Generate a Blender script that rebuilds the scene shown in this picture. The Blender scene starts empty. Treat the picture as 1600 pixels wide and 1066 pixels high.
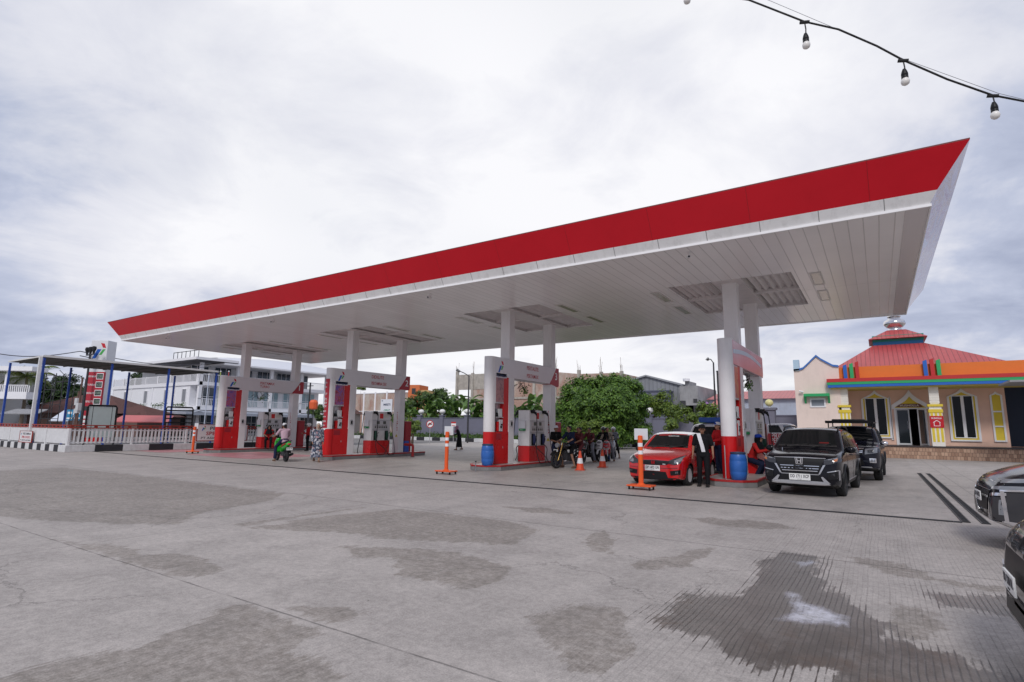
import bpy, bmesh, math, random
from math import sin, cos, pi, radians, sqrt
from mathutils import Vector, Matrix
from mathutils.bvhtree import BVHTree
random.seed(7)
SC = bpy.context.scene
COL = SC.collection
# ------------------------------------------------------------------ camera
EYE = 1.6; FPX = 861.57
_p, _r, _y = radians(8.867), radians(.705), radians(33.424)
FW = Vector((-sin(_y)*cos(_p), cos(_y)*cos(_p), sin(_p)))
_rt = Vector((cos(_y), sin(_y), 0)); _up = _rt.cross(FW)
RT = cos(_r)*_rt + sin(_r)*_up; UP = -sin(_r)*_rt + cos(_r)*_up
cam_data = bpy.data.cameras.new('camera'); cam = bpy.data.objects.new('camera', cam_data)
COL.objects.link(cam); SC.camera = cam
cam_data.sensor_width = 36; cam_data.lens = FPX*36/1600
cam_data.clip_start = .05; cam_data.clip_end = 6000
m = Matrix((RT, UP, -FW)).transposed().to_4x4(); m.translation = (0, 0, EYE); cam.matrix_world = m
# a point of the place from a place in the photograph and a known plane
def _ray(x, y): return FW + RT*((x-800)/FPX) - UP*((y-533)/FPX)
def onz(x, y, z=0):
    d = _ray(x, y); t = (z-EYE)/d.z; return Vector((0, 0, EYE)) + d*t
def ony(x, y, Y):
    d = _ray(x, y); t = Y/d.y; return Vector((0, 0, EYE)) + d*t
def onx(x, y, X):
    d = _ray(x, y); t = X/d.x; return Vector((0, 0, EYE)) + d*t
def atd(x, y, D):
    return Vector((0, 0, EYE)) + _ray(x, y)*D
# ------------------------------------------------------------------ world, sun, exposure
SUN_EL, SUN_AZ = radians(42), radians(163)      # compass: 0 = +Y, clockwise; light comes from here
w = bpy.data.worlds.new('World'); SC.world = w; w.use_nodes = True
nt = w.node_tree; N = nt.nodes; L = nt.links; N.clear()
def wn(t, **k):
    n = N.new(t)
    for a, b in k.items(): setattr(n, a, b)
    return n
def wmath(op, a, b=None, c=None):
    n = wn('ShaderNodeMath', operation=op)
    for i, v in enumerate((a, b, c)):
        if v is None: continue
        if isinstance(v, (int, float)): n.inputs[i].default_value = v
        else: L.new(v, n.inputs[i])
    return n.outputs[0]
sky = wn('ShaderNodeTexSky', sky_type='NISHITA', sun_disc=False, sun_elevation=SUN_EL, sun_rotation=SUN_AZ)
sky.air_density = 1.2; sky.dust_density = 2.5
bgs = wn('ShaderNodeBackground'); bgs.inputs[1].default_value = .10; L.new(sky.outputs[0], bgs.inputs[0])
tc = wn('ShaderNodeTexCoord'); sep = wn('ShaderNodeSeparateXYZ'); L.new(tc.outputs['Generated'], sep.inputs[0])
zz = wmath('ADD', wmath('MAXIMUM', sep.outputs[2], 0.0), .22)
cb = wn('ShaderNodeCombineXYZ')
L.new(wmath('DIVIDE', sep.outputs[0], zz), cb.inputs[0]); L.new(wmath('DIVIDE', sep.outputs[1], zz), cb.inputs[1]); 
def wnoise(scale, det, rough, dist, off):
    mp = wn('ShaderNodeMapping'); mp.inputs['Location'].default_value = off; L.new(cb.outputs[0], mp.inputs[0])
    n = wn('ShaderNodeTexNoise'); n.inputs['Scale'].default_value = scale; n.inputs['Detail'].default_value = det
    n.inputs['Roughness'].default_value = rough; n.inputs['Distortion'].default_value = dist
    L.new(mp.outputs[0], n.inputs['Vector']); return n.outputs[0]
n1 = wnoise(.9, 7, .55, .3, (3.1, 1.7, 0)); n2 = wnoise(2.6, 8, .6, .5, (7.7, 2.2, 1)); n3 = wnoise(.45, 3, .5, 0, (1.1, 5.2, 2))
def wdot(v):
    n = wn('ShaderNodeVectorMath', operation='DOT_PRODUCT'); L.new(tc.outputs['Generated'], n.inputs[0])
    n.inputs[1].default_value = v; return n.outputs['Value']
bright = _ray(760, 260).normalized(); dl = _ray(-60, 420).normalized(); dr = _ray(1640, 430).normalized()
fb = wn('ShaderNodeMapRange'); L.new(wdot(bright), fb.inputs[0])
fb.inputs[1].default_value = .58; fb.inputs[2].default_value = .92; fb.inputs[3].default_value = 0; fb.inputs[4].default_value = 1
# cloud value = bright side + soft structure
v = wmath('ADD', wmath('MULTIPLY', fb.outputs[0], .74), wmath('MULTIPLY', wmath('SUBTRACT', n1, .5), 1.9))
v = wmath('ADD', v, wmath('MULTIPLY', wmath('SUBTRACT', n2, .5), 1.0))
v = wmath('ADD', v, .28)
for dv, lo_, hi_, am in ((dl, .80, .99, .24), (dr, .86, .99, .17)):
    mr_ = wn('ShaderNodeMapRange'); L.new(wdot(dv), mr_.inputs[0]); mr_.inputs[1].default_value = lo_; mr_.inputs[2].default_value = hi_; mr_.inputs[4].default_value = am
    v = wmath('SUBTRACT', v, mr_.outputs[0])
ramp = wn('ShaderNodeValToRGB'); L.new(v, ramp.inputs[0])
els = ramp.color_ramp.elements
els[0].position = 0.0; els[0].color = (.31, .35, .48, 1)
els[1].position = 1.0; els[1].color = (.86, .86, .89, 1)
e = els.new(.35); e.color = (.47, .51, .64, 1)
e = els.new(.62); e.color = (.69, .70, .77, 1)
bgc = wn('ShaderNodeBackground'); bgc.inputs[1].default_value = 1.0; L.new(ramp.outputs[0], bgc.inputs[0])
cov = wn('ShaderNodeMapRange'); L.new(n3, cov.inputs[0])
cov.inputs[1].default_value = .30; cov.inputs[2].default_value = .48; cov.inputs[3].default_value = .80; cov.inputs[4].default_value = 1.0
mx = wn('ShaderNodeMixShader'); L.new(cov.outputs[0], mx.inputs[0]); L.new(bgs.outputs[0], mx.inputs[1]); L.new(bgc.outputs[0], mx.inputs[2])
wo = wn('ShaderNodeOutputWorld'); L.new(mx.outputs[0], wo.inputs[0])
sl = bpy.data.lights.new('sun', 'SUN'); sl.energy = 1.5; sl.angle = radians(14); sl.color = (1, .96, .92)
so = bpy.data.objects.new('sun', sl); COL.objects.link(so)
sd = Vector((sin(SUN_AZ)*cos(SUN_EL), cos(SUN_AZ)*cos(SUN_EL), sin(SUN_EL)))
so.rotation_euler = (-sd).to_track_quat('-Z', 'Y').to_euler()
SC.view_settings.view_transform = 'Standard'; SC.view_settings.look = 'None'
SC.view_settings.exposure = 0.16; SC.view_settings.gamma = 1
SC.view_settings.use_curve_mapping = False
# ------------------------------------------------------------------ helpers
def setp(o, label=None, cat=None, group=None, kind=None):
    if label: o['label'] = label
    if cat: o['category'] = cat
    if group: o['group'] = group
    if kind: o['kind'] = kind
    return o
def thing(name, label, cat, loc=(0, 0, 0), rz=0, group=None):
    o = bpy.data.objects.new(name, None); COL.objects.link(o)
    o.empty_display_size = .2
    o.location = loc; o.rotation_euler = (0, 0, rz)
    return setp(o, label, cat, group)
def copy_tree(o, parent=None):
    c = o.copy(); COL.objects.link(c); c.parent = parent
    for ch in [x for x in COL.objects if x.parent == o]: copy_tree(ch, c)
    return c
def frame(o, xd, yd):
    xd = Vector(xd).normalized(); yd = Vector(yd).normalized(); zd = xd.cross(yd)
    mm = Matrix((xd, yd, zd)).transposed().to_4x4(); mm.translation = Vector(o); return mm
class MB:
    def __init__(s): s.v = []; s.f = []; s.m = []
    def add(s, vs, fs, mat=0, M=None):
        b = len(s.v)
        s.v += [tuple(M @ Vector(p)) for p in vs] if M is not None else [tuple(p) for p in vs]
        s.f += [tuple(b+i for i in f) for f in fs]
        s.m += [mat]*len(fs) if isinstance(mat, int) else mat
        return s
    def box(s, a, b, mat=0, M=None):
        x0, y0, z0 = a; x1, y1, z1 = b
        if x0 > x1: x0, x1 = x1, x0
        if y0 > y1: y0, y1 = y1, y0
        if z0 > z1: z0, z1 = z1, z0
        vs = [(x0,y0,z0),(x1,y0,z0),(x1,y1,z0),(x0,y1,z0),(x0,y0,z1),(x1,y0,z1),(x1,y1,z1),(x0,y1,z1)]
        return s.add(vs, [(0,3,2,1),(4,5,6,7),(0,1,5,4),(1,2,6,5),(2,3,7,6),(3,0,4,7)], mat, M)
    def tube(s, pts, r, mat=0, seg=8, M=None, sq=1.0, cap=True):
        pts = [Vector(p) for p in pts]; n = len(pts)
        rs = r if isinstance(r, (list, tuple)) else [r]*n
        vs = []; fs = []; up = None
        for i, p in enumerate(pts):
            d = (pts[min(i+1, n-1)]-pts[max(i-1, 0)])
            d = d.normalized() if d.length > 1e-9 else Vector((0, 0, 1))
            if up is None:
                up = Vector((0, 0, 1)) if abs(d.z) < .9 else Vector((0, 1, 0))
            u = (up - d*up.dot(d)); u = u.normalized() if u.length > 1e-6 else d.orthogonal().normalized()
            up = u; w_ = d.cross(u)
            for k in range(seg):
                a = 2*pi*k/seg; vs.append(p + w_*(cos(a)*rs[i]*sq) + u*(sin(a)*rs[i]))
        for i in range(n-1):
            for k in range(seg):
                a = i*seg+k; b = i*seg+(k+1) % seg
                fs.append((a, b, b+seg, a+seg))
        if cap: fs.append(tuple(range(seg))[::-1]); fs.append(tuple((n-1)*seg+k for k in range(seg)))
        return s.add(vs, fs, mat, M)
    def cyl(s, a, b, r, mat=0, seg=16, r2=None, M=None):
        return s.tube([a, b], [r, r if r2 is None else r2], mat, seg, M)
    def lathe(s, prof, c=(0, 0, 0), axis='z', mat=0, seg=20, M=None, close=False):
        vs = []; fs = []; n = len(prof)
        for r, h in prof:
            for k in range(seg):
                a = 2*pi*k/seg; x, y = r*cos(a), r*sin(a)
                p = (x, y, h) if axis == 'z' else ((h, x, y) if axis == 'x' else (y, h, x))
                vs.append((p[0]+c[0], p[1]+c[1], p[2]+c[2]))
        for i in range(n-1 if not close else n):
            j = (i+1) % n
            for k in range(seg):
                k2 = (k+1) % seg
                fs.append((i*seg+k, i*seg+k2, j*seg+k2, j*seg+k))
        if not close:
            if prof[0][0] > 1e-5: fs.append(tuple(range(seg))[::-1])
            if prof[-1][0] > 1e-5: fs.append(tuple((n-1)*seg+k for k in range(seg)))
        return s.add(vs, fs, mat, M)
    def ell(s, c, r, mat=0, seg=12, rings=8, M=None, R=None):
        if isinstance(r, (int, float)): r = (r, r, r)
        vs = []; fs = []
        for i in range(rings+1):
            t = pi*i/rings
            for k in range(seg):
                a = 2*pi*k/seg
                p = Vector((r[0]*sin(t)*cos(a), r[1]*sin(t)*sin(a), -r[2]*cos(t)))
                if R is not None: p = R @ p
                vs.append((c[0]+p.x, c[1]+p.y, c[2]+p.z))
        for i in range(rings):
            for k in range(seg):
                k2 = (k+1) % seg
                fs.append((i*seg+k, i*seg+k2, (i+1)*seg+k2, (i+1)*seg+k))
        return s.add(vs, fs, mat, M)
    def prism(s, poly, d0, d1, mat=0, M=None):
        # poly in XY, extruded along Z from d0 to d1 (use M = frame(...) to orient)
        n = len(poly); vs = [(x, y, d0) for x, y in poly]+[(x, y, d1) for x, y in poly]
        ar = sum(poly[i][0]*poly[(i+1) % n][1]-poly[(i+1) % n][0]*poly[i][1] for i in range(n))
        if ar < 0: vs = [(x, y, d0) for x, y in poly[::-1]]+[(x, y, d1) for x, y in poly[::-1]]
        fs = [tuple(range(n))[::-1], tuple(range(n, 2*n))]+[(i, (i+1) % n, n+(i+1) % n, n+i) for i in range(n)]
        return s.add(vs, fs, mat, M)
    def ring(s, outer, inner, d0, d1, mat=0, M=None):
        # frame between two outlines with the same number of points
        n = len(outer); vs = []; fs = []
        for d in (d0, d1):
            vs += [(x, y, d) for x, y in outer]+[(x, y, d) for x, y in inner]
        for i in range(n):
            j = (i+1) % n
            fs += [(i, n+i, n+j, j), (2*n+i, 2*n+j, 3*n+j, 3*n+i), (i, j, 2*n+j, 2*n+i), (n+i, 3*n+i, 3*n+j, n+j)]
        return s.add(vs, fs, mat, M)
    def text(s, txt, w_, h, M, mat=0, depth=.004, bold=.0, res=2, x0=0.0):
        vs, fs = text_mesh(txt, bold, res)
        X0 = min(v_[0] for v_ in vs); X1 = max(v_[0] for v_ in vs); Y0 = min(v_[1] for v_ in vs); Y1 = max(v_[1] for v_ in vs)
        sy = h/(Y1-Y0); sx = w_/(X1-X0) if w_ else sy
        return s.add([((a-X0)*sx+x0, (b-Y0)*sy, (1 if c > 0 else 0)*depth) for a, b, c in vs], fs, mat, M)
    def build(s, name, mats, parent=None, smooth=None, bevel=0, recalc=True):
        me = bpy.data.meshes.new(name); me.from_pydata(s.v, [], s.f)
        for mt in (mats if isinstance(mats, (list, tuple)) else [mats]): me.materials.append(mt)
        if any(s.m): me.polygons.foreach_set('material_index', s.m)
        if recalc:
            bm = bmesh.new(); bm.from_mesh(me); bmesh.ops.recalc_face_normals(bm, faces=bm.faces); bm.to_mesh(me); bm.free()
        if smooth:
            me.polygons.foreach_set('use_smooth', [True]*len(me.polygons)); me.set_sharp_from_angle(angle=radians(smooth))
        o = bpy.data.objects.new(name, me); COL.objects.link(o)
        if parent: o.parent = parent
        if bevel:
            b = o.modifiers.new('bevel', 'BEVEL'); b.width = bevel; b.segments = 2; b.limit_method = 'ANGLE'; b.angle_limit = radians(40)
        return o
_tc = {}
def text_mesh(txt, bold, res):
    k = (txt, bold, res)
    if k not in _tc:
        cu = bpy.data.curves.new('lettering', 'FONT'); cu.body = txt; cu.extrude = .01; cu.offset = bold; cu.resolution_u = res
        cu.space_line = 1.0; cu.align_x = 'LEFT'
        ob = bpy.data.objects.new('lettering', cu); COL.objects.link(ob)
        bpy.context.view_layer.update()
        me = bpy.data.meshes.new_from_object(ob.evaluated_get(bpy.context.evaluated_depsgraph_get()))
        _tc[k] = ([tuple(v_.co) for v_ in me.vertices], [tuple(p.vertices) for p in me.polygons])
        bpy.data.objects.remove(ob); bpy.data.curves.remove(cu); bpy.data.meshes.remove(me)
    return _tc[k]
def tag_mesh(o, label, cat, group=None): return setp(o, label, cat, group)
def structure(o): o['kind'] = 'structure'; return o
# ------------------------------------------------------------------ materials
_mats = {}
def mat(name, col, rough=.6, metal=0, spec=.5, var=0, vscale=4, bump=0, bscale=40, coat=0, trans=0, ior=1.45, dirt=0, emis=None):
    if name in _mats: return _mats[name]
    mt = bpy.data.materials.new(name); mt.use_nodes = True; t = mt.node_tree; b = t.nodes['Principled BSDF']
    b.inputs['Base Color'].default_value = (*col, 1); b.inputs['Roughness'].default_value = rough
    b.inputs['Metallic'].default_value = metal; b.inputs['Specular IOR Level'].default_value = spec
    b.inputs['Coat Weight'].default_value = coat; b.inputs['Transmission Weight'].default_value = trans; b.inputs['IOR'].default_value = ior
    b.inputs['Coat Roughness'].default_value = .04
    if emis: b.inputs['Emission Color'].default_value = (*emis, 1); b.inputs['Emission Strength'].default_value = 1
    if var or bump or dirt:
        g = t.nodes.new('ShaderNodeNewGeometry')
    if var:
        n = t.nodes.new('ShaderNodeTexNoise'); n.inputs['Scale'].default_value = vscale; n.inputs['Detail'].default_value = 6; n.inputs['Roughness'].default_value = .65
        t.links.new(g.outputs['Position'], n.inputs['Vector'])
        r = t.nodes.new('ShaderNodeMapRange'); t.links.new(n.outputs[0], r.inputs[0])
        r.inputs[1].default_value = .3; r.inputs[2].default_value = .7; r.inputs[3].default_value = 1-var; r.inputs[4].default_value = 1+var*.5
        mul = t.nodes.new('ShaderNodeVectorMath'); mul.operation = 'SCALE'; mul.inputs[0].default_value = col
        t.links.new(r.outputs[0], mul.inputs['Scale']); out = mul.outputs[0]
        if dirt:
            n2_ = t.nodes.new('ShaderNodeTexNoise'); n2_.inputs['Scale'].default_value = 1.3; n2_.inputs['Detail'].default_value = 8; n2_.inputs['Roughness'].default_value = .7
            mp = t.nodes.new('ShaderNodeMapping'); mp.inputs['Scale'].default_value = (4, 4, .7)
            t.links.new(g.outputs['Position'], mp.inputs[0]); t.links.new(mp.outputs[0], n2_.inputs['Vector'])
            r2 = t.nodes.new('ShaderNodeMapRange'); t.links.new(n2_.outputs[0], r2.inputs[0]); r2.inputs[1].default_value = .5; r2.inputs[2].default_value = .75; r2.inputs[3].default_value = 0; r2.inputs[4].default_value = dirt
            mxc = t.nodes.new('ShaderNodeMix'); mxc.data_type = 'RGBA'; t.links.new(r2.outputs[0], mxc.inputs[0]); t.links.new(out, mxc.inputs[6]); mxc.inputs[7].default_value = (.16, .14, .12, 1); out = mxc.outputs[2]
        t.links.new(out, b.inputs['Base Color'])
        rr = t.nodes.new('ShaderNodeMapRange'); t.links.new(n.outputs[0], rr.inputs[0]); rr.inputs[3].default_value = max(0, rough-.08); rr.inputs[4].default_value = min(1, rough+.1)
        t.links.new(rr.outputs[0], b.inputs['Roughness'])
    if bump:
        n = t.nodes.new('ShaderNodeTexNoise'); n.inputs['Scale'].default_value = bscale; n.inputs['Detail'].default_value = 4
        t.links.new(g.outputs['Position'], n.inputs['Vector'])
        bp = t.nodes.new('ShaderNodeBump'); bp.inputs['Strength'].default_value = bump; bp.inputs['Distance'].default_value = .01
        t.links.new(n.outputs[0], bp.inputs['Height']); t.links.new(bp.outputs[0], b.inputs['Normal'])
    _mats[name] = mt; return mt
WHITE = mat('white_paint', (.78, .76, .76), .35, var=.06, vscale=1.5, dirt=.12)
PANELW = mat('white_sign_panel', (.74, .73, .75), .22, var=.03)
REDP = mat('red_panel', (.60, .012, .014), .28, var=.10, vscale=2)
REDDK = mat('deep_red_paint', (.33, .012, .02), .4, var=.15)
BLACK = mat('black_rubber', (.012, .012, .013), .6)
BLKP = mat('black_plastic', (.011, .011, .012), .45, spec=.3)
CHROME = mat('chrome', (.8, .8, .82), .12, metal=1)
STEEL = mat('grey_steel', (.35, .35, .37), .4, metal=.7, var=.2)
DKSTEEL = mat('dark_steel', (.06, .06, .065), .5, metal=.4, var=.3)
ORANGE = mat('orange_plastic', (.80, .11, .02), .4, var=.08)
REFW = mat('white_tape', (.82, .82, .84), .35)
BLUEB = mat('blue_barrel_plastic', (.03, .13, .45), .35, var=.12, vscale=8)
GLASSD = mat('dark_glass', (.008, .009, .010), .05, spec=.45)
BLUEP = mat('blue_paint', (.03, .09, .42), .45, var=.1)
LOGOR = mat('emblem_red', (.55, .02, .03), .35); LOGOB = mat('emblem_blue', (.02, .12, .50), .35); LOGOG = mat('emblem_green', (.08, .42, .10), .35)
INKR = mat('red_ink', (.45, .02, .03), .4); INKK = mat('black_ink', (.03, .03, .04), .4); INKW = mat('white_ink', (.85, .85, .85), .4)
KERBW = mat('kerb_white', (.66, .66, .66), .7, var=.15, dirt=.25); KERBB = mat('kerb_black', (.03, .03, .035), .7, var=.3)
CONC = mat('island_concrete', (.22, .215, .215), .8, var=.2, bump=.3)
def emblem(mb, M, h, mi=(0, 1, 2)):
    # three slanted bars: red on top, long blue, short green
    s_ = h
    mb.prism([(.46*s_, 1.0*s_), (.70*s_, .96*s_), (.82*s_, .68*s_), (.62*s_, .70*s_)], 0, .006, mi[0], M)
    mb.prism([(0, 0), (.22*s_, 0), (.54*s_, .60*s_), (.28*s_, .60*s_)], 0, .006, mi[1], M)
    mb.prism([(.42*s_, .24*s_), (.58*s_, .24*s_), (.80*s_, .60*s_), (.62*s_, .60*s_)], 0, .006, mi[2], M)
# ------------------------------------------------------------------ ground
import numpy as np
def lin(a, b, st): return [a+i*(b-a)/max(1, round((b-a)/st)) for i in range(max(1, round((b-a)/st))+1)]
gx = [-1500, -700, -300, -150, -90, -60, -45, -36, -30]+lin(-26, -12, .16)[0:]+lin(-12, 2.6, .07)[1:]+[3.2, 4.5, 7, 12, 20, 35, 70, 160, 400, 900, 1500]
gy = [-400, -100, -30, -10, -3, 0]+lin(.9, 9.6, .07)+[10.5, 12, 15, 20, 27, 36, 48, 60, 80, 120, 200, 400, 900, 1800]
nx, ny = len(gx), len(gy)
GX, GY = np.meshgrid(np.array(gx), np.array(gy))
P2 = np.stack([GX.ravel(), GY.ravel()], 1)
def sdist(poly):
    poly = np.array(poly, float); n = len(poly); ins = np.zeros(len(P2), bool); dm = np.full(len(P2), 1e9)
    for i in range(n):
        a = poly[i]; b = poly[(i+1) % n]; ab = b-a; ap = P2-a
        t = np.clip((ap@ab)/max(ab@ab, 1e-9), 0, 1); q = ap-t[:, None]*ab; dm = np.minimum(dm, np.hypot(q[:, 0], q[:, 1]))
        c = ((a[1] > P2[:, 1]) != (b[1] > P2[:, 1]))
        xx = (b[0]-a[0])*(P2[:, 1]-a[1])/((b[1]-a[1]) if abs(b[1]-a[1]) > 1e-9 else 1e-9)+a[0]
        ins ^= c & (P2[:, 0] < xx)
    return np.where(ins, dm, -dm)
wet = [[(-1.75,4.86),(-1.75,5.6),(-1.45,6.0),(-1.32,5.93),(-1.22,6.46),(-1.3,7.69),(-1.17,8.35),(-.73,8.42),(-.68,7.85),(-.7,7.3),(-.41,6.54),(-.12,5.92),(.04,5.51),(.42,5.29),(.67,5.1),(.72,4.6),(.6,3.6),(-.3,3.5),(-.39,4.2),(-.41,4.5),(-.61,4.43),(-.83,4.32),(-1.03,4.5),(-1.27,4.65),(-1.53,4.65)],
       [(.34,7.18),(.68,7.42),(1.3,7.7),(1.3,6.4),(.92,6.66),(.7,6.81),(.39,6.75)], [(.9,4.9),(1.3,5.3),(1.6,4.2),(.8,4.1)]]
pud = [[(-.92,6.41),(-.79,6.45),(-.72,6.17),(-.47,5.97),(-.33,5.92),(-.33,5.6),(-.55,5.54),(-.87,5.46),(-.77,5.84)], [(-1.0,7.9),(-.8,8.2),(-.72,8.0),(-.9,7.6)]]
damp = [[(-2.6,4.37),(-2.49,4.78),(-2.09,4.95),(-1.79,4.49),(-1.62,4.06),(-1.66,3.65),(-1.89,3.49),(-2.2,3.87),(-2.41,4.05)],
        [(-3.81,7.97),(-3.78,8.49),(-3.22,7.67),(-3.05,6.93),(-3.42,7.14)], [(-2.59,6.54),(-2.41,7.18),(-2.03,7.69),(-1.98,6.9),(-2.33,6.46)],
        [(-9.63,3.16),(-8.8,3.37),(-8.36,3.57),(-7.74,3.46),(-7.1,3.82),(-6.22,3.61),(-6.02,3.27),(-6.36,3.18),(-7.5,3.16)],
        [(-8.26,5.26),(-8.24,5.63),(-8.34,6.57),(-7.92,8.11),(-5.47,8.25),(-4.49,7.78),(-4.37,6.68),(-5.57,6.05),(-6.65,5.83)],
        [(-6.32,5.22),(-5.62,5.49),(-4.82,5.85),(-3.69,5.64),(-3.43,5.01),(-3.58,4.61),(-4.43,4.58),(-4.98,5.08),(-5.54,4.87)],
        [(-24,4.0),(-24,7.9),(-19.72,8.2),(-11.8,8.2),(-10.84,7.28),(-10.41,5.65),(-9.42,4.72),(-10.59,4.02),(-11.92,3.4),(-16,3.3)],
        [(-4.79,1.2),(-4.76,1.72),(-4.6,2.1),(-4.92,2.92),(-4.83,3.1),(-4.19,3.05),(-3.8,3.06),(-3.72,2.72),(-3.01,2.7),(-2.6,2.4),(-2.6,1.2)],
        [(-4.52,3.21),(-4.37,3.43),(-3.89,3.61),(-3.71,3.3),(-3.75,3.18)], [(-2.55,6.76),(-2.23,7.66),(-1.99,8.2),(-1.96,7.35),(-2.2,6.59),(-2.43,6.43)],
        [(-.42,8.65),(.01,8.65),(.44,8.01),(1.05,7.94),(.9,7.68),(.42,7.76),(-.07,7.89)], [(-8.8,5.2),(-8.75,6.5),(-8.65,7.9),(-8.5,7.9),(-8.55,6.3),(-8.45,5.2)],
        [(-.1,5.5),(.0,6.6),(.25,6.6),(.35,6.0),(.2,5.6)], [(-3.1,10.6),(-1.6,11),(-1.0,10.2),(-2.4,9.9)], [(-6.5,9.6),(-5.4,10.2),(-4.6,9.7),(-5.6,9.3)]]
def field(ps):
    r = np.full(len(P2), -2.0)
    for p in ps: r = np.maximum(r, sdist(p))
    return np.clip(r, -1, 1)
me = bpy.data.meshes.new('ground')
fs = [(j*nx+i, j*nx+i+1, (j+1)*nx+i+1, (j+1)*nx+i) for j in range(ny-1) for i in range(nx-1)]
me.from_pydata([(x, y, 0) for x, y in P2.tolist()], [], fs)
for nm, ps in (('wet', wet), ('puddle', pud), ('damp', damp)):
    a = me.attributes.new(nm, 'FLOAT', 'POINT'); a.data.foreach_set('value', field(ps).astype(np.float32))
ground = bpy.data.objects.new('ground', me); COL.objects.link(ground); ground['kind'] = 'structure'
gm = bpy.data.materials.new('poured_concrete'); gm.use_nodes = True; me.materials.append(gm)
t = gm.node_tree; N = t.nodes; L = t.links; B = N['Principled BSDF']
def gn(tp, **k):
    n = N.new(tp)
    for a, b in k.items(): setattr(n, a, b)
    return n
def gmth(op, *a, clamp=False):
    n = gn('ShaderNodeMath', operation=op); n.use_clamp = clamp
    for i, v in enumerate(a):
        if isinstance(v, (int, float)): n.inputs[i].default_value = v
        else: L.new(v, n.inputs[i])
    return n.outputs[0]
def gmr(v, a, b, c=0, d=1, sm=False):
    n = gn('ShaderNodeMapRange'); L.new(v, n.inputs[0])
    if sm: n.interpolation_type = 'SMOOTHSTEP'
    for i, q in enumerate((a, b, c, d)):
        if isinstance(q, (int, float)): n.inputs[i+1].default_value = q
        else: L.new(q, n.inputs[i+1])
    return n.outputs[0]
geo = gn('ShaderNodeNewGeometry'); sp = gn('ShaderNodeSeparateXYZ'); L.new(geo.outputs['Position'], sp.inputs[0]); X, Y = sp.outputs[0], sp.outputs[1]
def gnoise(sc, det=6, rough=.6, scale=(1, 1, 1), dist=0, off=(0, 0, 0)):
    mp = gn('ShaderNodeMapping'); mp.inputs['Scale'].default_value = scale; mp.inputs['Location'].default_value = off; L.new(geo.outputs['Position'], mp.inputs[0])
    n = gn('ShaderNodeTexNoise'); n.inputs['Scale'].default_value = sc; n.inputs['Detail'].default_value = det; n.inputs['Roughness'].default_value = rough; n.inputs['Distortion'].default_value = dist
    L.new(mp.outputs[0], n.inputs['Vector']); return n.outputs[0]
def att(nm):
    n = gn('ShaderNodeAttribute'); n.attribute_name = nm; return n.outputs['Fac']
big = gnoise(.35, 4); med = gnoise(1.6, 8, .7); fine = gnoise(14, 8, .75); grit = gnoise(70, 4, .8); streak = gnoise(1.2, 6, .7, (1.2, .12, 1)); strx = gnoise(2.2, 7, .7, (.2, 1.2, 1), 0, (5, 3, 1))
edge = gmth('ADD', gmth('MULTIPLY', gmth('SUBTRACT', gnoise(3.2, 8, .72, (1, .5, 1)), .5), .75), gmth('MULTIPLY', gmth('SUBTRACT', gnoise(30, 4, .6, (1, .12, 1)), .5), .16))
val = gmth('MULTIPLY', gmr(big, .3, .7, .90, 1.06), gmr(med, .25, .75, .85, 1.13))
val = gmth('MULTIPLY', val, gmr(fine, .40, .60, .86, 1.09)); val = gmth('MULTIPLY', val, gmr(grit, .38, .62, .80, 1.16))
val = gmth('MULTIPLY', val, gmr(streak, .35, .75, 1.03, .92)); val = gmth('MULTIPLY', val, gmr(strx, .3, .7, .96, 1.04))
# slab on the left poured at a different time
slab = gmth('MULTIPLY', gmth('LESS_THAN', Y, 8.3), gmth('LESS_THAN', X, -8.9)); val = gmth('MULTIPLY', val, gmr(slab, 0, 1, 1, .97))
fore = gmth('MULTIPLY', gmth('GREATER_THAN', Y, 13.2), gmth('MULTIPLY', gmth('LESS_THAN', X, 1.2), gmth('GREATER_THAN', X, -36.5)))
val = gmth('MULTIPLY', val, gmr(fore, 0, 1, 1, .97))  # shade of the canopy put into the floor colour
# broom grooves along Y
per = .047
wob = gmth('MULTIPLY', gmth('SUBTRACT', gnoise(.8, 2), .5), .05)
ph = gmth('FRACT', gmth('DIVIDE', gmth('ADD', gmth('ADD', X, 200.0), wob), per))
groove = gmr(gmth('ABSOLUTE', gmth('SUBTRACT', ph, .5)), .05, .17, 1, 0, True)
gw = gn('ShaderNodeTexWhiteNoise', noise_dimensions='1D'); L.new(gmth('FLOOR', gmth('DIVIDE', gmth('ADD', gmth('ADD', X, 200.0), wob), per)), gw.inputs['W']); grand = gw.outputs[0]
broken = gmr(gnoise(6, 5, .75, (1, .35, 1), 0, (1, 8, 2)), .36, .56, .25, 1)
dampf = gmth('MULTIPLY', gmr(gmth('ADD', att('damp'), edge), -.02, .035, 0, 1), gmr(gnoise(7, 6, .8), .35, .62, 1.05, .45))
gmask = gmth('MULTIPLY', gmth('LESS_THAN', Y, 13.0), gmth('GREATER_THAN', Y, -3.0))
gpatch = gmr(gnoise(.9, 5, .65, (1.6, .35, 1), 0, (2, 7, 0)), .40, .62, .0, 1, True)
rightm = gmr(X, -2.4, -.9, 0, 1, True); nearm = gmr(Y, 2.2, 4.2, .6, 0.12)
gmask = gmth('MULTIPLY', gmask, gmth('MAXIMUM', gmth('MAXIMUM', gmth('MULTIPLY', gpatch, nearm), gmth('MULTIPLY', gmth('MULTIPLY', dampf, .75), gmr(Y, 3.6, 4.6, 1, .15))), gmth('MULTIPLY', rightm, gmr(gnoise(1.3, 5, .6, (1, .3, 1)), .35, .6, .35, .95))))
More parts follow.
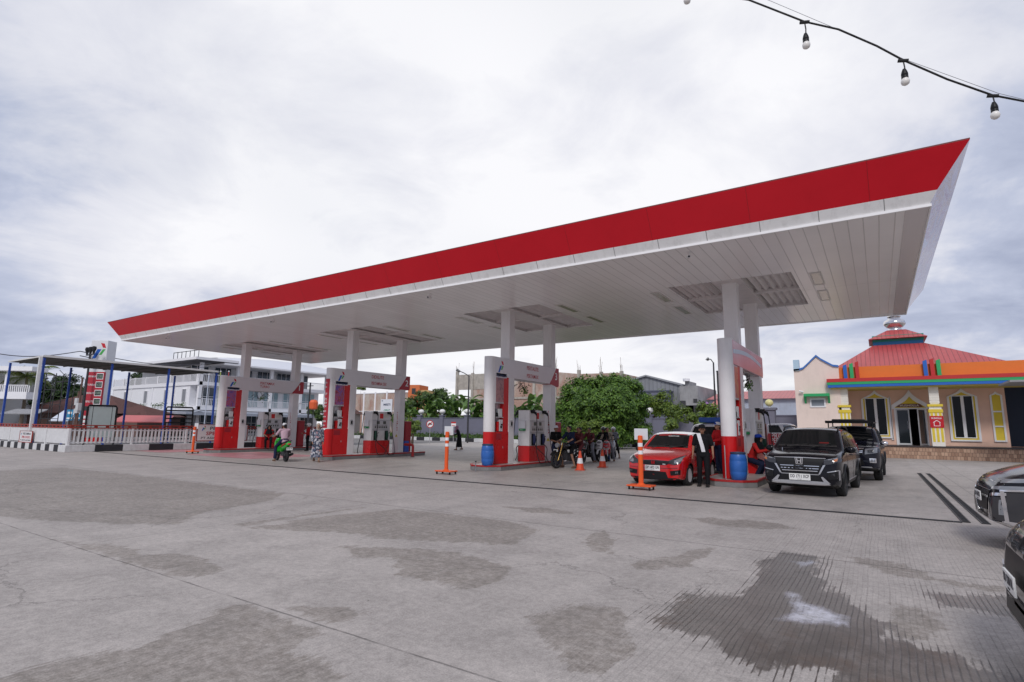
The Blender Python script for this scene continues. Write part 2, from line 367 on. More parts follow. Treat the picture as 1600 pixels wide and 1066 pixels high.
wetf = gmr(gmth('ADD', gmth('ADD', att('wet'), gmth('MULTIPLY', edge, 1.25)), gmth('MULTIPLY', gmth('MULTIPLY', groove, gmth('ADD', gmth('MULTIPLY', grand, .15), .02)), 1.0)), -.03, .05, 0, 1)
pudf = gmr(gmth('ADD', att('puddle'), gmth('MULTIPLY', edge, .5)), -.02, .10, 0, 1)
groove = gmth('MULTIPLY', gmth('MULTIPLY', groove, broken), gmth('MAXIMUM', gmth('MULTIPLY', gmask, gmr(grand, 0, 1, .35, .9)), gmth('MULTIPLY', wetf, .95)))
val = gmth('MULTIPLY', val, gmr(gmth('MULTIPLY', groove, gmth('ADD', 1.0, gmth('MULTIPLY', wetf, .55))), 0, 1.55, 1, .42))
# joints
def line(c, pos, wd): return gmr(gmth('ABSOLUTE', gmth('SUBTRACT', c, pos)), wd*.4, wd, 1, 0)
jw = gmth('MULTIPLY', gmth('SUBTRACT', gnoise(1.5, 3), .5), .03)
Yj = gmth('ADD', Y, jw); Xj = gmth('ADD', X, jw)
jn = gmth('MULTIPLY', line(Yj, 3.14, .014), gmr(gnoise(2.5, 3, .5, (1, 1, 1), 0, (9, 1, 0)), .35, .55, .15, 1))
jn = gmth('MAXIMUM', jn, gmth('MULTIPLY', line(Yj, 8.3, .03), .6))
jn = gmth('MAXIMUM', jn, gmth('MULTIPLY', line(Xj, -8.9, .02), gmth('MULTIPLY', .5, gmth('LESS_THAN', Y, 13.0))))
jn = gmth('MAXIMUM', jn, gmth('MULTIPLY', line(Xj, 1.9, .02), .5))
jf = gmth('ABSOLUTE', gmth('SUBTRACT', gmth('FRACT', gmth('DIVIDE', gmth('ADD', Xj, 100.0), 5.0)), .5))
jn = gmth('MAXIMUM', jn, gmth('MULTIPLY', gmr(jf, .002, .005, .45, 0), gmth('GREATER_THAN', Y, 13.3)))
val = gmth('MULTIPLY', val, gmr(jn, 0, 1, 1, .45))
lightband = gmth('MULTIPLY', gmr(gmth('ABSOLUTE', gmth('SUBTRACT', Y, 3.25)), .05, .22, .08, 0), 1.0); val = gmth('ADD', val, lightband)
blot = gmr(gnoise(.95, 9, .78, (1, .8, 1), .4, (12, 5, 3)), .50, .62, 1, .88); blot2 = gmr(gnoise(3.1, 8, .8, (1, .7, 1), .2, (2, 15, 3)), .54, .62, 1, .90); pale = gmr(gnoise(1.7, 8, .8, (.6, 1, 1), .3, (22, 5, 3)), .56, .66, 1, 1.08)
val = gmth('MULTIPLY', gmth('MULTIPLY', val, blot), gmth('MULTIPLY', blot2, pale))
crk = gn('ShaderNodeTexVoronoi', feature='DISTANCE_TO_EDGE'); crk.inputs['Scale'].default_value = .22; cmp_ = gn('ShaderNodeVectorMath', operation='ADD'); cnz = gn('ShaderNodeTexNoise'); cnz.inputs['Scale'].default_value = 1.3; cnz.inputs['Detail'].default_value = 7; cnz.inputs['Roughness'].default_value = .7; L.new(geo.outputs['Position'], cnz.inputs['Vector']); L.new(geo.outputs['Position'], cmp_.inputs[0]); L.new(cnz.outputs['Color'], cmp_.inputs[1]); L.new(cmp_.outputs[0], crk.inputs['Vector'])
val = gmth('MULTIPLY', val, gmr(gmth('MULTIPLY', gmr(crk.outputs['Distance'], .0012, .004, 1, 0), gmr(gnoise(.5, 3, .5, (1, 1, 1), 0, (8, 8, 1)), .46, .56, 0, 1)), 0, 1, 1, .62))
# dark specks, gum
vor = gn('ShaderNodeTexVoronoi'); vor.inputs['Scale'].default_value = 2.3; L.new(geo.outputs['Position'], vor.inputs['Vector'])
val = gmth('MULTIPLY', val, gmr(vor.outputs['Distance'], .018, .030, .45, 1))
vor2 = gn('ShaderNodeTexVoronoi'); vor2.inputs['Scale'].default_value = 7.3; L.new(geo.outputs['Position'], vor2.inputs['Vector'])
val = gmth('MULTIPLY', val, gmr(vor2.outputs['Distance'], .03, .05, .72, 1))
# tyre marks, oil under the canopy
oil = gmth('MULTIPLY', fore, gmr(gnoise(.7, 6, .7, (1.5, .5, 1), .3, (4, 4, 4)), .5, .72, 0, .3)); val = gmth('MULTIPLY', val, gmth('SUBTRACT', 1.0, oil))
base = gn('ShaderNodeVectorMath', operation='SCALE'); base.inputs[0].default_value = (.425, .386, .357); L.new(val, base.inputs['Scale'])
def gmix(f, a, b):
    n = gn('ShaderNodeMix', data_type='RGBA'); L.new(f, n.inputs[0])
    for q, i in ((a, 6), (b, 7)):
        if isinstance(q, tuple): n.inputs[i].default_value = (*q, 1)
        else: L.new(q, n.inputs[i])
    return n.outputs[2]
dcol = gn('ShaderNodeVectorMath', operation='MULTIPLY'); L.new(base.outputs[0], dcol.inputs[0]); dcol.inputs[1].default_value = (.575, .55, .51)
c1 = gmix(gmth('MULTIPLY', dampf, .90), base.outputs[0], dcol.outputs[0])
wcol = gn('ShaderNodeVectorMath', operation='MULTIPLY'); L.new(base.outputs[0], wcol.inputs[0]); wcol.inputs[1].default_value = (.43, .415, .40)
c2 = gmix(wetf, c1, wcol.outputs[0])
inner = gmth('MULTIPLY', gmth('MULTIPLY', wetf, gmr(gnoise(2.6, 8, .78, (1, .6, 1), 0, (6, 2, 0)), .42, .56, .05, .7)), gmth('MULTIPLY', gmr(Y, 5.0, 6.2, 1, .12, True), gmth('MULTIPLY', gmr(X, -1.3, -.8, .1, 1, True), gmr(X, .1, .7, 1, .3, True)))); c2 = gmix(inner, c2, (.050, .038, .028))
rust = gmth('MULTIPLY', gmth('MULTIPLY', wetf, gmr(gnoise(1.9, 7, .7, (1, 1, 1), 0, (3, 3, 0)), .52, .7, 0, .55)), gmth('LESS_THAN', Y, 5.6)); c2 = gmix(rust, c2, (.12, .07, .04))
sky_sheen = gmth('MULTIPLY', pudf, gmr(gnoise(9, 8, .8), .38, .60, .25, .95)); c3 = gmix(sky_sheen, c2, (.50, .49, .56))  # pale sky reflection painted into the puddle's colour
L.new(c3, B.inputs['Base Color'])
rgh = gmr(wetf, 0, 1, .78, .34); rgh = gmth('SUBTRACT', rgh, gmth('MULTIPLY', pudf, .28)); rgh = gmth('SUBTRACT', rgh, gmth('MULTIPLY', dampf, .08)); rgh = gmth('SUBTRACT', rgh, gmth('MULTIPLY', fore, .2)); L.new(rgh, B.inputs['Roughness'])
hgt = gmth('SUBTRACT', gmth('ADD', gmth('MULTIPLY', fine, .25), gmth('MULTIPLY', grit, .18)), gmth('ADD', gmth('MULTIPLY', groove, .6), jn))
hgt = gmth('MULTIPLY', hgt, gmr(pudf, 0, 1, 1, 0))
bp = gn('ShaderNodeBump'); bp.inputs['Strength'].default_value = .5; bp.inputs['Distance'].default_value = .008; L.new(hgt, bp.inputs['Height']); L.new(bp.outputs[0], B.inputs['Normal'])
# painted zone by the first islands, drains
pm = mat('faded_red_floor_paint', (.50, .22, .24), .5, var=.35, vscale=1.2)
mb = MB()
for a, b in ((-35.6, -32.6), (-30.0, -24.2)): mb.box((a, 15.0, .004), (b, 19, .006))
structure(mb.build('floor_paint', pm))
lm = mat('worn_white_line', (.60, .59, .58), .7, var=.5, vscale=5)
mb = MB(); mb.box((-19.0, 18.2, .004), (-16.0, 18.28, .006)); mb.box((-15.8, 24.2, .004), (-12.0, 24.28, .006)); mb.box((-9.2, 16.6, .004), (-8.2, 16.67, .006)); mb.box((-29, 17.4, .004), (-26, 17.5, .006))
structure(mb.build('road_marking', lm))
def drain(a, b, horiz, label):
    t_ = thing('drain_channel', label, 'drain', (a[0], a[1], 0))
    x1, y1 = b[0]-a[0], b[1]-a[1]
    mb = MB(); mb.box((0, 0, .003), (x1, y1, .007)); mb.build('grate', mat('drain_dark', (.008, .008, .009), .8), t_)
    mb = MB()
    if horiz:
        mb.box((0, -.02, .003), (x1, 0, .014)); mb.box((0, y1, .003), (x1, y1+.02, .014))
        x = .5
        while x < x1: mb.box((x, 0, .006), (x+.015, y1, .012)); x += .5
    else:
        mb.box((-.02, 0, .003), (0, y1, .014)); mb.box((x1, 0, .003), (x1+.02, y1, .014))
        y = .5
        while y < y1: mb.box((0, y, .006), (x1, y+.015, .012)); y += .5
    mb.build('rim', DKSTEEL, t_)
drain((-36, 13.02), (1.12, 13.10), True, 'long thin drain crossing the concrete in front of all the pump islands')
drain((1.14, 13.1), (1.23, 27.4), False, 'left of two parallel dark drains beside the black cars')
drain((1.42, 13.1), (1.51, 27.4), False, 'right of two parallel dark drains, nearer the prayer house side')
# ------------------------------------------------------------------ canopy
CX0, CX1, CY0, CY1, CZ = -36.4, 1.24, 13.97, 26.9, 6.3
can = thing('canopy', 'huge flat filling station canopy with slanting red edge and white slatted underside', 'canopy', (-17.5, 20.4, 0))
def cadd(mb, nm, ms, **k):
    o = mb.build(nm, ms, can, **k); o.data.transform(Matrix.Translation((17.5, -20.4, 0))); return o
sm = bpy.data.materials.new('soffit_strip_metal'); sm.use_nodes = True
t = sm.node_tree; N = t.nodes; L = t.links; B = N['Principled BSDF']
geo = gn('ShaderNodeNewGeometry'); sp = gn('ShaderNodeSeparateXYZ'); L.new(geo.outputs['Position'], sp.inputs[0])
fr = gmth('ABSOLUTE', gmth('SUBTRACT', gmth('FRACT', gmth('DIVIDE', gmth('ADD', sp.outputs[0], 100.0), .30)), .5))
gap = gmr(fr, .015, .04, 1, 0); 
cell = gn('ShaderNodeTexWhiteNoise', noise_dimensions='1D'); L.new(gmth('FLOOR', gmth('ADD', gmth('DIVIDE', gmth('ADD', sp.outputs[0], 100.0), .30), .5)), cell.inputs['W'])
yj = gmr(gmth('ABSOLUTE', gmth('SUBTRACT', sp.outputs[1], 20.6)), .008, .02, 1, 0); gap = gmth('MAXIMUM', gap, gmth('MULTIPLY', yj, .7))
vv = gmth('MULTIPLY', gmr(gap, 0, 1, 1, .68), gmr(cell.outputs[0], 0, 1, .965, 1.02)); vv = gmth('MULTIPLY', vv, gmr(gnoise(.5, 5, .6), .3, .7, .95, 1.03))
bs = gn('ShaderNodeVectorMath', operation='SCALE'); bs.inputs[0].default_value = (.93, .905, .90); L.new(vv, bs.inputs['Scale']); L.new(bs.outputs[0], B.inputs['Base Color'])
B.inputs['Roughness'].default_value = .24; B.inputs['Specular IOR Level'].default_value = .8
bp = gn('ShaderNodeBump'); bp.inputs['Strength'].default_value = .5; bp.inputs['Distance'].default_value = .01; bp.invert = True; L.new(gap, bp.inputs['Height']); L.new(bp.outputs[0], B.inputs['Normal'])
cols_x = [-3.73, -12.48, -21.9, -31.3]
rec = [(x-1.87, x+1.87) for x in cols_x]; RY0, RY1 = 17.95, 23.05
mb = MB()
xs = [CX1]
for a, b in rec: xs += [b, a]
xs.append(CX0)
for i in range(len(xs)-1):
    a, b = xs[i+1], xs[i]
    if (a, b) in [(q[0], q[1]) for q in rec]:
        mb.box((a, CY0, CZ), (b, RY0, CZ+.06)); mb.box((a, RY1, CZ), (b, CY1, CZ+.06))
    else: mb.box((a, CY0, CZ), (b, CY1, CZ+.06))
cadd(mb, 'soffit', sm)
for a, b in rec:     # corrugated roof seen inside the four openings, and their upstands
    mb = MB()
    n = 14; vs = []; fs = []
    for k in range(n*6+1):
        x = a+(b-a)*k/(n*6); z = CZ+.14+.05*cos(2*pi*k/6/ .875)
        vs += [(x, RY0, z), (x, RY1, z)]
    for k in range(n*6): fs.append((2*k, 2*k+1, 2*k+3, 2*k+2))
    mb.add(vs, fs)
    mb.box((a-.02, RY0, CZ+.05), (a, RY1, CZ+.35)); mb.box((b, RY0, CZ+.05), (b+.02, RY1, CZ+.35)); mb.box((a, RY0-.02, CZ+.05), (b, RY0, CZ+.35)); mb.box((a, RY1, CZ+.05), (b, RY1+.02, CZ+.35))
    mb.box((a, 20.4, CZ+.04), (b, 20.6, CZ+.16)); mb.box((.5*(a+b)-.45, RY0, CZ+.002), (.5*(a+b)+.45, 19.2, CZ+.05)); mb.box((.5*(a+b)-.45, 19.2, CZ+.002), (.5*(a+b)+.45, RY1, CZ+.05))
    cadd(mb, 'corrugated_opening', mat('roof_sheet_underside', (.72, .68, .67), .45, var=.1), smooth=50, recalc=False)
mb = MB()     # white edge lip and gutter band
def loopband(mb, x0, x1, y0, y1, z0, X0, X1, Y0, Y1, z1, mi=0, sides='FRBL'):
    lo = [(x0, y0, z0), (x1, y0, z0), (x1, y1, z0), (x0, y1, z0)]; hi = [(X0, Y0, z1), (X1, Y0, z1), (X1, Y1, z1), (X0, Y1, z1)]
    for i, s_ in enumerate('FRBL'):
        if s_ in sides: j = (i+1) % 4; mb.add([lo[i], lo[j], hi[j], hi[i]], [(0, 1, 2, 3)], mi)
for (a, b, c, d) in (((CX0-.03), CY0-.04, CX1+.03, CY0), ((CX0-.03), CY1, CX1+.03, CY1+.04), (CX0-.03, CY0, CX0, CY1), (CX1, CY0, CX1+.03, CY1)):
    mb.box((a, b, CZ-.03), (c, d, CZ+.03))
cadd(mb, 'edge_lip', mat('white_trim', (.86, .86, .86), .3))
GX0, GX1, GY0, GY1, GZ = CX0-.14, CX1+.14, CY0-.13, CY1+.13, CZ+.27
FX0, FX1, FY0, FY1, FZ = CX0-.69, CX1+.69, 13.4, CY1+.57, 7.33
mb = MB(); loopband(mb, CX0, CX1, CY0, CY1, CZ+.03, GX0, GX1, GY0, GY1, GZ, 0, 'FLB')
x = CX0+.6
while x < CX1-.2:       # cover strips between the band's sheets
    mb.add([(x, CY0-.004, CZ+.03), (x+.015, CY0-.004, CZ+.03), (x+.015, GY0-.004, GZ), (x, GY0-.004, GZ)], [(0, 1, 2, 3)], 1); x += 1.25
cadd(mb, 'gutter_band', [mat('white_gutter', (.80, .79, .78), .3, var=.1, vscale=1, dirt=.25), mat('seam_grey', (.25, .25, .25), .5)])
mb = MB(); loopband(mb, GX0, GX1, GY0, GY1, GZ, FX0, FX1, FY0, FY1, FZ, 0, 'FLB')
x = CX0
while x < CX1:
    mb.add([(x, GY0-.003, GZ), (x+.008, GY0-.003, GZ), (x+.008, FY0-.003, FZ), (x, FY0-.003, FZ)], [(0, 1, 2, 3)], 1); x += 2.44
cadd(mb, 'fascia', [mat('red_fascia', (.60, .010, .022), .36, spec=.3, var=.07, vscale=.8), mat('fascia_seam', (.28, .008, .012), .4)])
# printed right-hand fascia: glossy wavy colours
pf = bpy.data.materials.new('printed_fascia'); pf.use_nodes = True; t = pf.node_tree; N = t.nodes; L = t.links; B = N['Principled BSDF']
geo = gn('ShaderNodeNewGeometry'); nz = gnoise(.8, 4, .6, (1, .5, 2.2), 2.2); rp = gn('ShaderNodeValToRGB'); L.new(nz, rp.inputs[0])
q = rp.color_ramp.elements; q[0].position = .2; q[0].color = (.22, .28, .52, 1); q[1].position = .8; q[1].color = (.66, .58, .66, 1)
for p_, c_ in ((.36, (.52, .50, .62)), (.44, (.40, .10, .14)), (.5, (.60, .52, .62)), (.56, (.55, .30, .16)), (.63, (.58, .48, .62))): e = q.new(p_); e.color = (*c_, 1)
L.new(rp.outputs[0], B.inputs['Base Color']); B.inputs['Roughness'].default_value = .12
mb = MB(); loopband(mb, CX0, CX1, CY0, CY1, CZ+.03, GX0, GX1, GY0, GY1, GZ, 0, 'R'); loopband(mb, GX0, GX1, GY0, GY1, GZ, FX0, FX1, FY0, FY1, FZ, 0, 'R')
cadd(mb, 'printed_fascia', pf)
mb = MB(); mb.box((CX1-.42, CY0+.02, CZ-.008), (CX1-.02, CY1-.02, CZ-.003)); cadd(mb, 'mirror_strip', mat('polished_strip', (.66, .62, .64), .25, metal=.25))
mb = MB(); mb.box((FX0, FY0, FZ), (FX1, FY1, FZ+.03)); mb.box((CX0, CY0, CZ+.42), (CX1, CY1, CZ+.5))
cadd(mb, 'roof', mat('canopy_roof', (.16, .03, .03), .6))
for x in cols_x:
    for yy in (18.6, 22.05):
        mb = MB(); mb.box((x-.22, yy-.2, .1), (x+.22, yy+.2, CZ+.2)); mb.box((x-.24, yy-.22, CZ-.02), (x+.24, yy+.22, CZ+.01)); cadd(mb, 'column', WHITE, bevel=.015)
for x in cols_x:     # recessed lights either side of each opening
    for sx in (-1, 1):
        for y0, y1 in ((18.35, 20.05), (20.9, 22.65)):
            a = x+sx*2.47
            mb = MB(); mb.ring([(a-.16, y0), (a+.16, y0), (a+.16, y1), (a-.16, y1)], [(a-.11, y0+.12), (a+.11, y0+.12), (a+.11, y1-.12), (a-.11, y1-.12)], CZ-.012, CZ-.002)
            o = cadd(mb, 'light_frame', mat('light_frame', (.66, .64, .60), .4))
            mb = MB(); mb.box((a-.11, y0+.12, CZ-.006), (a+.11, y1-.12, CZ-.003)); g = cadd(mb, 'light_glass', mat('light_lens', (.42, .42, .36), .12, spec=.8)); g.parent = o
for i, x in enumerate((-3.92, -13.14, -22.5, -32.04)):
    c = thing('security_camera', ['small white camera hanging at the front edge of the canopy beside the rightmost red car', 'small camera under the canopy edge above island three', 'small camera under the canopy edge above island two', 'small camera under the canopy edge, leftmost above island one'][i], 'camera', (x, 14.5, CZ), .3, 'cameras under the canopy edge')
    mb = MB(); mb.cyl((0, 0, -.10), (0, 0, 0), .02); mb.box((-.05, -.05, -.015), (.05, .05, 0)); mb.build('bracket', WHITE, c)
    mb = MB(); mb.tube([(0, -.14, -.16), (0, .08, -.12)], .04, 0, 12); mb.build('camera_body', WHITE, c, smooth=40); mb = MB(); mb.cyl((0, -.15, -.162), (0, -.139, -.16), .028); mb.build('lens', BLACK, c)
# ------------------------------------------------------------------ pump islands
def vcol(nm, stops, scale=1.6, rough=.3, dist=1.5):
    if nm in _mats: return _mats[nm]
    global t, N, L, geo
    pf = bpy.data.materials.new(nm); pf.use_nodes = True; t = pf.node_tree; N = t.nodes; L = t.links; B = N['Principled BSDF']
    geo = gn('ShaderNodeNewGeometry'); nz = gnoise(scale, 5, .6, (1, 1, 1), dist, (len(nm), 3, 1)); rp = gn('ShaderNodeValToRGB'); L.new(nz, rp.inputs[0])
    q = rp.color_ramp.elements; q[0].position = stops[0][0]; q[0].color = (*stops[0][1], 1); q[1].position = stops[-1][0]; q[1].color = (*stops[-1][1], 1)
    for p_, c_ in stops[1:-1]: e = q.new(p_); e.color = (*c_, 1)
    L.new(rp.outputs[0], B.inputs['Base Color']); B.inputs['Roughness'].default_value = rough; _mats[nm] = pf; return pf
POST_A = vcol('crowd_poster_print', [(.25, (.05, .04, .20)), (.42, (.16, .08, .34)), (.5, (.35, .12, .30)), (.6, (.40, .04, .06)), (.75, (.10, .02, .10))], 5)
POST_B = vcol('dusk_poster_print', [(.25, (.08, .06, .12)), (.45, (.30, .14, .16)), (.55, (.45, .22, .20)), (.75, (.12, .08, .20))], 4)
POST_C = vcol('flame_poster_print', [(.25, (.10, .20, .45)), (.4, (.45, .08, .10)), (.52, (.62, .22, .08)), (.62, (.45, .08, .10)), (.8, (.50, .30, .34))], 1.3)
BEAM_C = vcol('pink_beam_print', [(.25, (.60, .55, .62)), (.40, (.66, .48, .52)), (.5, (.64, .38, .42)), (.65, (.60, .33, .37)), (.9, (.60, .42, .40))], .55, .2, .6)
GREENL = mat('green_label', (.02, .25, .08), .4); METAL = mat('brushed_metal', (.55, .55, .56), .35, metal=.6, var=.1)
PUMPW = mat('pump_white', (.76, .74, .73), .3, var=.08, vscale=3, dirt=.2)
NOZG = mat('green_nozzle', (.01, .06, .035), .4); NOZB = mat('blue_nozzle', (.02, .03, .10), .4)
IY = 16.5
pnames = ['rightmost', 'third', 'second', 'leftmost']
spec = [
 dict(num='4', lines=None, beam='print', isl='rightmost concrete pump island between the red hatchback and the black people carrier', por='portal sign with faded pink printing on a tall white rounded pylon', pump='white fuel pump beside the kneeling attendant with black headscarf', poster=POST_C),
 dict(num='3', lines=('PERTALITE', 'PERTAMAX'), isl='concrete pump island with a blue barrel on its end and motorbikes queueing beside it', por='white portal sign with red end numbered 3 over the pump by the motorbikes', pump='white fuel pump with blue nozzles, left of the white-capped attendant and motorbikes', poster=POST_B),
 dict(num='2', lines=('DEXLITE', 'PERTAMINA DEX'), isl='concrete pump island under the sign numbered 2, right of the walking woman', por='white portal sign with red end numbered 2 and red lettered rounded pylon', pump='white fuel pump with green nozzles left of the cabinet with blue foot', poster=POST_A),
 dict(num='1', lines=('PERTAMAX', 'TURBO'), isl='leftmost concrete pump island behind the green scooter', por='white portal sign with red end numbered 1, the leftmost', pump='white fuel pump under the sign numbered 1, behind the green scooter', poster=POST_A)]
BEAMZ0, BEAMZ1 = 3.55, 4.31
FX = lambda o: frame(o, (0, 1, 0), (0, 0, 1))       # plane that faces +X
FY = lambda o: frame(o, (1, 0, 0), (0, 0, 1))       # plane that faces -Y
def portal(i, xc):
    s = spec[i]; pr = s.get('beam') == 'print'
    P_ = thing('pump_portal', s['por'], 'portal sign', (xc, IY, 0), 0, 'portal signs over the fuel pumps')
    # pylon nose: half-round shell
    def nose(z0, z1, r=.215):
        pts = [(r*cos(a), .87+r*sin(a)) for a in [pi+pi*k/14 for k in range(15)]]+[(r, 1.0), (-r, 1.0)]
        return pts
    mb = MB(); mb.prism(nose(0, 0), 1.41, BEAMZ1 if not pr else 4.33); mb.build('pylon_nose', WHITE, P_, smooth=30)
    mb = MB(); mb.prism(nose(0, 0, .218), .2, 1.41); mb.box((-.218, .98, .2), (.218, 1.9, 1.41)); mb.box((-.2, 1.56, 1.41), (.2, 1.9, BEAMZ0)); mb.build('red_base', REDP, P_, smooth=30)
    if i == 2:
        mb = MB(); pts = [(.221*cos(a), .87+.221*sin(a)) for a in [pi*1.02+pi*.72*k/14 for k in range(15)]]
        vs = [(x, y, z) for z in (1.45, 3.78) for x, y in pts]; mb.add(vs, [(k, k+1, 16+k, 15+k) for k in range(14)])
        st = mb.build('sticker', mat('red_sticker', (.42, .015, .03), .35), P_)
        mb = MB()
        for txt, z, h, ww in (('MYPE', 3.55, .06, .13), ('PROMO', 3.35, .06, .15), ('KUY', 3.0, .11, .22), ('SITS', 2.74, .12, .24), ('ADAPTIF', 2.58, .10, .25), ('HEMAT', 2.42, .10, .24), ('BBM', 2.2, .07, .2), ('AMAN', 1.95, .06, .2), ('NYAMAN', 1.72, .09, .24), ('SPBU', 1.55, .05, .18)):
            mb.text(txt, ww, h, FY((-ww/2-.02, .87-.2255, z)), 0, .003)
        mb.build('lettering', INKW, st)
        mb = MB(); mb.box((-.2, .87-.224, 1.36), (.1, .87-.2225, 1.42)); mb.build('white_strip', INKW, P_)
    # middle core, poster box, niche
    mb = MB(); mb.box((-.03, .98, 1.41), (.03, 1.56, 2.54)); mb.box((-.2, .98, 2.54), (.2, 1.56, BEAMZ0)); mb.box((-.205, .98, 1.95), (.205, 1.56, 1.985)); mb.box((-.205, .98, 2.50), (.205, 1.57, 2.54)); mb.box((-.03, .95, 1.38), (.215, 1.0, 2.5))
    mb.build('niche_shelves', METAL, P_, bevel=.004)
    for sx in (1, -1):
        mb = MB(); mb.box((sx*.2, 1.0, 2.56), (sx*.212, 1.54, 3.5)); p = mb.build('poster', s['poster'], P_)
        if i in (2, 3) and sx == 1:
            mb = MB()
            rnd = random.Random(i)
            for k in range(14):
                y = 1.05+rnd.random()*.44; z = 2.62+rnd.random()*.42; mb.ell((.213, y, z+.1), (.003, .02, .026), 0, 8, 6); mb.box((.212, y-.02, z-.04), (.2155, y+.02, z+.07), 0)
            mb.build('printed_figures', mat('poster_figures', (.45, .12, .16), .4, var=.5, vscale=20), p)
    mb = MB(); mb.box((.035, 1.06, 1.99), (.20, 1.20, 2.14)); mb.box((.035, 1.26, 1.99), (.2, 1.48, 2.30), 1); mb.box((.04, 1.18, 1.43), (.19, 1.28, 1.80), 2); mb.box((.04, 1.30, 1.43), (.2, 1.52, 1.88), 1)
    mb.build('stored_boxes', [BLKP, mat('pale_box', (.62, .62, .63), .4, var=.2, vscale=9), REDP], P_, bevel=.006)
    mb = MB(); mb.cyl((.205, 1.4, 1.6), (.22, 1.4, 1.6), .05, 0, 16); mb.box((.2, 1.39, 1.66), (.222, 1.48, 1.72)); mb.build('socket', BLKP, P_)
    mb = MB(); mb.box((.219, 1.5, .78), (.226, 1.53, .86), 0); mb.box((.219, 1.05, 1.12), (.222, 1.42, 1.35), 1); mb.build('lock_plate', [METAL, mat('dull_red_plate', (.33, .012, .02), .4)], P_)
    # beam
    y0, y1 = .9, 6.07
    mb = MB()
    if pr:
        mb.prism([(y0, BEAMZ0), (y1-.9, BEAMZ0), (y1-.1, BEAMZ0-.02), (y1, BEAMZ0+.1), (y1, BEAMZ1-.05), (y1-.06, BEAMZ1), (y0, BEAMZ1)], -.225, .225, 0, frame((0, 0, 0), (0, 1, 0), (0, 0, 1)))
        bm_ = mb.build('beam', BEAM_C, P_, bevel=.02)
        mb = MB(); n_ = 16; up_ = [(y0+.05+(y1-y0-.4)*k/n_, BEAMZ0+.40+.20*sin(pi*(.1+.8*k/n_))) for k in range(n_+1)]; mb.prism(up_+[(a, b-.13) for a, b in up_[::-1]], .2245, .228, 0, frame((0, 0, 0), (0, 1, 0), (0, 0, 1))); mb.build('blue_arc', mat('pale_blue_print', (.46, .62, .72), .3), bm_)
    else:
        mb.prism([(y0, BEAMZ0), (y1-.85, BEAMZ0), (y1-.25, BEAMZ1), (y0, BEAMZ1)], -.222, .222, 0, frame((0, 0, 0), (0, 1, 0), (0, 0, 1)))
        bm_ = mb.build('beam', PANELW, P_, bevel=.012)
        mb = MB(); dn = BEAMZ0-.10 if i == 1 else BEAMZ0-.01
        mb.prism([(y1-.845, BEAMZ0-.005), (y1-.3, dn), (y1-.05, dn), (y1, dn+.08), (y1, BEAMZ1), (y1-.245, BEAMZ1)], -.224, .224, 0, frame((0, 0, 0), (0, 1, 0), (0, 0, 1)))
        e_ = mb.build('red_end', mat('sign_red', (.40, .02, .035), .3), P_, bevel=.01)
        mb = MB(); mb.text(s['num'], None, .34, FX((.2245, y1-.36, BEAMZ0+.2)), 0, .004, .012); mb.build('number', INKW, e_)
        mb = MB(); emblem(mb, FX((.2225, 1.12, BEAMZ0+.16)), .46); mb.build('emblem', [LOGOR, LOGOB, LOGOG], bm_)
        mb = MB(); mb.text('PERTAMINA', .66, .11, FX((.2225, 1.02, BEAMZ0-.02)), 0, .003, .01); mb.box((.2, 1.0, BEAMZ0-.04), (.222, 1.72, BEAMZ0+.13), 1); mb.build('brand_lettering', [mat('navy_ink', (.03, .05, .14), .4), PANELW], bm_)
        mb = MB(); a, b = s['lines']
        if i == 3:
            mb.text(a, .95, .15, FX((.2225, 3.0, BEAMZ0+.42)), 0, .003, .012); mb.text(b, .62, .15, FX((.2225, 3.0, BEAMZ0+.22)), 0, .003, .012)
        else:
            mb.text(a, .95 if i == 1 else .85, .17, FX((.2225, 3.25, BEAMZ0+.45)), 0, .003, .012); mb.text(b, .95 if i == 1 else 1.05, .16, FX((.2225, 3.25, BEAMZ0+.12)), 0, .003, .012)
        mb.build('fuel_lettering', INKR, bm_)
    # shallow seam and underside light
    mb = MB(); mb.box((-.12, 2.5, BEAMZ0-.03), (.12, 5.0, BEAMZ0-.004)); mb.build('underside_tray', METAL, P_)
    # dark junction box on the column
    mb = MB(); mb.box((.222, 2.0, 1.62), (.26, 2.14, 1.86)); mb.box((.26, 2.02, 1.66), (.268, 2.12, 1.8), 1); mb.build('switch_box', [mat('grey_box', (.35, .35, .36), .5), BLKP], P_, bevel=.004)
    # vertical writing and triangle on the rear column
    mb = MB()
    for k, ch in enumerate('SOLUSI ENERGI' if False else 'PERTAMINA'):
        mb.text(ch, None, .085, FY((.05, 5.348, 2.25-.115*k)), 0, .003, .01)
    mb.build('column_lettering', INKR, P_)
    mb = MB(); mb.prism([(-.09, 0), (.09, 0), (0, .16)], 0, .004, 0, FY((.06, 5.347, 1.0))); mb.prism([(-.012, .04), (.012, .04), (.012, .1), (-.012, .1)], .004, .007, 1, FY((.06, 5.347, 1.0)))
    mb.build('warning_sign', [mat('warning_yellow', (.65, .55, .05), .5), INKK], P_)
    return P_
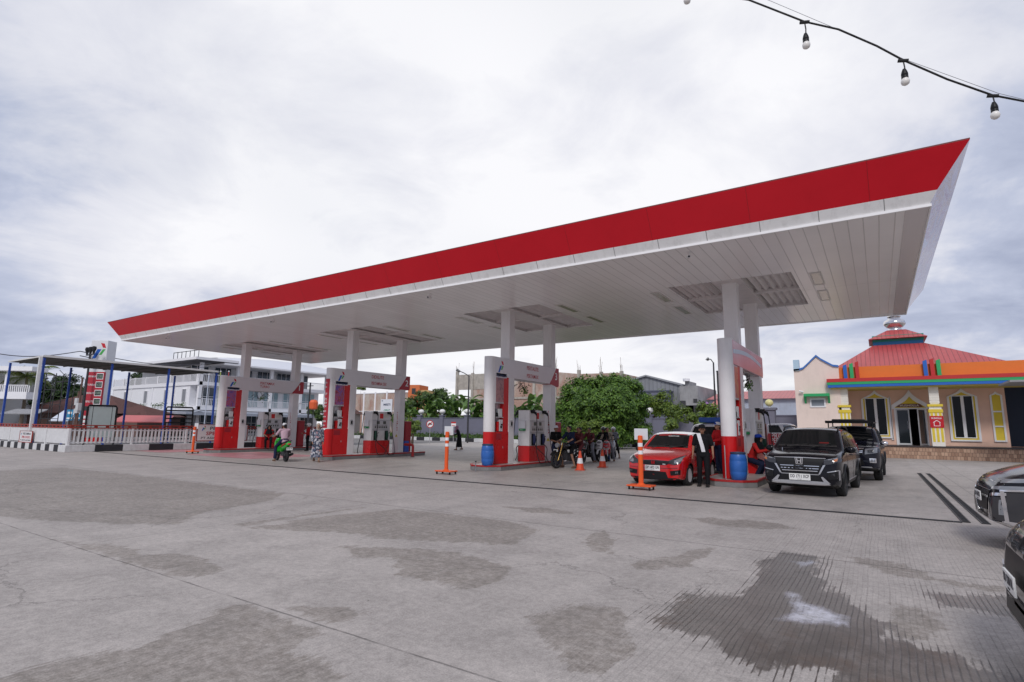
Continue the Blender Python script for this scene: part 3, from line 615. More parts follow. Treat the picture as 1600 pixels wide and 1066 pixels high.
def island(i, xc):
    s = spec[i]
    I_ = thing('pump_island', s['isl'], 'pump island', (xc, IY, 0), 0, 'concrete pump islands')
    out = [(-.75, .75), (-.32, .25), (.15, .20), (.45, .25), (.76, .62), (.76, 6.9), (.5, 7.2), (-.5, 7.2), (-.75, 6.9)]
    def inset(d): 
        cx, cy = 0, 3.7
        return [(x-d*(1 if x > 0 else -1)*(abs(x) > .1), y-d*(1 if y > cy else -1)) for x, y in out]
    mb = MB(); mb.prism(out, 0, .145); mb.build('base', CONC, I_, bevel=.01)
    mb = MB(); mb.ring([(x*1.01, 3.7+(y-3.7)*1.003) for x, y in out], inset(.06), .145, .2); mb.build('red_edge', mat('edge_red', (.40, .02, .02), .45, var=.25, vscale=6), I_)
    mb = MB(); mb.prism(inset(.06), .145, .19); mb.build('deck', mat('island_deck', (.36, .34, .335), .35, var=.2, vscale=2), I_)
def pump(i, xc):
    s = spec[i]
    D_ = thing('fuel_pump', s['pump'], 'fuel pump', (xc+.055, IY+3.95, .19), 0, 'white fuel pumps')
    x0, x1, y0, y1 = -.275, .275, -.65, .65
    mb = MB(); mb.box((x0, y0, .64), (x1, y1, 2.12)); mb.build('housing', PUMPW, D_, bevel=.02)
    mb = MB(); mb.box((x0-.004, y0-.004, 0), (x1+.004, y1+.004, .64)); mb.build('red_plinth', REDP, D_, bevel=.012)
    for sx in (1, -1):
        X_ = sx*(.275); F = frame((X_, 0, 0), (0, sx, 0), (0, 0, 1))
        mb = MB(); mb.box((-.6, 1.70, 0), (.6, 2.06, .012), 0, F); mb.box((-.12, 1.76, .012), (.12, 2.02, .016), 1, F); mb.box((.2, 1.80, .012), (.5, 1.98, .016), 2, F); h_ = mb.build('header', [PUMPW, REDP, mat('pale_label', (.7, .68, .6), .4)], D_, bevel=.004)
        mb = MB(); mb.box((-.58, 1.20, 0), (.58, 1.66, .018), 0, F)
        for k in (-.32, .12): mb.box((k, 1.48, .018), (k+.2, 1.63, .024), 1, F)
        for k in range(6): mb.box((-.44+.15*k, 1.27, .018), (-.34+.15*k, 1.37, .022), 1, F); 
        for k in range(9): mb.box((-.44+.1*k, 1.40, .018), (-.40+.1*k, 1.44, .022), 2, F)
        mb.build('meter_panel', [METAL, mat('meter_display', (.10, .11, .10), .2), INKK], D_, bevel=.003)
        mb = MB(); mb.box((-.6, 1.165, 0), (.6, 1.185, .02), 0, F); mb.box((-.6, 1.665, 0), (.6, 1.685, .02), 0, F); mb.build('trim', STEEL, D_)
        nm_ = NOZB if i == 1 else NOZG
        for k in (-.38, .38):
            mb = MB(); mb.tube([F @ Vector((k-.03, 1.12, .09)), F @ Vector((k-.02, .9, .1)), F @ Vector((k, .72, .07))], [.05, .085, .05], 0, 10); mb.tube([F @ Vector((k, 1.0, .1)), F @ Vector((k+.14, 1.04, .12))], [.02, .016], 1, 8)
            mb.box((k-.1, .66, 0), (k+.1, 1.14, .05), 1, F)
            mb.build('nozzle', [nm_, BLKP], D_, smooth=50)
            mb = MB(); yk = k*1.25
            top = F @ Vector((yk, 2.05, .02))
            mb.box((yk-.09, 2.0, -.02), (yk+.09, 2.13, .13), 0, F); mb.tube([F @ Vector((yk, 2.06, .02)), F @ Vector((yk, 2.0, .2)), F @ Vector((yk+.02, 1.9, .24))], [.05, .055, .03], 0, 10)
            mb.build('swivel', BLKP, D_, smooth=50)
            mb = MB(); rr_ = random.Random(i*7+int(k*10)+sx)
            b0 = .02+.1*rr_.random(); sgn = 1 if k > 0 else -1
            pts = [(yk+.02, 1.9, .24), (yk+.03*sgn, 1.45, .28), (yk+.09*sgn, .9, .3), (yk+.16*sgn, .40, .36), (yk+.10*sgn, .0, .46), (yk-.12*sgn, -.12+b0, .5), (yk-.35*sgn, -.08+b0, .48), (yk-.42*sgn, .22, .42), (k+.0, .52, .26), (k, .70, .1)]
            # smooth the hose
            P3 = [Vector(p) for p in pts]; q_ = []
            for a_ in range(len(P3)-1):
                pm1 = P3[max(a_-1, 0)]; p0 = P3[a_]; p1 = P3[a_+1]; p2 = P3[min(a_+2, len(P3)-1)]
                for u in range(5):
                    tt = u/5; q_.append(.5*((2*p0)+(-pm1+p1)*tt+(2*pm1-5*p0+4*p1-p2)*tt*tt+(-pm1+3*p0-3*p1+p2)*tt**3))
            q_.append(P3[-1])
            mb.tube([F @ p for p in q_], .017, 0, 6); mb.build('hose', BLACK, D_, smooth=60)
    F = frame((0, -.65, 0), (1, 0, 0), (0, 0, 1))
    mb = MB(); mb.box((-.19, 1.35, 0), (.12, 1.68, .10), 0, F); mb.box((-.19, 1.26, 0), (.1, 1.35, .104), 1, F); mb.build('card_terminal', [mat('terminal_shell', (.68, .68, .70), .35), GREENL], D_, bevel=.02)
    mb = MB(); mb.text('4' if i == 0 else 'SPBU', .12, .025, F @ Matrix.Translation((-.12, 1.29, .105)), 0, .002); mb.build('label_lettering', INKW, D_)
    return D_
for i, xc in enumerate(cols_x):
    island(i, xc); portal(i, xc); pump(i, xc)
    c = thing('red_cabinet', ['narrow red cabinet behind the kneeling attendant', 'narrow red cabinet behind the attendant in a white cap', 'narrow red cabinet with blue foot behind column of island two', 'narrow red cabinet left of the woman in the patterned dress'][i], 'cabinet', (xc, IY+6.1, .19), 0, 'red cabinets at the rear of the islands')
    mb = MB(); mb.box((-.2, -.25, .0), (.2, .25, 1.66)); mb.build('housing', mat('cabinet_red', (.30, .012, .022), .35, var=.1), c, bevel=.04)
    mb = MB(); mb.box((.201, -.2, .1), (.206, .2, 1.5)); mb.box((.206, .14, .8), (.22, .17, .95)); mb.build('door', mat('cabinet_door_red', (.34, .015, .025), .35), c)
    if i == 2:
        mb = MB(); mb.box((-.21, -.26, .0), (.21, .1, .6)); mb.build('blue_foot', BLUEP, c, bevel=.02)
def barrel(loc, label):
    b = thing('blue_barrel', label, 'barrel', loc, 0, 'blue plastic barrels on the pump islands')
    mb = MB(); pr = [(a*.78, b*.86) for a, b in [(0, 0), (.22, 0), (.25, .03), (.285, .16), (.30, .25), (.292, .27), (.302, .29), (.31, .45), (.302, .61), (.292, .63), (.30, .65), (.28, .78), (.25, .85)]]
    mb.lathe(pr, seg=28); mb.build('shell', BLUEB, b, smooth=50)
    mb = MB(); mb.lathe([(a*.78, b*.86) for a, b in [(0, .84), (.262, .84), (.268, .86), (.268, .90), (.25, .91), (.24, .885), (0, .885)]], seg=28); mb.build('lid', mat('barrel_lid', (.03, .05, .10), .5), b, smooth=40)
p = onz(761.5, 727.5, .19); barrel((p.x, p.y, .19), 'blue barrel at the end of the island numbered 3, left of the motorbikes')
p = ony(1154.5, 742, 17.0); barrel((p.x, 17.0, .19), 'blue barrel in front of the rightmost pylon, between the red and black cars')
pp = thing('pipe_stub', 'short grey pipe standing on the front of the island with the blue barrel, numbered 3', 'pipe', (*onz(743, 737, 0).to_2d(), 0))
mb = MB(); mb.cyl((0, 0, 0), (0, 0, .34), .018); mb.build('pipe', STEEL, pp); mb = MB(); mb.cyl((0, 0, .33), (0, 0, .38), .03); mb.build('cap', DKSTEEL, pp)
pp = thing('pipe_stub', 'thin white pipe at the nose of the rightmost island, left of its blue barrel', 'pipe', (*onz(1135, 760, 0).to_2d(), 0))
mb = MB(); mb.cyl((0, 0, 0), (0, 0, 1.15), .015); mb.build('pipe', METAL, pp); mb = MB(); mb.cyl((0, 0, 0), (0, 0, .03), .05); mb.build('foot', DKSTEEL, pp)
g = onz(644, 714, 0)
pp = thing('pipe_guard', 'bent red pipe guard at the rear end of island two', 'guard rail', (g.x, g.y, 0))
mb = MB(); mb.tube([(-.55, 0, .62), (-.1, 0, .62), (0, 0, .60), (.03, 0, .5), (.03, 0, 0)], .07, 0, 12); mb.build('pipe', mat('guard_red', (.48, .03, .03), .4, var=.15), pp, smooth=50)
mb = MB(); mb.cyl((.03, 0, 0), (.03, 0, .02), .12); mb.build('foot_plate', DKSTEEL, pp)
# hanging sprays under the beams
def spray(xc, y, label, seed, col=(.05, .03, .025)):
    h = thing('hanging_garland', label, 'garland', (xc, IY+y, BEAMZ0), 0, 'garlands hanging under the portal beams')
    rr_ = random.Random(seed); mb = MB(); ml = MB(); 
    for k in range(9):
        a = rr_.uniform(-1.2, 1.2); l = rr_.uniform(.25, .7); y0_ = rr_.uniform(-.5, .5)
        pts = [Vector((rr_.uniform(-.1, .1), y0_, 0)), Vector((0, y0_+l*.4*a, -l*.45)), Vector((rr_.uniform(-.1, .1), y0_+l*.9*a, -l*.8))]
        mb.tube(pts, [.008, .007, .004], 0, 5)
        for q in range(5):
            c = pts[1].lerp(pts[2], q/5)+Vector((0, 0, 0)); d = Vector((rr_.uniform(-1, 1), rr_.uniform(-1, 1), rr_.uniform(-1, 1))).normalized()*.07; e2 = d.orthogonal().normalized()*.025
            ml.add([c, c+d*.5+e2, c+d, c+d*.5-e2], [(0, 1, 2, 3)])
    mb.build('stem', mat('garland_stem', col, .7), h); ml.build('leaves', mat('garland_leaf', (.045, .035, .02), .7, var=.4, vscale=9), h)
    mb = MB(); n_ = 60
    for q in range(n_):
        c = Vector((rr_.gauss(0, .07), rr_.gauss(0, .09), -.42+rr_.gauss(0, .08))); d = Vector((rr_.uniform(-1, 1), rr_.uniform(-1, 1), rr_.uniform(-1, 1))).normalized()*.08; e2 = d.orthogonal().normalized()*.03
        mb.add([c, c+d*.5+e2, c+d, c+d*.5-e2], [(0, 1, 2, 3)])
    mb.build('tassel', mat('garland_green', (.10, .22, .03), .6, var=.4, vscale=9), h)
spray(cols_x[0], 4.3, 'dark dry garland under the pink printed beam', 1); spray(cols_x[1], 3.4, 'dark garland with green tuft under the beam numbered 3', 2); spray(cols_x[3], 3.3, 'small garland with green tuft under the beam numbered 1', 5)
# rolling posts and cones
def wheeled_post(px, py, label, board=True, rz=0):
    g = onz(px, py, 0)
    p = thing('wheeled_post', label, 'barrier post', (g.x, g.y, 0), rz, 'orange posts on wheeled bases')
    mb = MB(); mb.cyl((0, 0, .12), (0, 0, 1.40), .065, 0, 20); mb.lathe([(.065, 1.40), (.05, 1.415), (0, 1.42)], seg=20); mb.lathe([(.12, .12), (.09, .15), (.066, .17)], seg=20); mb.build('tube', ORANGE, p, smooth=40)
    mb = MB(); mb.cyl((0, 0, .92), (0, 0, 1.02), .0665, 0, 20); mb.cyl((0, 0, 1.12), (0, 0, 1.22), .0665, 0, 20); mb.build('reflective_bands', REFW, p, smooth=40)
    mb = MB(); mb.box((-.34, -.2, .085), (.34, .2, .125)); mb.build('base', ORANGE, p, bevel=.012)
    for sx in (-.28, .28):
        for sy in (-.15, .15):
            mb = MB(); mb.cyl((sx-.014, sy, .035), (sx+.014, sy, .035), .035, 0, 14); mb.box((sx-.02, sy-.02, .05), (sx+.02, sy+.02, .086), 0); mb.build('wheel', BLACK, p)
    if board:
        mb = MB(); mb.box((-.19, .07, 1.30), (.19, .085, 1.60)); mb.build('board', mat('blank_board', (.66, .68, .70), .3, var=.05), p, bevel=.006)
wheeled_post(300.5, 708.5, 'orange and white post with a small white board, leftmost, by the striped kerb')
wheeled_post(697, 741, 'orange and white post with a pale board standing alone between islands two and three')
wheeled_post(1002, 765, 'orange and white post with a white board in front of the red hatchback')
def cone(px, py, label):
    g = onz(px, py, 0); c = thing('traffic_cone', label, 'traffic cone', (g.x, g.y, 0), random.random(), 'orange traffic cones')
    mb = MB(); mb.lathe([(.155, .03), (.118, .26), (.083, .46), (.035, .72), (.03, .73), (0, .73)], seg=22); mb.build('body', mat('cone_orange', (.75, .09, .035), .45, var=.1), c, smooth=40)
    mb = MB(); mb.lathe([(.1205, .26), (.0855, .46)], seg=22); mb.build('band', REFW, c, smooth=40)
    mb = MB(); mb.box((-.19, -.19, .0), (.19, .19, .03)); mb.build('foot', mat('cone_foot', (.5, .07, .03), .6), c, bevel=.008)
cone(906.5, 735, 'traffic cone in front of the dark motorbike, left of the two'); cone(941.5, 730.5, 'traffic cone in front of the white scooter, right of the two')
# ------------------------------------------------------------------ string lights
sw = thing('string_light_cable', 'thin black cable of festoon lights sagging across the top right of the sky', 'light string', (0, 0, 0))
Dd = [3.3, 3.3, 3.3]
pts = [atd(*q) for q in ((-900, -620, 6.5), (200, -330, 4.8), (930, -60, 3.7), (1073, -14, 3.55), (1170, 0, 3.45), (1257, 34, 3.35), (1310, 46, 3.3), (1370, 72, 3.25), (1411, 94, 3.2), (1480, 124, 3.15), (1551, 149, 3.1), (1640, 166, 3.05), (1760, 200, 3.0), (2300, 160, 3.2), (3400, -200, 4.0))]
mb = MB(); mb.tube(pts, .0055, 0, 8); mb.build('cable', BLACK, sw, smooth=60)
mb = MB(); mb.tube([atd(-900, -640, 6.5), atd(300, -330, 4.7), atd(1100, -40, 3.6), atd(1200, 0, 3.46), atd(1330, 55, 3.3), atd(1411, 92, 3.2), atd(1560, 146, 3.1), atd(1700, 180, 3.02), atd(2300, 130, 3.2), atd(3400, -230, 4.0)], .0014, 0, 6); mb.build('support_wire', STEEL, sw)
for (px, py, D, by), lab in zip(((1073, -14, 3.55, 2), (1257, 34, 3.35, 74), (1411, 94, 3.2, 130), (1551, 149, 3.1, 182)), ('white festoon bulb cut by the top edge of the picture', 'white festoon bulb, leftmost of the three fully seen', 'white festoon bulb, middle of the three fully seen', 'white festoon bulb nearest the right edge')):
    a = atd(px, py, D); ln = (by-py)/FPX*D
    b = thing('festoon_bulb', lab, 'light bulb', a, 0, 'bulbs on the light string')
    mb = MB(); mb.tube([(0, 0, 0), (.004, 0, -.05), (.002, 0, -ln+.07)], .0035, 0, 6); mb.tube([(-.025, 0, .004), (0, 0, -.004), (.025, 0, -.012)], .010, 0, 8); mb.build('cord', BLACK, b)
    mb = MB(); mb.lathe([(0, -ln+.078), (.008, -ln+.076), (.014, -ln+.06), (.0175, -ln+.045), (.0175, -ln+.035), (.016, -ln+.033), (.0175, -ln+.031), (.0175, -ln+.018), (0, -ln+.016)], seg=18); mb.build('socket', BLKP, b, smooth=40)
    mb = MB(); mb.lathe([(.014, -ln+.018), (.021, -ln+.006), (.0225, -ln-.004), (.019, -ln-.017), (.010, -ln-.024), (0, -ln-.026)], seg=20); mb.build('glass', mat('opal_bulb', (.80, .78, .74), .25), b, smooth=60)
# ------------------------------------------------------------------ prayer house on the right
SALMON = mat('salmon_render', (.78, .52, .41), .8, var=.06, vscale=2, dirt=.08); PALEP = mat('pale_pink_render', (.82, .68, .60), .8, var=.06, vscale=1.2, dirt=.10)
YEL = mat('yellow_paint', (.72, .55, .05), .6, var=.05); CREAM = mat('cream_paint', (.80, .77, .70), .6, var=.05); ORG = mat('orange_render', (.75, .19, .03), .6, var=.05)
GRN = mat('green_paint', (.03, .38, .13), .5); BLU = mat('bright_blue_paint', (.02, .13, .50), .5); RDP = mat('red_paint', (.50, .03, .03), .5)
TRIMW = mat('window_trim_white', (.80, .80, .82), .4)
def roofmat(nm, col, per, ax='x', rough=.45):
    if nm in _mats: return _mats[nm]
    global t, N, L, geo
    pf = bpy.data.materials.new(nm); pf.use_nodes = True; t = pf.node_tree; N = t.nodes; L = t.links; B = N['Principled BSDF']
    geo = gn('ShaderNodeNewGeometry'); s_ = gn('ShaderNodeSeparateXYZ'); L.new(geo.outputs['Position'], s_.inputs[0])
    # ribs run down the slope: pick the axis across it from the face normal
    nn = gn('ShaderNodeSeparateXYZ'); L.new(geo.outputs['True Normal'], nn.inputs[0])
    useX = gmth('GREATER_THAN', gmth('ABSOLUTE', nn.outputs[1]), gmth('ABSOLUTE', nn.outputs[0]))
    c = gmth('ADD', gmth('MULTIPLY', s_.outputs[0], useX), gmth('MULTIPLY', s_.outputs[1], gmth('SUBTRACT', 1.0, useX)))
    f = gmth('ABSOLUTE', gmth('SUBTRACT', gmth('FRACT', gmth('DIVIDE', gmth('ADD', c, 500.0), per)), .5)); rib = gmr(f, .02, .10, 1, 0)
    sc = gn('ShaderNodeVectorMath', operation='SCALE'); sc.inputs[0].default_value = col
    L.new(gmth('MULTIPLY', gmr(rib, 0, 1, 1, .62), gmr(gnoise(.9, 6, .7, (1, 1, .5)), .3, .7, .88, 1.08)), sc.inputs['Scale']); L.new(sc.outputs[0], B.inputs['Base Color']); B.inputs['Roughness'].default_value = rough
    bp = gn('ShaderNodeBump'); bp.inputs['Strength'].default_value = .6; bp.inputs['Distance'].default_value = .03; L.new(rib, bp.inputs['Height']); L.new(bp.outputs[0], B.inputs['Normal'])
    _mats[nm] = pf; return pf
REDROOF = roofmat('red_ribbed_roof', (.47, .075, .075), .26)
MO = (1.0, 43.0, 0)
mq = thing('prayer_house', 'pink and yellow prayer house with red stepped roof and orange parapet', 'building', MO)
def mqb(mb, nm, ms, parent=None, **k):
    o = mb.build(nm, ms, parent or mq, **k); o.data.transform(Matrix.Translation((-MO[0], -MO[1], 0))); return o
WY, PY, CYm = 44.0, 41.7, 42.0
def q(x, y, Y): p = ony(1220+x/4.1, 480+y/4.1, Y); return p.x, p.z
def q6(x, y, Y): p = ony(1360+x*.15, 590+y*.15, Y); return p.x, p.z
PZ = q6(800, 740, PY)[1]; PZ = .78
x_l = -1.92; x_r = 11.5
# plinth with brick-like stone cladding
bt = bpy.data.materials.new('stone_cladding'); bt.use_nodes = True; t = bt.node_tree; N = t.nodes; L = t.links; B = N['Principled BSDF']
geo = gn('ShaderNodeNewGeometry'); mp = gn('ShaderNodeMapping'); mp.inputs['Rotation'].default_value = (pi/2, 0, 0); L.new(geo.outputs['Position'], mp.inputs[0])
br = gn('ShaderNodeTexBrick'); L.new(mp.outputs[0], br.inputs['Vector']); br.inputs['Scale'].default_value = 1; br.inputs['Brick Width'].default_value = .16; br.inputs['Row Height'].default_value = .22; br.inputs['Mortar Size'].default_value = .008
br.inputs['Color1'].default_value = (.50, .33, .23, 1); br.inputs['Color2'].default_value = (.26, .15, .10, 1); br.inputs['Mortar'].default_value = (.10, .07, .05, 1); br.inputs['Bias'].default_value = -.1; br.offset = .5
L.new(br.outputs['Color'], B.inputs['Base Color']); B.inputs['Roughness'].default_value = .8
mb = MB(); mb.box((x_l, PY, 0), (x_r, WY+.05, PZ-.08)); mqb(mb, 'plinth', bt)
mb = MB(); mb.box((x_l, PY-.04, PZ-.08), (x_r, WY+.05, PZ)); mqb(mb, 'porch_floor', mat('dark_porch_tile', (.05, .04, .04), .3))
wx1 = q6(1365, 85, WY)[0]+.1; EZ = 4.75
door_l, door_t = q6(255, 330, WY); door_r, _ = q6(570, 325, WY)
wl = [(q6(840, 0, WY)[0], q6(1060, 0, WY)[0])]
mb = MB()   # wall with the door opening
mb.box((x_l, WY, PZ), (door_l, WY+.2, EZ)); mb.box((door_r, WY, PZ), (wx1, WY+.2, EZ)); mb.box((door_l, WY, door_t), (door_r, WY+.2, EZ))
mb.box((wx1-.2, WY+.2, PZ), (wx1, WY+9, EZ)); mb.box((x_l, WY+.2, PZ), (x_l+.2, WY+9, EZ)); mb.box((x_l, WY+9, 0), (x_r, WY+9.2, EZ))
mqb(mb, 'wall', SALMON)
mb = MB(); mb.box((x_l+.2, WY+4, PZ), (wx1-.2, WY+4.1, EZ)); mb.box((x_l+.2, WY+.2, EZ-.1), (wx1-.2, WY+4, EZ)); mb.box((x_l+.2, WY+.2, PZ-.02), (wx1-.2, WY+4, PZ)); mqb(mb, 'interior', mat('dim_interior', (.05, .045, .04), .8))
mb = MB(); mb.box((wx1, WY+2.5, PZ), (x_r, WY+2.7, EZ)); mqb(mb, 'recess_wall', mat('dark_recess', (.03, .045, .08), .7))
def ogee(xl, xr, zb, zs, zp, n=10, bulge=.0):
    # outline: straight sides to zs, then an onion-shaped point at zp
    c = (xl+xr)/2; h = (xr-xl)/2; pts = [(xl, zb), (xr, zb), (xr, zs)]
    arc = []
    for k in range(1, n):
        u = k/n; x = 1-u; z = (u**1.0)*.55+.45*u**3 + .12*sin(pi*u)*(1-u)
        arc.append((x, z))
    for x, z in arc: pts.append((c+h*x, zs+(zp-zs)*z))
    pts.append((c, zp))
    for x, z in arc[::-1]: pts.append((c-h*x, zs+(zp-zs)*z))
    pts.append((xl, zs)); return pts
FYw = lambda Y: frame((0, Y, 0), (1, 0, 0), (0, 0, 1))
def arch_window(xl, xr, zb, zs, zp, label=None):
    o = ogee(xl, xr, zb, zs, zp); i_ = ogee(xl+.12, xr-.12, zb+.10, zs+.0, zp-.22); i2 = ogee(xl+.2, xr-.2, zb+.2, zs-.05, zp-.6)
    F = FYw(WY)
    mb = MB(); mb.ring(o, i_, .0, .09, 0, F); fr_ = mqb(mb, 'window', TRIMW)
    mb = MB(); mb.prism(i_, .005, .05, 0, F); s1 = mqb(mb, 'surround', YEL); s1.parent = fr_; 
    gl, gr, gb, gt = xl+.26, xr-.26, zb+.24, zs+.02
    mb = MB(); w2 = (gr-gl)
    mb.box((gl-.05, WY-.075, gb-.05), (gr+.05, WY-.05, gb)); mb.box((gl-.05, WY-.075, gt), (gr+.05, WY-.05, gt+.05)); mb.box((gl-.05, WY-.075, gb), (gl, WY-.05, gt)); mb.box((gr, WY-.075, gb), (gr+.05, WY-.05, gt)); mb.box((gl+w2/2-.08, WY-.075, gb), (gl+w2/2+.08, WY-.05, gt))
    f2 = mqb(mb, 'frame', TRIMW); f2.parent = fr_
    mb = MB(); mb.box((gl, WY-.06, gb), (gr, WY-.052, gt)); g = mqb(mb, 'pane', mat('curtained_glass', (.008, .010, .012), .12, spec=.25)); g.parent = fr_
def wpt(x, y): return q(x, y, WY)
# windows measured against the wall plane
a = wpt(460, 600); b = wpt(640, 830); arch_window(wpt(462, 0)[0], wpt(640, 0)[0], wpt(550, 838)[1], wpt(550, 590)[1], wpt(540, 535)[1])
arch_window(q6(765, 0, WY)[0]+.02, q6(1120, 300, WY)[0], q6(980, 665, WY)[1], q6(930, 200, WY)[1], q6(910, 115, WY)[1])
def niche(xl, xr, zb, zs, zp, cross):
    o = ogee(xl, xr, zb, zs, zp, 6); i_ = ogee(xl+.09, xr-.09, zb+.09, zs-.02, zp-.16, 6)
    F = FYw(WY); mb = MB(); mb.ring(o, i_, 0, .08, 0, F)
    for z in cross: mb.box((xl+.09, WY-.08, z-.04), (xr-.09, WY-.02, z+.04))
    f_ = mqb(mb, 'niche', TRIMW); mb = MB(); mb.prism(i_, .004, .03, 0, F); g = mqb(mb, 'niche_panel', YEL); g.parent = f_
niche(q6(165, 0, WY)[0], q6(225, 400, WY)[0], q6(200, 650, WY)[1], q6(180, 215, WY)[1], q6(180, 190, WY)[1], [])
niche(q6(1235, 180, WY)[0], q6(1390, 400, WY)[0]+.02, q6(1300, 670, WY)[1], q6(1290, 185, WY)[1], q6(1285, 145, WY)[1], [q6(1300, 355, WY)[1], q6(1300, 510, WY)[1]])
# door head, arch and leaves
dz0, dzs, dzp = door_t, q6(300, 300, WY)[1], q6(380, 130, WY)[1]
F = FYw(WY); xl, xr = door_l-.12, door_r+.1
o = ogee(xl-.05, xr+.1, dz0, dz0+.25, dzp); i_ = ogee(xl+.12, xr-.06, dz0+.02, dz0+.12, dzp-.42)
mb = MB(); mb.ring(o, i_, 0, .10, 0, F); ar = mqb(mb, 'door_arch', TRIMW); mb = MB(); mb.prism(i_, .004, .05, 0, F); g = mqb(mb, 'arch_panel', YEL); g.parent = ar
c = (xl+xr)/2
mb = MB(); mb.prism([(c-.72, dz0+.12), (c+.72, dz0+.12), (c+.55, dz0+.34), (c-.55, dz0+.34)], .05, .07, 0, F); s_ = mqb(mb, 'name_board', mat('brown_board', (.16, .06, .03), .5)); s_.parent = ar
mb = MB(); mb.text('MUSHOLLA', 1.0, .13, F @ Matrix.Translation((c-.5, dz0+.165, .071)), 0, .004, .01); l_ = mqb(mb, 'lettering', CREAM); l_.parent = ar
def leaf(xa, ya, xb, yb, nm):
    d = Vector((xb-xa, yb-ya, 0)); w2 = d.length; M_ = frame((xa, ya, PZ), d, (0, 0, 1)); h = door_t-PZ
    mb = MB(); f_ = .07
    for (a1, b1, a2, b2) in ((0, 0, f_, h), (w2-f_, 0, w2, h), (f_, 0, w2-f_, .1), (f_, h-f_, w2-f_, h)): mb.box((a1, b1, -.02), (a2, b2, .02), 0, M_)
    d_ = mqb(mb, nm, mat('aluminium_frame', (.62, .64, .66), .35))
    mb = MB(); mb.box((f_, .1, -.004), (w2-f_, h-f_, .004), 0, M_); g = mqb(mb, 'pane', mat('door_glass', (.02, .025, .03), .05, spec=.5)); g.parent = d_
    mb = MB(); mb.tube([M_ @ Vector((w2-.12, 1.0, .05)), M_ @ Vector((w2-.12, 1.5, .05))], .015, 0, 8); g = mqb(mb, 'handle', CHROME); g.parent = d_
mid = (door_l+door_r)/2-.05
leaf(door_l+.03, WY+.05, mid, WY+.05, 'door'); leaf(door_r-.04, WY+.02, door_r-.45, WY-.75, 'door')
mb = MB(); mb.box((door_l-.06, WY-.06, PZ), (door_l+.03, WY+.1, door_t)); mb.box((door_r-.04, WY-.06, PZ), (door_r+.05, WY+.1, door_t)); mb.box((door_l-.06, WY-.06, door_t), (door_r+.05, WY+.1, door_t+.08)); mqb(mb, 'door_frame', TRIMW)
# columns of the porch
def pcol(x0, x1, Y0):
    c = (x0+x1)/2; z1 = EZ-.3; zb = 3.12
    mb = MB(); w1 = .24; wl_ = .34
    for k in range(7): z = zb+.22+k*(z1-zb-.22)/7; mb.box((c-w1, Y0-w1, z), (c+w1, Y0+w1, z+(z1-zb-.22)/7-.025))
    mb.box((c-w1+.02, Y0-w1+.02, zb), (c+w1-.02, Y0+w1-.02, z1)); cc = mqb(mb, 'column', CREAM)
    mb = MB(); mb.box((c-.37, Y0-.37, zb), (c+.37, Y0+.37, zb+.14)); mb.box((c-.35, Y0-.35, zb-.36), (c+.35, Y0+.35, zb-.16)); g = mqb(mb, 'capital', YEL, bevel=.01); g.parent = cc
    mb = MB(); mb.box((c-.30, Y0-.30, zb-.16), (c+.30, Y0+.30, zb)); mb.box((c-.31, Y0-.31, PZ), (c+.31, Y0+.31, zb-.36)); g = mqb(mb, 'shaft', CREAM); g.parent = cc
    mb = MB()
    for k in (-.26, -.06, .15): mb.box((c+k, Y0-.325, PZ+.25), (c+k+.12, Y0-.30, zb-.36)); 
    g = mqb(mb, 'stripe', YEL); g.parent = cc
    return c
c1 = pcol(q(330, 0, CYm)[0], q(385, 0, CYm)[0], CYm); 
c2 = pcol(2.70, 3.12, CYm); c3 = pcol(9.2, 9.7, CYm)
sg = thing('direction_sign', 'small red sign with white house outline on the middle porch column', 'sign', (c2, CYm-.33, 2.2), 0)
mb = MB(); mb.box((-.33, -.03, -.33), (.33, -.005, .36)); mb.build('board', mat('sign_board_red', (.50, .01, .02), .35), sg)
mb = MB(); F = frame((0, -.031, 0), (1, 0, 0), (0, 0, 1)); mb.text('MUSHOLLA', .5, .10, F @ Matrix.Translation((-.25, .18, 0)), 0, .003, .015); mb.build('lettering', INKW, sg)
mb = MB(); o = [(-.15, -.24), (.15, -.24), (.15, -.03), (.2, -.03), (0, .12), (-.2, -.03), (-.15, -.03)]; i_ = [(-.125, -.215), (.125, -.215), (.125, -.01), (.12, -.015), (0, .085), (-.12, -.015), (-.125, -.01)]; mb.ring(o, i_, 0, .004, 0, F); mb.build('house_symbol', INKW, sg)
# eave: three coloured bands, yellow soffit, orange parapet with coloured fins
ex0, ex1 = -2.62, 12.5; EY = 41.2
e0 = 4.38; 
for nm, m_, z0, z1, yo in (('blue_band', BLU, e0, e0+.17, .04), ('green_band', GRN, e0+.17, e0+.34, .02), ('red_band', RDP, e0+.34, e0+.56, 0)):
    mb = MB(); mb.box((ex0+yo, EY+yo, z0), (ex1, WY+.3, z1)); mqb(mb, nm, m_)
mb = MB(); mb.box((ex0+.2, EY+.2, e0-.08), (ex1, WY, e0)); mqb(mb, 'porch_ceiling', mat('ceiling_yellow', (.62, .50, .12), .6))
mb = MB(); mb.box((ex0+.5, 41.9, e0+.56), (ex1, 42.1, 5.72)); mqb(mb, 'parapet', ORG)
mb = MB(); mb.box((ex0+.5, 42.1, e0+.56), (ex1, 53, e0+.6)); mqb(mb, 'flat_roof', mat('grey_flat_roof', (.3, .28, .27), .8))
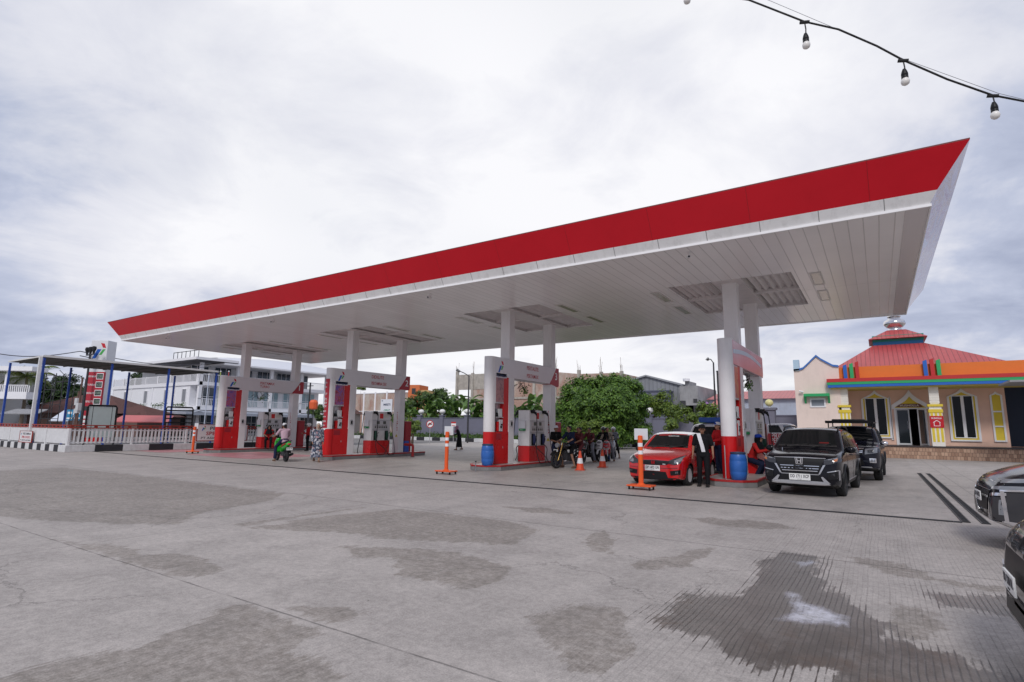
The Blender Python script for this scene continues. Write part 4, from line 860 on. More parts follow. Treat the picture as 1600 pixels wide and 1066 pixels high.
for k, (px, m_, tp, h) in enumerate(((410, BLU, 370, 455), (450, GRN, 360, 452), (485, RDP, 350, 448), (922, BLU, 340, 437), (965, RDP, 330, 435), (1007, GRN, 335, 435))):
    x, z = q(px, tp, 41.7); mb = MB(); mb.prism([(x-.1, e0+.56), (x+.1, e0+.56), (x+.08, z+.02), (x-.12, z-.06)], -.12, .12, 0, frame((0, 41.75, 0), (1, 0, 0), (0, 0, 1))); mqb(mb, 'fin', m_)
mb = MB()
for z in (5.1, 5.45): mb.tube([(ex0+.35, 41.95, z), (ex0+1.1, 41.95, z)], .035, 0, 8)
mqb(mb, 'parapet_rail', CREAM)
# roofs
def hip(x0, x1, y0, y1, z0, X0, X1, Y0, Y1, z1, mt, nm, th=.08):
    vs = [(x0, y0, z0), (x1, y0, z0), (x1, y1, z0), (x0, y1, z0), (X0, Y0, z1), (X1, Y0, z1), (X1, Y1, z1), (X0, Y1, z1)]
    mb = MB(); mb.add(vs, [(0, 1, 5, 4), (1, 2, 6, 5), (2, 3, 7, 6), (3, 0, 4, 7), (4, 5, 6, 7), (3, 2, 1, 0)]); return mqb(mb, nm, mt)
TY = 46.6
xa = q(590, 240, TY)[0]; xb = q(918, 232, TY)[0]; zt_ = q(750, 238, TY)[1]
x0_, z0_ = q(330, 385, 42.6); x1_, z1_ = q(1482, 345, 42.6); zb_ = (z0_+z1_)/2
hip(x0_, x1_, 42.6, 52.6, zb_-.1, xa, xb, TY, TY+3, zt_, REDROOF, 'lower_roof')
zg = q(590, 205, TY)[1]; mb = MB(); mb.box((xa+.02, TY+.05, zt_-.02), (xb-.02, TY+2.95, (zt_+zg)/2)); mqb(mb, 'lantern_blue_band', mat('teal_blue', (.02, .20, .45), .5))
mb = MB(); mb.box((xa-.02, TY, (zt_+zg)/2), (xb+.02, TY+3, zg+.2)); mqb(mb, 'lantern_green_band', mat('teal_green', (.01, .28, .20), .5))
xe0, ze = q(563, 230, TY-.4); xe1, ze1 = q(940, 180, TY-.4); zz_ = (ze+ze1)/2+.12
xd0, zd = q(680, 150, TY+1); xd1, _ = q(800, 145, TY+1)
hip(xe0, xe1, TY-.45, TY+3.45, zz_-.02, xd0, xd1, TY+1, TY+2, zd, REDROOF, 'upper_roof')
dcx = q(727, 100, TY+1.5)[0]; zr = q(727, 120, TY+1.5)[1]; R0 = (q(803, 100, TY+1.5)[0]-q(655, 100, TY+1.5)[0])/2; z0 = zd
mb = MB(); hh = q(727, 75, TY+1.5)[1]-zd
mb.lathe([(R0*.6, -.05), (R0*.6, .12), (R0*.5, .2), (R0*.72, .26), (R0*.98, hh*.5), (R0, hh*.62), (R0*.92, hh*.8), (R0*.55, hh*.98), (R0*.5, hh*1.05), (R0*.62, hh*1.15), (R0*.5, hh*1.3), (R0*.12, hh*1.5), (R0*.05, hh*2.3), (0, hh*2.5)], (dcx, TY+1.5, zd), 'z', 0, 28)
mqb(mb, 'dome', mat('polished_dome', (.72, .70, .70), .16, metal=1, bump=.4, bscale=7), smooth=50)
# left wing with wavy blue parapet
lx0 = q(82, 400, PY)[0]; lx1 = ex0+.7; zt0 = q(80, 410, PY)[1]; zpk = q(215, 318, PY)[1]; 
def wavy(u):   # 0..1 along the top
    return [(0, 0), (.12, .02), (.22, .12), (.34, .45), (.44, .75), (.53, 1.0), (.63, .72), (.75, .48), (.88, .22), (1, .16)]
top = [(lx0+(lx1-lx0)*u_, zt0+(zpk-zt0)*v_) for u_, v_ in wavy(0)]
mb = MB(); mb.prism([(lx0, 0), (lx1, 0)]+top[::-1], -.25, 0, 0, frame((0, PY, 0), (1, 0, 0), (0, 0, 1))); mb.box((lx0, PY+.25, 0), (lx0+.25, 50, zt0-.1)); mb.box((lx1-.25, PY+.25, 0), (lx1, 45, 4.4)); mb.box((lx0, 49.8, 0), (lx1, 50, 4.4)); wg = mqb(mb, 'side_wing', PALEP)
mb = MB(); n_ = len(top); ou = [(x-.0, z+.12) for x, z in top]; mb.add([(x, PY-.1, z) for x, z in top]+[(x, PY-.1, z) for x, z in ou]+[(x, PY+.3, z) for x, z in top]+[(x, PY+.3, z) for x, z in ou], [f for k in range(n_-1) for f in ((k, k+1, n_+k+1, n_+k), (2*n_+k, 3*n_+k, 3*n_+k+1, 2*n_+k+1), (n_+k, n_+k+1, 3*n_+k+1, 3*n_+k), (k, 2*n_+k, 2*n_+k+1, k+1))]); mqb(mb, 'wing_coping', mat('coping_blue', (.05, .17, .50), .5))
mb = MB(); mb.box((lx0, PY-.1, zt0), (lx0+.35, PY+.3, zt0+.75)); mqb(mb, 'corner_block', mat('pale_blue_block', (.45, .60, .72), .5))
a = q(185, 585, PY); b = q(290, 642, PY)
mb = MB(); mb.ring([(a[0], b[1]), (b[0], b[1]), (b[0], a[1]), (a[0], a[1])], [(a[0]+.09, b[1]+.09), (b[0]-.09, b[1]+.09), (b[0]-.09, a[1]-.09), (a[0]+.09, a[1]-.09)], 0, .06, 0, frame((0, PY, 0), (1, 0, 0), (0, 0, 1))); wf = mqb(mb, 'window', TRIMW)
mb = MB(); mb.box((a[0]+.09, PY-.03, b[1]+.09), (b[0]-.09, PY-.02, a[1]-.09)); g = mqb(mb, 'pane', mat('frosted_grey', (.22, .25, .29), .35)); g.parent = wf
a = q(150, 558, PY); b = q(315, 572, PY)
mb = MB(); mb.box((a[0], PY-.5, b[1]), (b[0], PY, a[1]));
for x in (a[0], b[0]-.12): mb.prism([(0, 0), (.35, 0), (0, -.45)], 0, .12, 0, frame((x, PY, b[1]), (0, -1, 0), (0, 0, 1)) @ Matrix.Scale(-1, 4, (0, 0, 1)))
mqb(mb, 'window_canopy', GRN)
lc = thing('wall_camera', 'white camera on the pale pink side wing wall, beside the green window canopy', 'camera', (q(137, 545, PY)[0], PY-.02, q(137, 545, PY)[1]))
mb = MB(); mb.tube([(0, 0, 0), (0, -.15, .02)], .02, 0, 8); mb.build('bracket', WHITE, lc); mb = MB(); mb.tube([(-.16, -.2, .06), (.08, -.14, .0)], .06, 0, 12); mb.build('camera_body', WHITE, lc, smooth=40)
# dark sheet roof of a shelter that cuts in at the right
sh = thing('shelter', 'dark flat shelter roof cutting in from the right edge before the prayer house', 'shelter', (8.2, 38.0, 0))
p = ony(1578, 597, 37.0)
mb = MB(); x0s = p.x; zs_ = p.z
mb.box((x0s-8.2, -1.0, zs_), (x0s-8.2+7, 2.2, zs_+.10)); mb.build('roof', mat('grey_sheet', (.30, .30, .31), .5, var=.1), sh)
mb = MB(); mb.box((x0s-8.2+1.5, .4, 0), (x0s-8.2+1.6, .5, zs_)); mb.box((x0s-8.2+1.5, 1.9, 0), (x0s-8.2+1.6, 2.0, zs_)); mb.build('post', DKSTEEL, sh)
# ------------------------------------------------------------------ striped kerb and picket fence on the left
FXX = -35.8; FYY = 11.75
ka = thing('striped_kerb', 'black and white striped kerb under the white fence, running towards the leftmost island', 'kerb', (FXX, FYY, 0))
def kerb(run, n, step, start, parent, along, h=.36, wd=.35):
    mw = MB(); mk = MB()
    for k in range(n):
        a = start+k*step; tgt = mk if k % 2 else mw
        if along == 'y': tgt.box((0, a, 0), (-wd, a+step, h))
        else: tgt.box((-a, 0, 0), (-a-step, wd, h))
    mw.build('white_blocks', KERBW, parent, bevel=.015); mk.build('black_blocks', KERBB, parent, bevel=.015)
kerb(0, 12, 1.35, 0, ka, 'y')
kb = thing('striped_kerb', 'black and white striped kerb at the far left edge, under the closely boarded fence', 'kerb', (FXX, FYY, 0))
kerb(0, 44, .62, .35, kb, 'x')
yard = MB(); yard.box((-120, FYY+.35, .004), (FXX-.35, 54, .02)); structure(yard.build('yard_paving', mat('yard_paving', (.20, .19, .185), .85, var=.2)))
FRED = mat('fence_rail_red', (.33, .045, .03), .55, var=.2); FWH = mat('fence_white', (.72, .72, .72), .5, var=.08, dirt=.15)
def picket(loc, n, label, along, gap, wd, panelw):
    f = thing('picket_fence', label, 'fence', loc)
    L_ = n*panelw; z0, z1 = .36, 1.24
    mb = MB(); mr = MB()
    cnt = int(L_/gap)
    for k in range(cnt):
        a = k*gap
        if along == 'y': mb.box((-.03, a, z0+.08), (0, a+wd, z1))
        else: mb.box((-a-wd, 0, z0+.08), (-a, .03, z1))
    for z in (z0+.10, z0+.74):
        if along == 'y': mb.box((-.05, 0, z), (-.028, L_, z+.07))
        else: mb.box((-L_, .028, z), (0, .05, z+.07))
    mb.build('pickets', FWH, f)
    for z in (z1, z1+.14):
        if along == 'y': mr.box((-.05, -.02, z), (.03, L_, z+.055))
        else: mr.box((-L_, -.03, z), (.02, .05, z+.055))
    k = 0
    while k*.55 < L_:
        a = k*.55
        if along == 'y': mr.box((-.03, a, z1+.055), (.01, a+.16, z1+.14))
        else: mr.box((-a-.16, -.01, z1+.055), (-a, .03, z1+.14))
        k += 1
    mr.build('red_rails', FRED, f)
    k = 0
    while k*panelw <= L_+.01 and k < 14:
        a = k*panelw; mb = MB()
        if along == 'y': mb.box((-.06, a-.05, z0), (.04, a+.05, z1)); 
        else: mb.box((-a-.05, -.04, z0), (-a+.05, .06, z1))
        mb.build('post', FWH, f); k += 1
    return f
picket((FXX-.15, FYY+.15, 0), 5.35, 'white picket fence with red top rail running back behind the leftmost pump island', 'y', .20, .085, 3.0)
picket((FXX-.32, FYY+.15, 0), 7, 'closely boarded white fence with red top rail at the far left edge', 'x', .145, .13, 3.0)
def namesign(loc, rz, w_, h, lines, label):
    s = thing('name_sign', label, 'sign', loc, rz)
    mb = MB(); mb.box((-w_/2, -.03, 0), (w_/2, 0, h)); mb.build('board', mat('sign_white', (.76, .74, .74), .35), s)
    mb = MB(); b = .045; mb.box((-w_/2-b, -.045, -b), (w_/2+b, .01, 0)); mb.box((-w_/2-b, -.045, h), (w_/2+b, .01, h+b*.4)); mb.box((-w_/2-b, -.045, 0), (-w_/2, .01, h)); mb.box((w_/2, -.045, 0), (w_/2+b, .01, h)); mb.build('red_frame', FRED, s)
    F = frame((0, -.0305, 0), (1, 0, 0), (0, 0, 1))
    mb = MB(); emblem(mb, F @ Matrix.Translation((-w_*.42, h*.62, 0)), h*.30); mb.build('emblem', [LOGOR, LOGOB, LOGOG], s)
    mb = MB(); mb.text(lines[0], w_*.66, h*.20, F @ Matrix.Translation((-w_*.26, h*.66, 0)), 0, .003, .012); mb.text(lines[2], w_*.84, h*.14, F @ Matrix.Translation((-w_*.42, h*.09, 0)), 0, .003, .01); mb.build('black_lettering', INKK, s)
    mb = MB(); mb.text(lines[1], w_*.70, h*.23, F @ Matrix.Translation((-w_*.33, h*.33, 0)), 0, .003, .02); mb.build('red_lettering', INKR, s)
p = ony(40, 690, FYY+.05); namesign((p.x, FYY+.05, p.z-.02), 0, 1.95, .62, ('PERTAMINA', 'SPBU DODO', 'PT ASIATIC HASTOMO'), 'small white name board with red frame on the far left fence')
p = onx(334, 684, FXX+.05)
namesign((FXX+.0, onx(334, 686, FXX).y+.55, .52), pi/2, 3.3, 1.0, ('PERTAMINA', 'SPBU DODO', 'PT ASIATIC HASTOMO'), 'wide white name board with red frame on the fence beside island one')
# carport with blue posts
AX0, AX1, AY0, AY1, AZ = ony(15, 560, 12.0).x, -41.6, 12.0, 22.6, 5.45
av = thing('flat_awning', 'long flat grey awning on thin blue posts behind the white fence', 'awning', (AX1, AY0, 0))
def loc(o, v): o.data.transform(Matrix.Translation((-v[0], -v[1], -v[2]))); return o
mb = MB(); mb.box((AX0, AY0, AZ), (AX1, AY1, AZ+.04)); y = AY0+.5
while y < AY1: mb.box((AX0+.1, y, AZ-.06), (AX1-.1, y+.06, AZ)); y += 1.2
loc(mb.build('roof_sheet', mat('awning_sheet', (.10, .10, .088), .7, var=.15), av), (AX1, AY0, 0))
mb = MB(); mb.box((AX1, AY0, AZ-.03), (AX1+.05, AY1, AZ+.10)); mb.box((AX0, AY0-.05, AZ-.02), (AX1+.05, AY0, AZ+.06)); loc(mb.build('white_edge', mat('awning_edge', (.68, .68, .66), .5), av), (AX1, AY0, 0))
def near_y(px, py, X): return onx(px, py, X).y
for px in (64, 172, 262, 338):
    y = min(AY1-.06, max(AY0+.06, near_y(px, 600, AX1-.1))); mb = MB(); mb.box((AX1-.16, y-.055, 0), (AX1-.05, y+.055, AZ-.06)); loc(mb.build('post', BLUEP, av), (AX1, AY0, 0))
for px in (5, 108, 200, 272):
    y = min(AY1-.06, max(AY0+.06, near_y(px, 600, AX0+.1))); mb = MB(); mb.box((AX0+.05, y-.055, 0), (AX0+.16, y+.055, AZ-.06)); loc(mb.build('post', BLUEP, av), (AX1, AY0, 0))
mb = MB(); y = near_y(58, 600, AX1+.0); mb.box((AX1-.03, y-.09, 0), (AX1+.12, y+.06, AZ-.03)); loc(mb.build('post', FWH, av), (AX1, AY0, 0))
# price totem
tp = atd(147, 640, 45); TZ = 8.27
tt = thing('price_totem', 'tall white price board with coloured emblem and red price panel', 'price sign', (tp.x, tp.y, 0), radians(34))
tw = 1.35
mb = MB(); mb.box((-tw/2, -.3, 2.2), (tw/2, .75, TZ)); mb.build('cabinet', mat('totem_white', (.74, .75, .77), .35, var=.04), tt, bevel=.02)
mb = MB(); mb.box((-.5, -.2, 0), (.5, .6, 2.2)); mb.build('base', REDP, tt)
F = frame((0, -.3, 0), (1, 0, 0), (0, 0, 1))
mb = MB(); mb.box((-tw/2-.004, -.305, 1.1), (tw/2-.0, -.30, 5.65)); mb.box((tw/2, -.305, 1.1), (tw/2+.006, -.12, 5.65)); mb.build('red_panel', mat('price_red', (.48, .03, .05), .4, var=.1), tt)
mb = MB(); emblem(mb, F @ Matrix.Translation((-.50, 6.75, 0)), 1.3); mb.build('emblem', [LOGOR, LOGOB, LOGOG], tt)
mb = MB(); mb.text('74.914.02', 1.1, .2, F @ Matrix.Translation((-.55, 6.15, 0)), 0, .004, .012); mb.text('24 JAM', .6, .16, F @ Matrix.Translation((-.3, 5.84, 0)), 0, .004, .01); mb.build('number_lettering', INKK, tt)
mb = MB(); md = MB(); mt_ = MB()
F2 = F @ Matrix.Translation((0, 0, .006))
for k, (nm, pr) in enumerate((('PERTAMAX', '12.900'), ('TURBO', '14.350'), ('PERTALITE', '10.000'), ('DEXLITE', '13.950'))):
    z = 5.12-.68*k
    mb.text(nm, .68, .15, F2 @ Matrix.Translation((-.63, z+.08, 0)), 0, .004, .012); mb.box((.08, z-.08, .002), (.64, z+.42, .01), 0, F2)
    md.box((.12, z-.03, .01), (.60, z+.37, .014), 0, F2); mt_.text(pr, .4, .22, F2 @ Matrix.Translation((.16, z+.06, .014)), 0, .003)
for k in range(3): mb.box((-.6, 1.2+.33*k, .002), (.6, 1.42+.33*k, .006), 0, F2)
md.box((-.55, 2.5, .002), (.55, 2.85, .012), 0, F2)
mb.build('white_lettering', INKW, tt); md.build('display', mat('led_black', (.04, .05, .05), .3), tt); mt_.build('display_digits', mat('led_green', (.30, .42, .32), .4), tt)
# utility pole, wires, scaffolding
UP_ = atd(127, 660, 44)
up = thing('utility_pole', 'dark steel pole with three floodlights on top, left of the price board', 'utility pole', (UP_.x, UP_.y, 0))
mb = MB(); mb.cyl((0, 0, 0), (0, 0, 7.4), .10, 0, 10, .07); mb.build('pole', DKSTEEL, up)
mb = MB(); mb.box((-.75, -.04, 6.95), (.75, .04, 7.05)); mb.build('crossarm', DKSTEEL, up)
for x in (-.65, 0, .65): mb = MB(); mb.lathe([(.06, 7.05), (.09, 7.2), (.17, 7.45), (.14, 7.62), (0, 7.66)], (x, 0, 0), seg=12); mb.build('floodlight', BLACK, up, smooth=40)
for k, (px, py, D, h) in enumerate(((117, 660, 47, 7.0), (120, 660, 44.6, 6.6))):
    g = atd(px, py, D); u2 = thing('utility_pole', ['thin brown pole crowded with meter boxes, left of the price board', 'second thin brown pole with cables just left of the price board'][k], 'utility pole', (g.x, g.y, 0))
    mb = MB(); mb.cyl((0, 0, 0), (0, 0, 4.2+k), .07, 0, 8); mb.build('pole', mat('rusty_pole', (.16, .09, .07), .7, var=.3), u2)
    mb = MB(); mb.box((-.25, -.15, 3.0-k*.5), (.25, .1, 3.6-k*.5)); mb.box((-.2, -.14, 2.3), (.15, .1, 2.7)); mb.build('meter_box', mat('pale_meter', (.62, .62, .62), .5), u2)
for k, (pa, pb) in enumerate((((-60, 540, 40), (125, 549, 44)), ((125, 549, 44), (330, 568, 70)), ((125, 556, 44), (330, 573, 70)))):
    A_, B_ = atd(*pa), atd(*pb); c = thing('overhead_wire', ['overhead wire crossing the sky at the far left', 'upper overhead wire from the floodlight pole to the white hotel', 'lower overhead wire from the floodlight pole to the white hotel'][k], 'wire', (0, 0, 0))
    pts = [A_.lerp(B_, u/10)-Vector((0, 0, 1.0*sin(pi*u/10)*.6)) for u in range(11)]
    mb = MB(); mb.tube(pts, .035, 0, 6); mb.build('wire', mat('wire_grey', (.08, .08, .1), .6), c)
def scaffold(px, D, wd, h, label, n=3):
    g = atd(px, 660, D); s = thing('scaffold_tower', label, 'scaffold', (g.x, g.y, 0), .5)
    mb = MB()
    for x in (-wd/2, wd/2):
        for y in (-.35, .35): mb.cyl((x, y, 0), (x, y, h), .035, 0, 6)
    z = .6
    while z < h: mb.box((-wd/2, -.37, z), (wd/2, -.33, z+.05)); mb.box((-wd/2, .33, z), (wd/2, .37, z+.05)); z += 1.2
    mb.build('frame', DKSTEEL, s)
    mb = MB(); z = .6
    while z+1.2 < h: mb.tube([(-wd/2, -.35, z), (wd/2, -.35, z+1.2)], .02, 0, 5); z += 1.2
    mb.build('brace', DKSTEEL, s)
scaffold(76, 46, .9, 5.6, 'slim lattice mast with dark rungs between the blue posts'); scaffold(122, 49, 1.0, 5.4, 'second lattice mast close behind the brown poles')
bs_ = atd(98, 596, 47); cb_ = thing('cable_bridge', 'dark horizontal bar with diagonal stays joining the two lattice masts', 'frame', tuple(bs_))
mb = MB(); mb.tube([(-1.2, 0, 0), (1.4, .2, 0)], .045, 0, 6); mb.tube([(-1.0, 0, 1.0), (1.3, .2, -.1)], .025, 0, 6); mb.tube([(-.9, 0, -.4), (1.3, .2, .9)], .025, 0, 6); mb.build('bars', DKSTEEL, cb_)
# framed white board and black ladder rack
g = onx(154, 690, -38.5); bd = thing('framed_board', 'pale board in a rounded black pipe frame behind the picket fence', 'notice board', (-38.5, g.y, 0), pi/2)
mb = MB(); mb.tube([(-.75, 0, 0), (-.75, 0, 2.45), (-.68, 0, 2.56), (.68, 0, 2.56), (.75, 0, 2.45), (.75, 0, 0)], .055, 0, 8); mb.tube([(-.48, 0, .6), (-.48, 0, 2.5)], .025, 0, 6); mb.tube([(.5, 0, .6), (.5, 0, 2.5)], .025, 0, 6); mb.build('pipe_frame', BLKP, bd)
mb = MB(); mb.box((-.68, -.02, .7), (.68, .02, 2.5)); mb.build('board', mat('pale_green_board', (.52, .60, .58), .5, var=.06), bd)
g = onx(276, 690, -38.5); rk = thing('ladder_rack', 'black ladder-like pipe rack behind the picket fence, right of the framed board', 'rack', (-38.5, g.y, 0), pi/2)
mb = MB(); mb.tube([(-.85, 0, 0), (-.85, 0, 2.5), (-.78, 0, 2.62), (.78, 0, 2.62), (.85, 0, 2.5), (.85, 0, 0)], .05, 0, 8); mb.build('pipe_frame', BLKP, rk)
mb = MB()
for k in range(8): mb.tube([(-.83, 0, 2.4-.26*k), (.83, 0, 2.4-.26*k)], .045, 0, 6)
mb.build('rungs', BLKP, rk)
# ------------------------------------------------------------------ foliage tools
def leafmat(nm, c1, c2, rough=.55):
    if nm in _mats: return _mats[nm]
    mt = bpy.data.materials.new(nm); mt.use_nodes = True; tt_ = mt.node_tree; b = tt_.nodes['Principled BSDF']
    g_ = tt_.nodes.new('ShaderNodeNewGeometry'); r = tt_.nodes.new('ShaderNodeValToRGB'); tt_.links.new(g_.outputs['Random Per Island'], r.inputs[0])
    r.color_ramp.elements[0].color = (*c1, 1); r.color_ramp.elements[1].color = (*c2, 1); e = r.color_ramp.elements.new(.93); e.color = (c2[0]*1.5, c2[1]*1.35, c2[2], 1)
    tt_.links.new(r.outputs[0], b.inputs['Base Color']); b.inputs['Roughness'].default_value = rough
    tr = tt_.nodes.new('ShaderNodeBsdfTranslucent'); tt_.links.new(r.outputs[0], tr.inputs[0]); ms = tt_.nodes.new('ShaderNodeMixShader'); ms.inputs[0].default_value = .25
    o = tt_.nodes['Material Output']; tt_.links.new(b.outputs[0], ms.inputs[1]); tt_.links.new(tr.outputs[0], ms.inputs[2]); tt_.links.new(ms.outputs[0], o.inputs[0])
    _mats[nm] = mt; return mt
def leaves_mesh(name, centers, dirs, size, parent, mt, rng, aspect=.42):
    n = len(centers); d = dirs/np.linalg.norm(dirs, axis=1)[:, None]
    a = rng.normal(size=(n, 3)); a -= (a*d).sum(1)[:, None]*d; a /= np.linalg.norm(a, axis=1)[:, None]; b = np.cross(d, a)
    s = size*(.7+.6*rng.random(n))[:, None]
    # leaf: long axis a (drooping), width b
    a[:, 2] -= .35; a /= np.linalg.norm(a, axis=1)[:, None]
    p0 = centers-a*s*.5; p2 = centers+a*s*.5; p1 = centers+b*s*aspect*.5-d*s*.08; p3 = centers-b*s*aspect*.5-d*s*.08
    V = np.stack([p0, p1, p2, p3], 1).reshape(-1, 3); me = bpy.data.meshes.new(name)
    me.vertices.add(4*n); me.vertices.foreach_set('co', V.ravel().astype(np.float32)); me.loops.add(4*n); me.loops.foreach_set('vertex_index', np.arange(4*n, dtype=np.int32))
    me.polygons.add(n); me.polygons.foreach_set('loop_start', (np.arange(n)*4).astype(np.int32)); me.polygons.foreach_set('loop_total', np.full(n, 4, np.int32)); me.update(calc_edges=True); me.materials.append(mt)
    o = bpy.data.objects.new(name, me); COL.objects.link(o); o.parent = parent; return o
def tree(name, label, cat, loc, blobs, n, size, mt, trunk_h, trunk_r, seed, group=None, clump=.45, part='crown', tcol=(.10, .075, .055)):
    rng = np.random.default_rng(seed); T = thing(name, label, cat, loc, 0, group)
    C = []; Dn = []
    tot = sum(b[3]*b[4]*b[5] for b in blobs); 
    for (bx, by, bz, rx, ry, rz) in blobs:
        k = max(1, int(n*(rx*ry*rz)/tot)); nc = max(5, int(k/140))
        u = rng.normal(size=(nc, 3)); u /= np.linalg.norm(u, axis=1)[:, None]; rad = (.72+.33*rng.random(nc))[:, None]
        cc = u*rad*np.array([rx, ry, rz])+np.array([bx, by, bz]); cr = clump*(.6+.8*rng.random(nc))
        idx = rng.integers(0, nc, k); v = rng.normal(size=(k, 3)); v /= np.linalg.norm(v, axis=1)[:, None]
        v[:, 2] = np.where(v[:, 2] < -.3, -v[:, 2], v[:, 2])
        r = (rng.random(k)**.4)[:, None]*cr[idx][:, None]
        C.append(cc[idx]+v*r); Dn.append(v+u[idx]*.6+np.array([0, 0, .5])+rng.normal(size=(k, 3))*.45)
    leaves_mesh(part, np.concatenate(C), np.concatenate(Dn), size, T, mt, rng)
    mb = MB(); rr_ = random.Random(seed)
    mb.tube([(0, 0, -.05), (.05*trunk_h*rr_.uniform(-1, 1), 0, trunk_h*.5), (0, 0, trunk_h)], [trunk_r*1.3, trunk_r, trunk_r*.8], 0, 10)
    for b in blobs[:9]:
        mid = Vector((b[0]*.45, b[1]*.45, trunk_h+(b[2]-trunk_h)*.4)); mb.tube([(0, 0, trunk_h*.85), mid, (b[0]*.9, b[1]*.9, b[2]+b[5]*.3)], [trunk_r*.7, trunk_r*.42, trunk_r*.15], 0, 7)
    mb.build('trunk', mat('bark_'+name, tcol, .9, var=.3, vscale=6), T, smooth=50); return T
MANGO = leafmat('mango_leaf', (.030, .085, .016), (.11, .22, .035)); DKL = leafmat('dark_leaf', (.010, .030, .012), (.035, .075, .02)); BRL = leafmat('light_leaf', (.05, .10, .018), (.14, .22, .04)); MIDL = leafmat('mid_leaf', (.02, .06, .015), (.07, .13, .03))
# the big mango tree behind the motorbikes
g = atd(932, 690, 46); sc_ = 46/FPX
def mt_blob(px, py, rpx, rz=None, dy=0): return ((px-932)*sc_*.835+dy*(-.55), (px-932)*sc_*.55+dy*.835, EYE+(669-py)*sc_, rpx*sc_, rpx*sc_*.9, (rz or rpx)*sc_)
bl = [mt_blob(890, 683, 20, 12, -1), mt_blob(940, 684, 34, 12, -3), mt_blob(985, 682, 18, 12, -2), mt_blob(945, 620, 33, 30), mt_blob(910, 640, 34, 30), mt_blob(975, 635, 36, 34), mt_blob(885, 662, 26, 26), mt_blob(990, 662, 24, 28), mt_blob(938, 655, 48, 36), mt_blob(903, 618, 22, 20), mt_blob(978, 613, 24, 20), mt_blob(925, 606, 22, 16), mt_blob(962, 606, 22, 16), mt_blob(875, 650, 15, 18), mt_blob(940, 640, 44, 34, -2.2), mt_blob(905, 672, 26, 20, -1.5), mt_blob(975, 678, 24, 16, -1)]
tree('mango_tree', 'large dense round dark green tree behind the queueing motorbikes', 'tree', (g.x, g.y, 0), bl, 80000, .27, MANGO, 1.2, .30, 3, clump=.62)
def px_tree(name, label, cat, px, base, D, blobs, n, size, mt, seed, group=None, clump=.5, th=None, tr=.1):
    g = atd(px, 664, D); s = D/FPX; hz = 660.8+.01230*px
    bb = [((x-px)*s*.835, (x-px)*s*.55, EYE+(hz-y)*s, r*s, r*s, (rz or r)*s) for (x, y, r, rz) in blobs]
    zmin = min(b[2]-b[5]*.3 for b in bb)
    return tree(name, label, cat, (g.x, g.y, 0), bb, n, size, mt, th if th else max(.3, zmin), tr, seed, group, clump)
px_tree('leafy_shrub', 'pale green shrub before the grey wall, left of the standing man in black', 'shrub', 1045, 0, 45, [(1030, 634, 9, 17), (1050, 645, 12, 12), (1043, 626, 6, 8)], 3600, .22, BRL, 11, clump=.5)
px_tree('leafy_shrub', 'bright leafy bush against the wall behind the white car roof', 'shrub', 1098, 0, 41, [(1094, 655, 17, 17), (1106, 648, 14, 14), (1088, 668, 13, 10), (1070, 655, 10, 12)], 5200, .22, BRL, 12, clump=.4)
px_tree('leafy_shrub', 'small round bush in front of the wall just above the red hatchback', 'shrub', 1046, 0, 40, [(1046, 668, 11, 8)], 1500, .2, BRL, 13, clump=.3)
px_tree('leafy_shrub', 'yellow-green shrub behind the riders, at the foot of the mango tree', 'shrub', 925, 0, 40, [(925, 673, 15, 9), (945, 678, 10, 7), (905, 676, 8, 6)], 2200, .22, BRL, 14, clump=.35)
px_tree('leafy_shrub', 'round shrub by the grey wall just right of island two', 'shrub', 645, 0, 50, [(645, 672, 13, 9), (634, 662, 8, 12)], 1900, .24, BRL, 15, clump=.4)
px_tree('broadleaf_tree', 'dark tree left of the white hotel, between the awning posts', 'tree', 208, 0, 88, [(205, 610, 10, 16), (214, 602, 9, 12), (210, 628, 10, 10)], 4200, .5, DKL, 16, clump=.9, tr=.2)
px_tree('broadleaf_tree', 'dark spreading tree behind the lattice masts', 'tree', 92, 0, 75, [(80, 612, 13, 12), (98, 606, 14, 12), (72, 630, 14, 12), (110, 618, 12, 12), (128, 622, 10, 12), (90, 628, 20, 14)], 11000, .42, DKL, 17, clump=.8, tr=.25)
px_tree('broadleaf_tree', 'dark low tree mass at the left edge below the palm', 'tree', 30, 0, 62, [(15, 632, 18, 11), (40, 638, 20, 10), (58, 618, 12, 14), (50, 600, 8, 12)], 8000, .38, DKL, 18, clump=.7, tr=.2)
px_tree('leafy_shrub', 'small potted shrubs row in front of the white hotel ground floor', 'shrub', 510, 0, 66, [(500, 650, 10, 12), (488, 646, 8, 7), (520, 655, 7, 10)], 3000, .3, MIDL, 19, clump=.5)
px_tree('leafy_shrub', 'pale weed clump growing on top of the brick wall seen through island two', 'shrub', 561, 0, 92, [(561, 609, 6, 4)], 500, .35, BRL, 20, clump=.4, th=5.0, tr=.05)
px_tree('broadleaf_tree', 'yellow-green tree top rising behind the banana plants', 'tree', 668, 0, 82, [(668, 627, 18, 9), (688, 622, 13, 9), (650, 633, 12, 7)], 4200, .4, MIDL, 21, clump=.7, tr=.2)
px_tree('broadleaf_tree', 'light tree tops behind the grey house, right of the mango tree', 'tree', 1022, 0, 60, [(1016, 638, 9, 14), (1028, 648, 9, 10)], 2400, .26, BRL, 22, clump=.6, tr=.15)
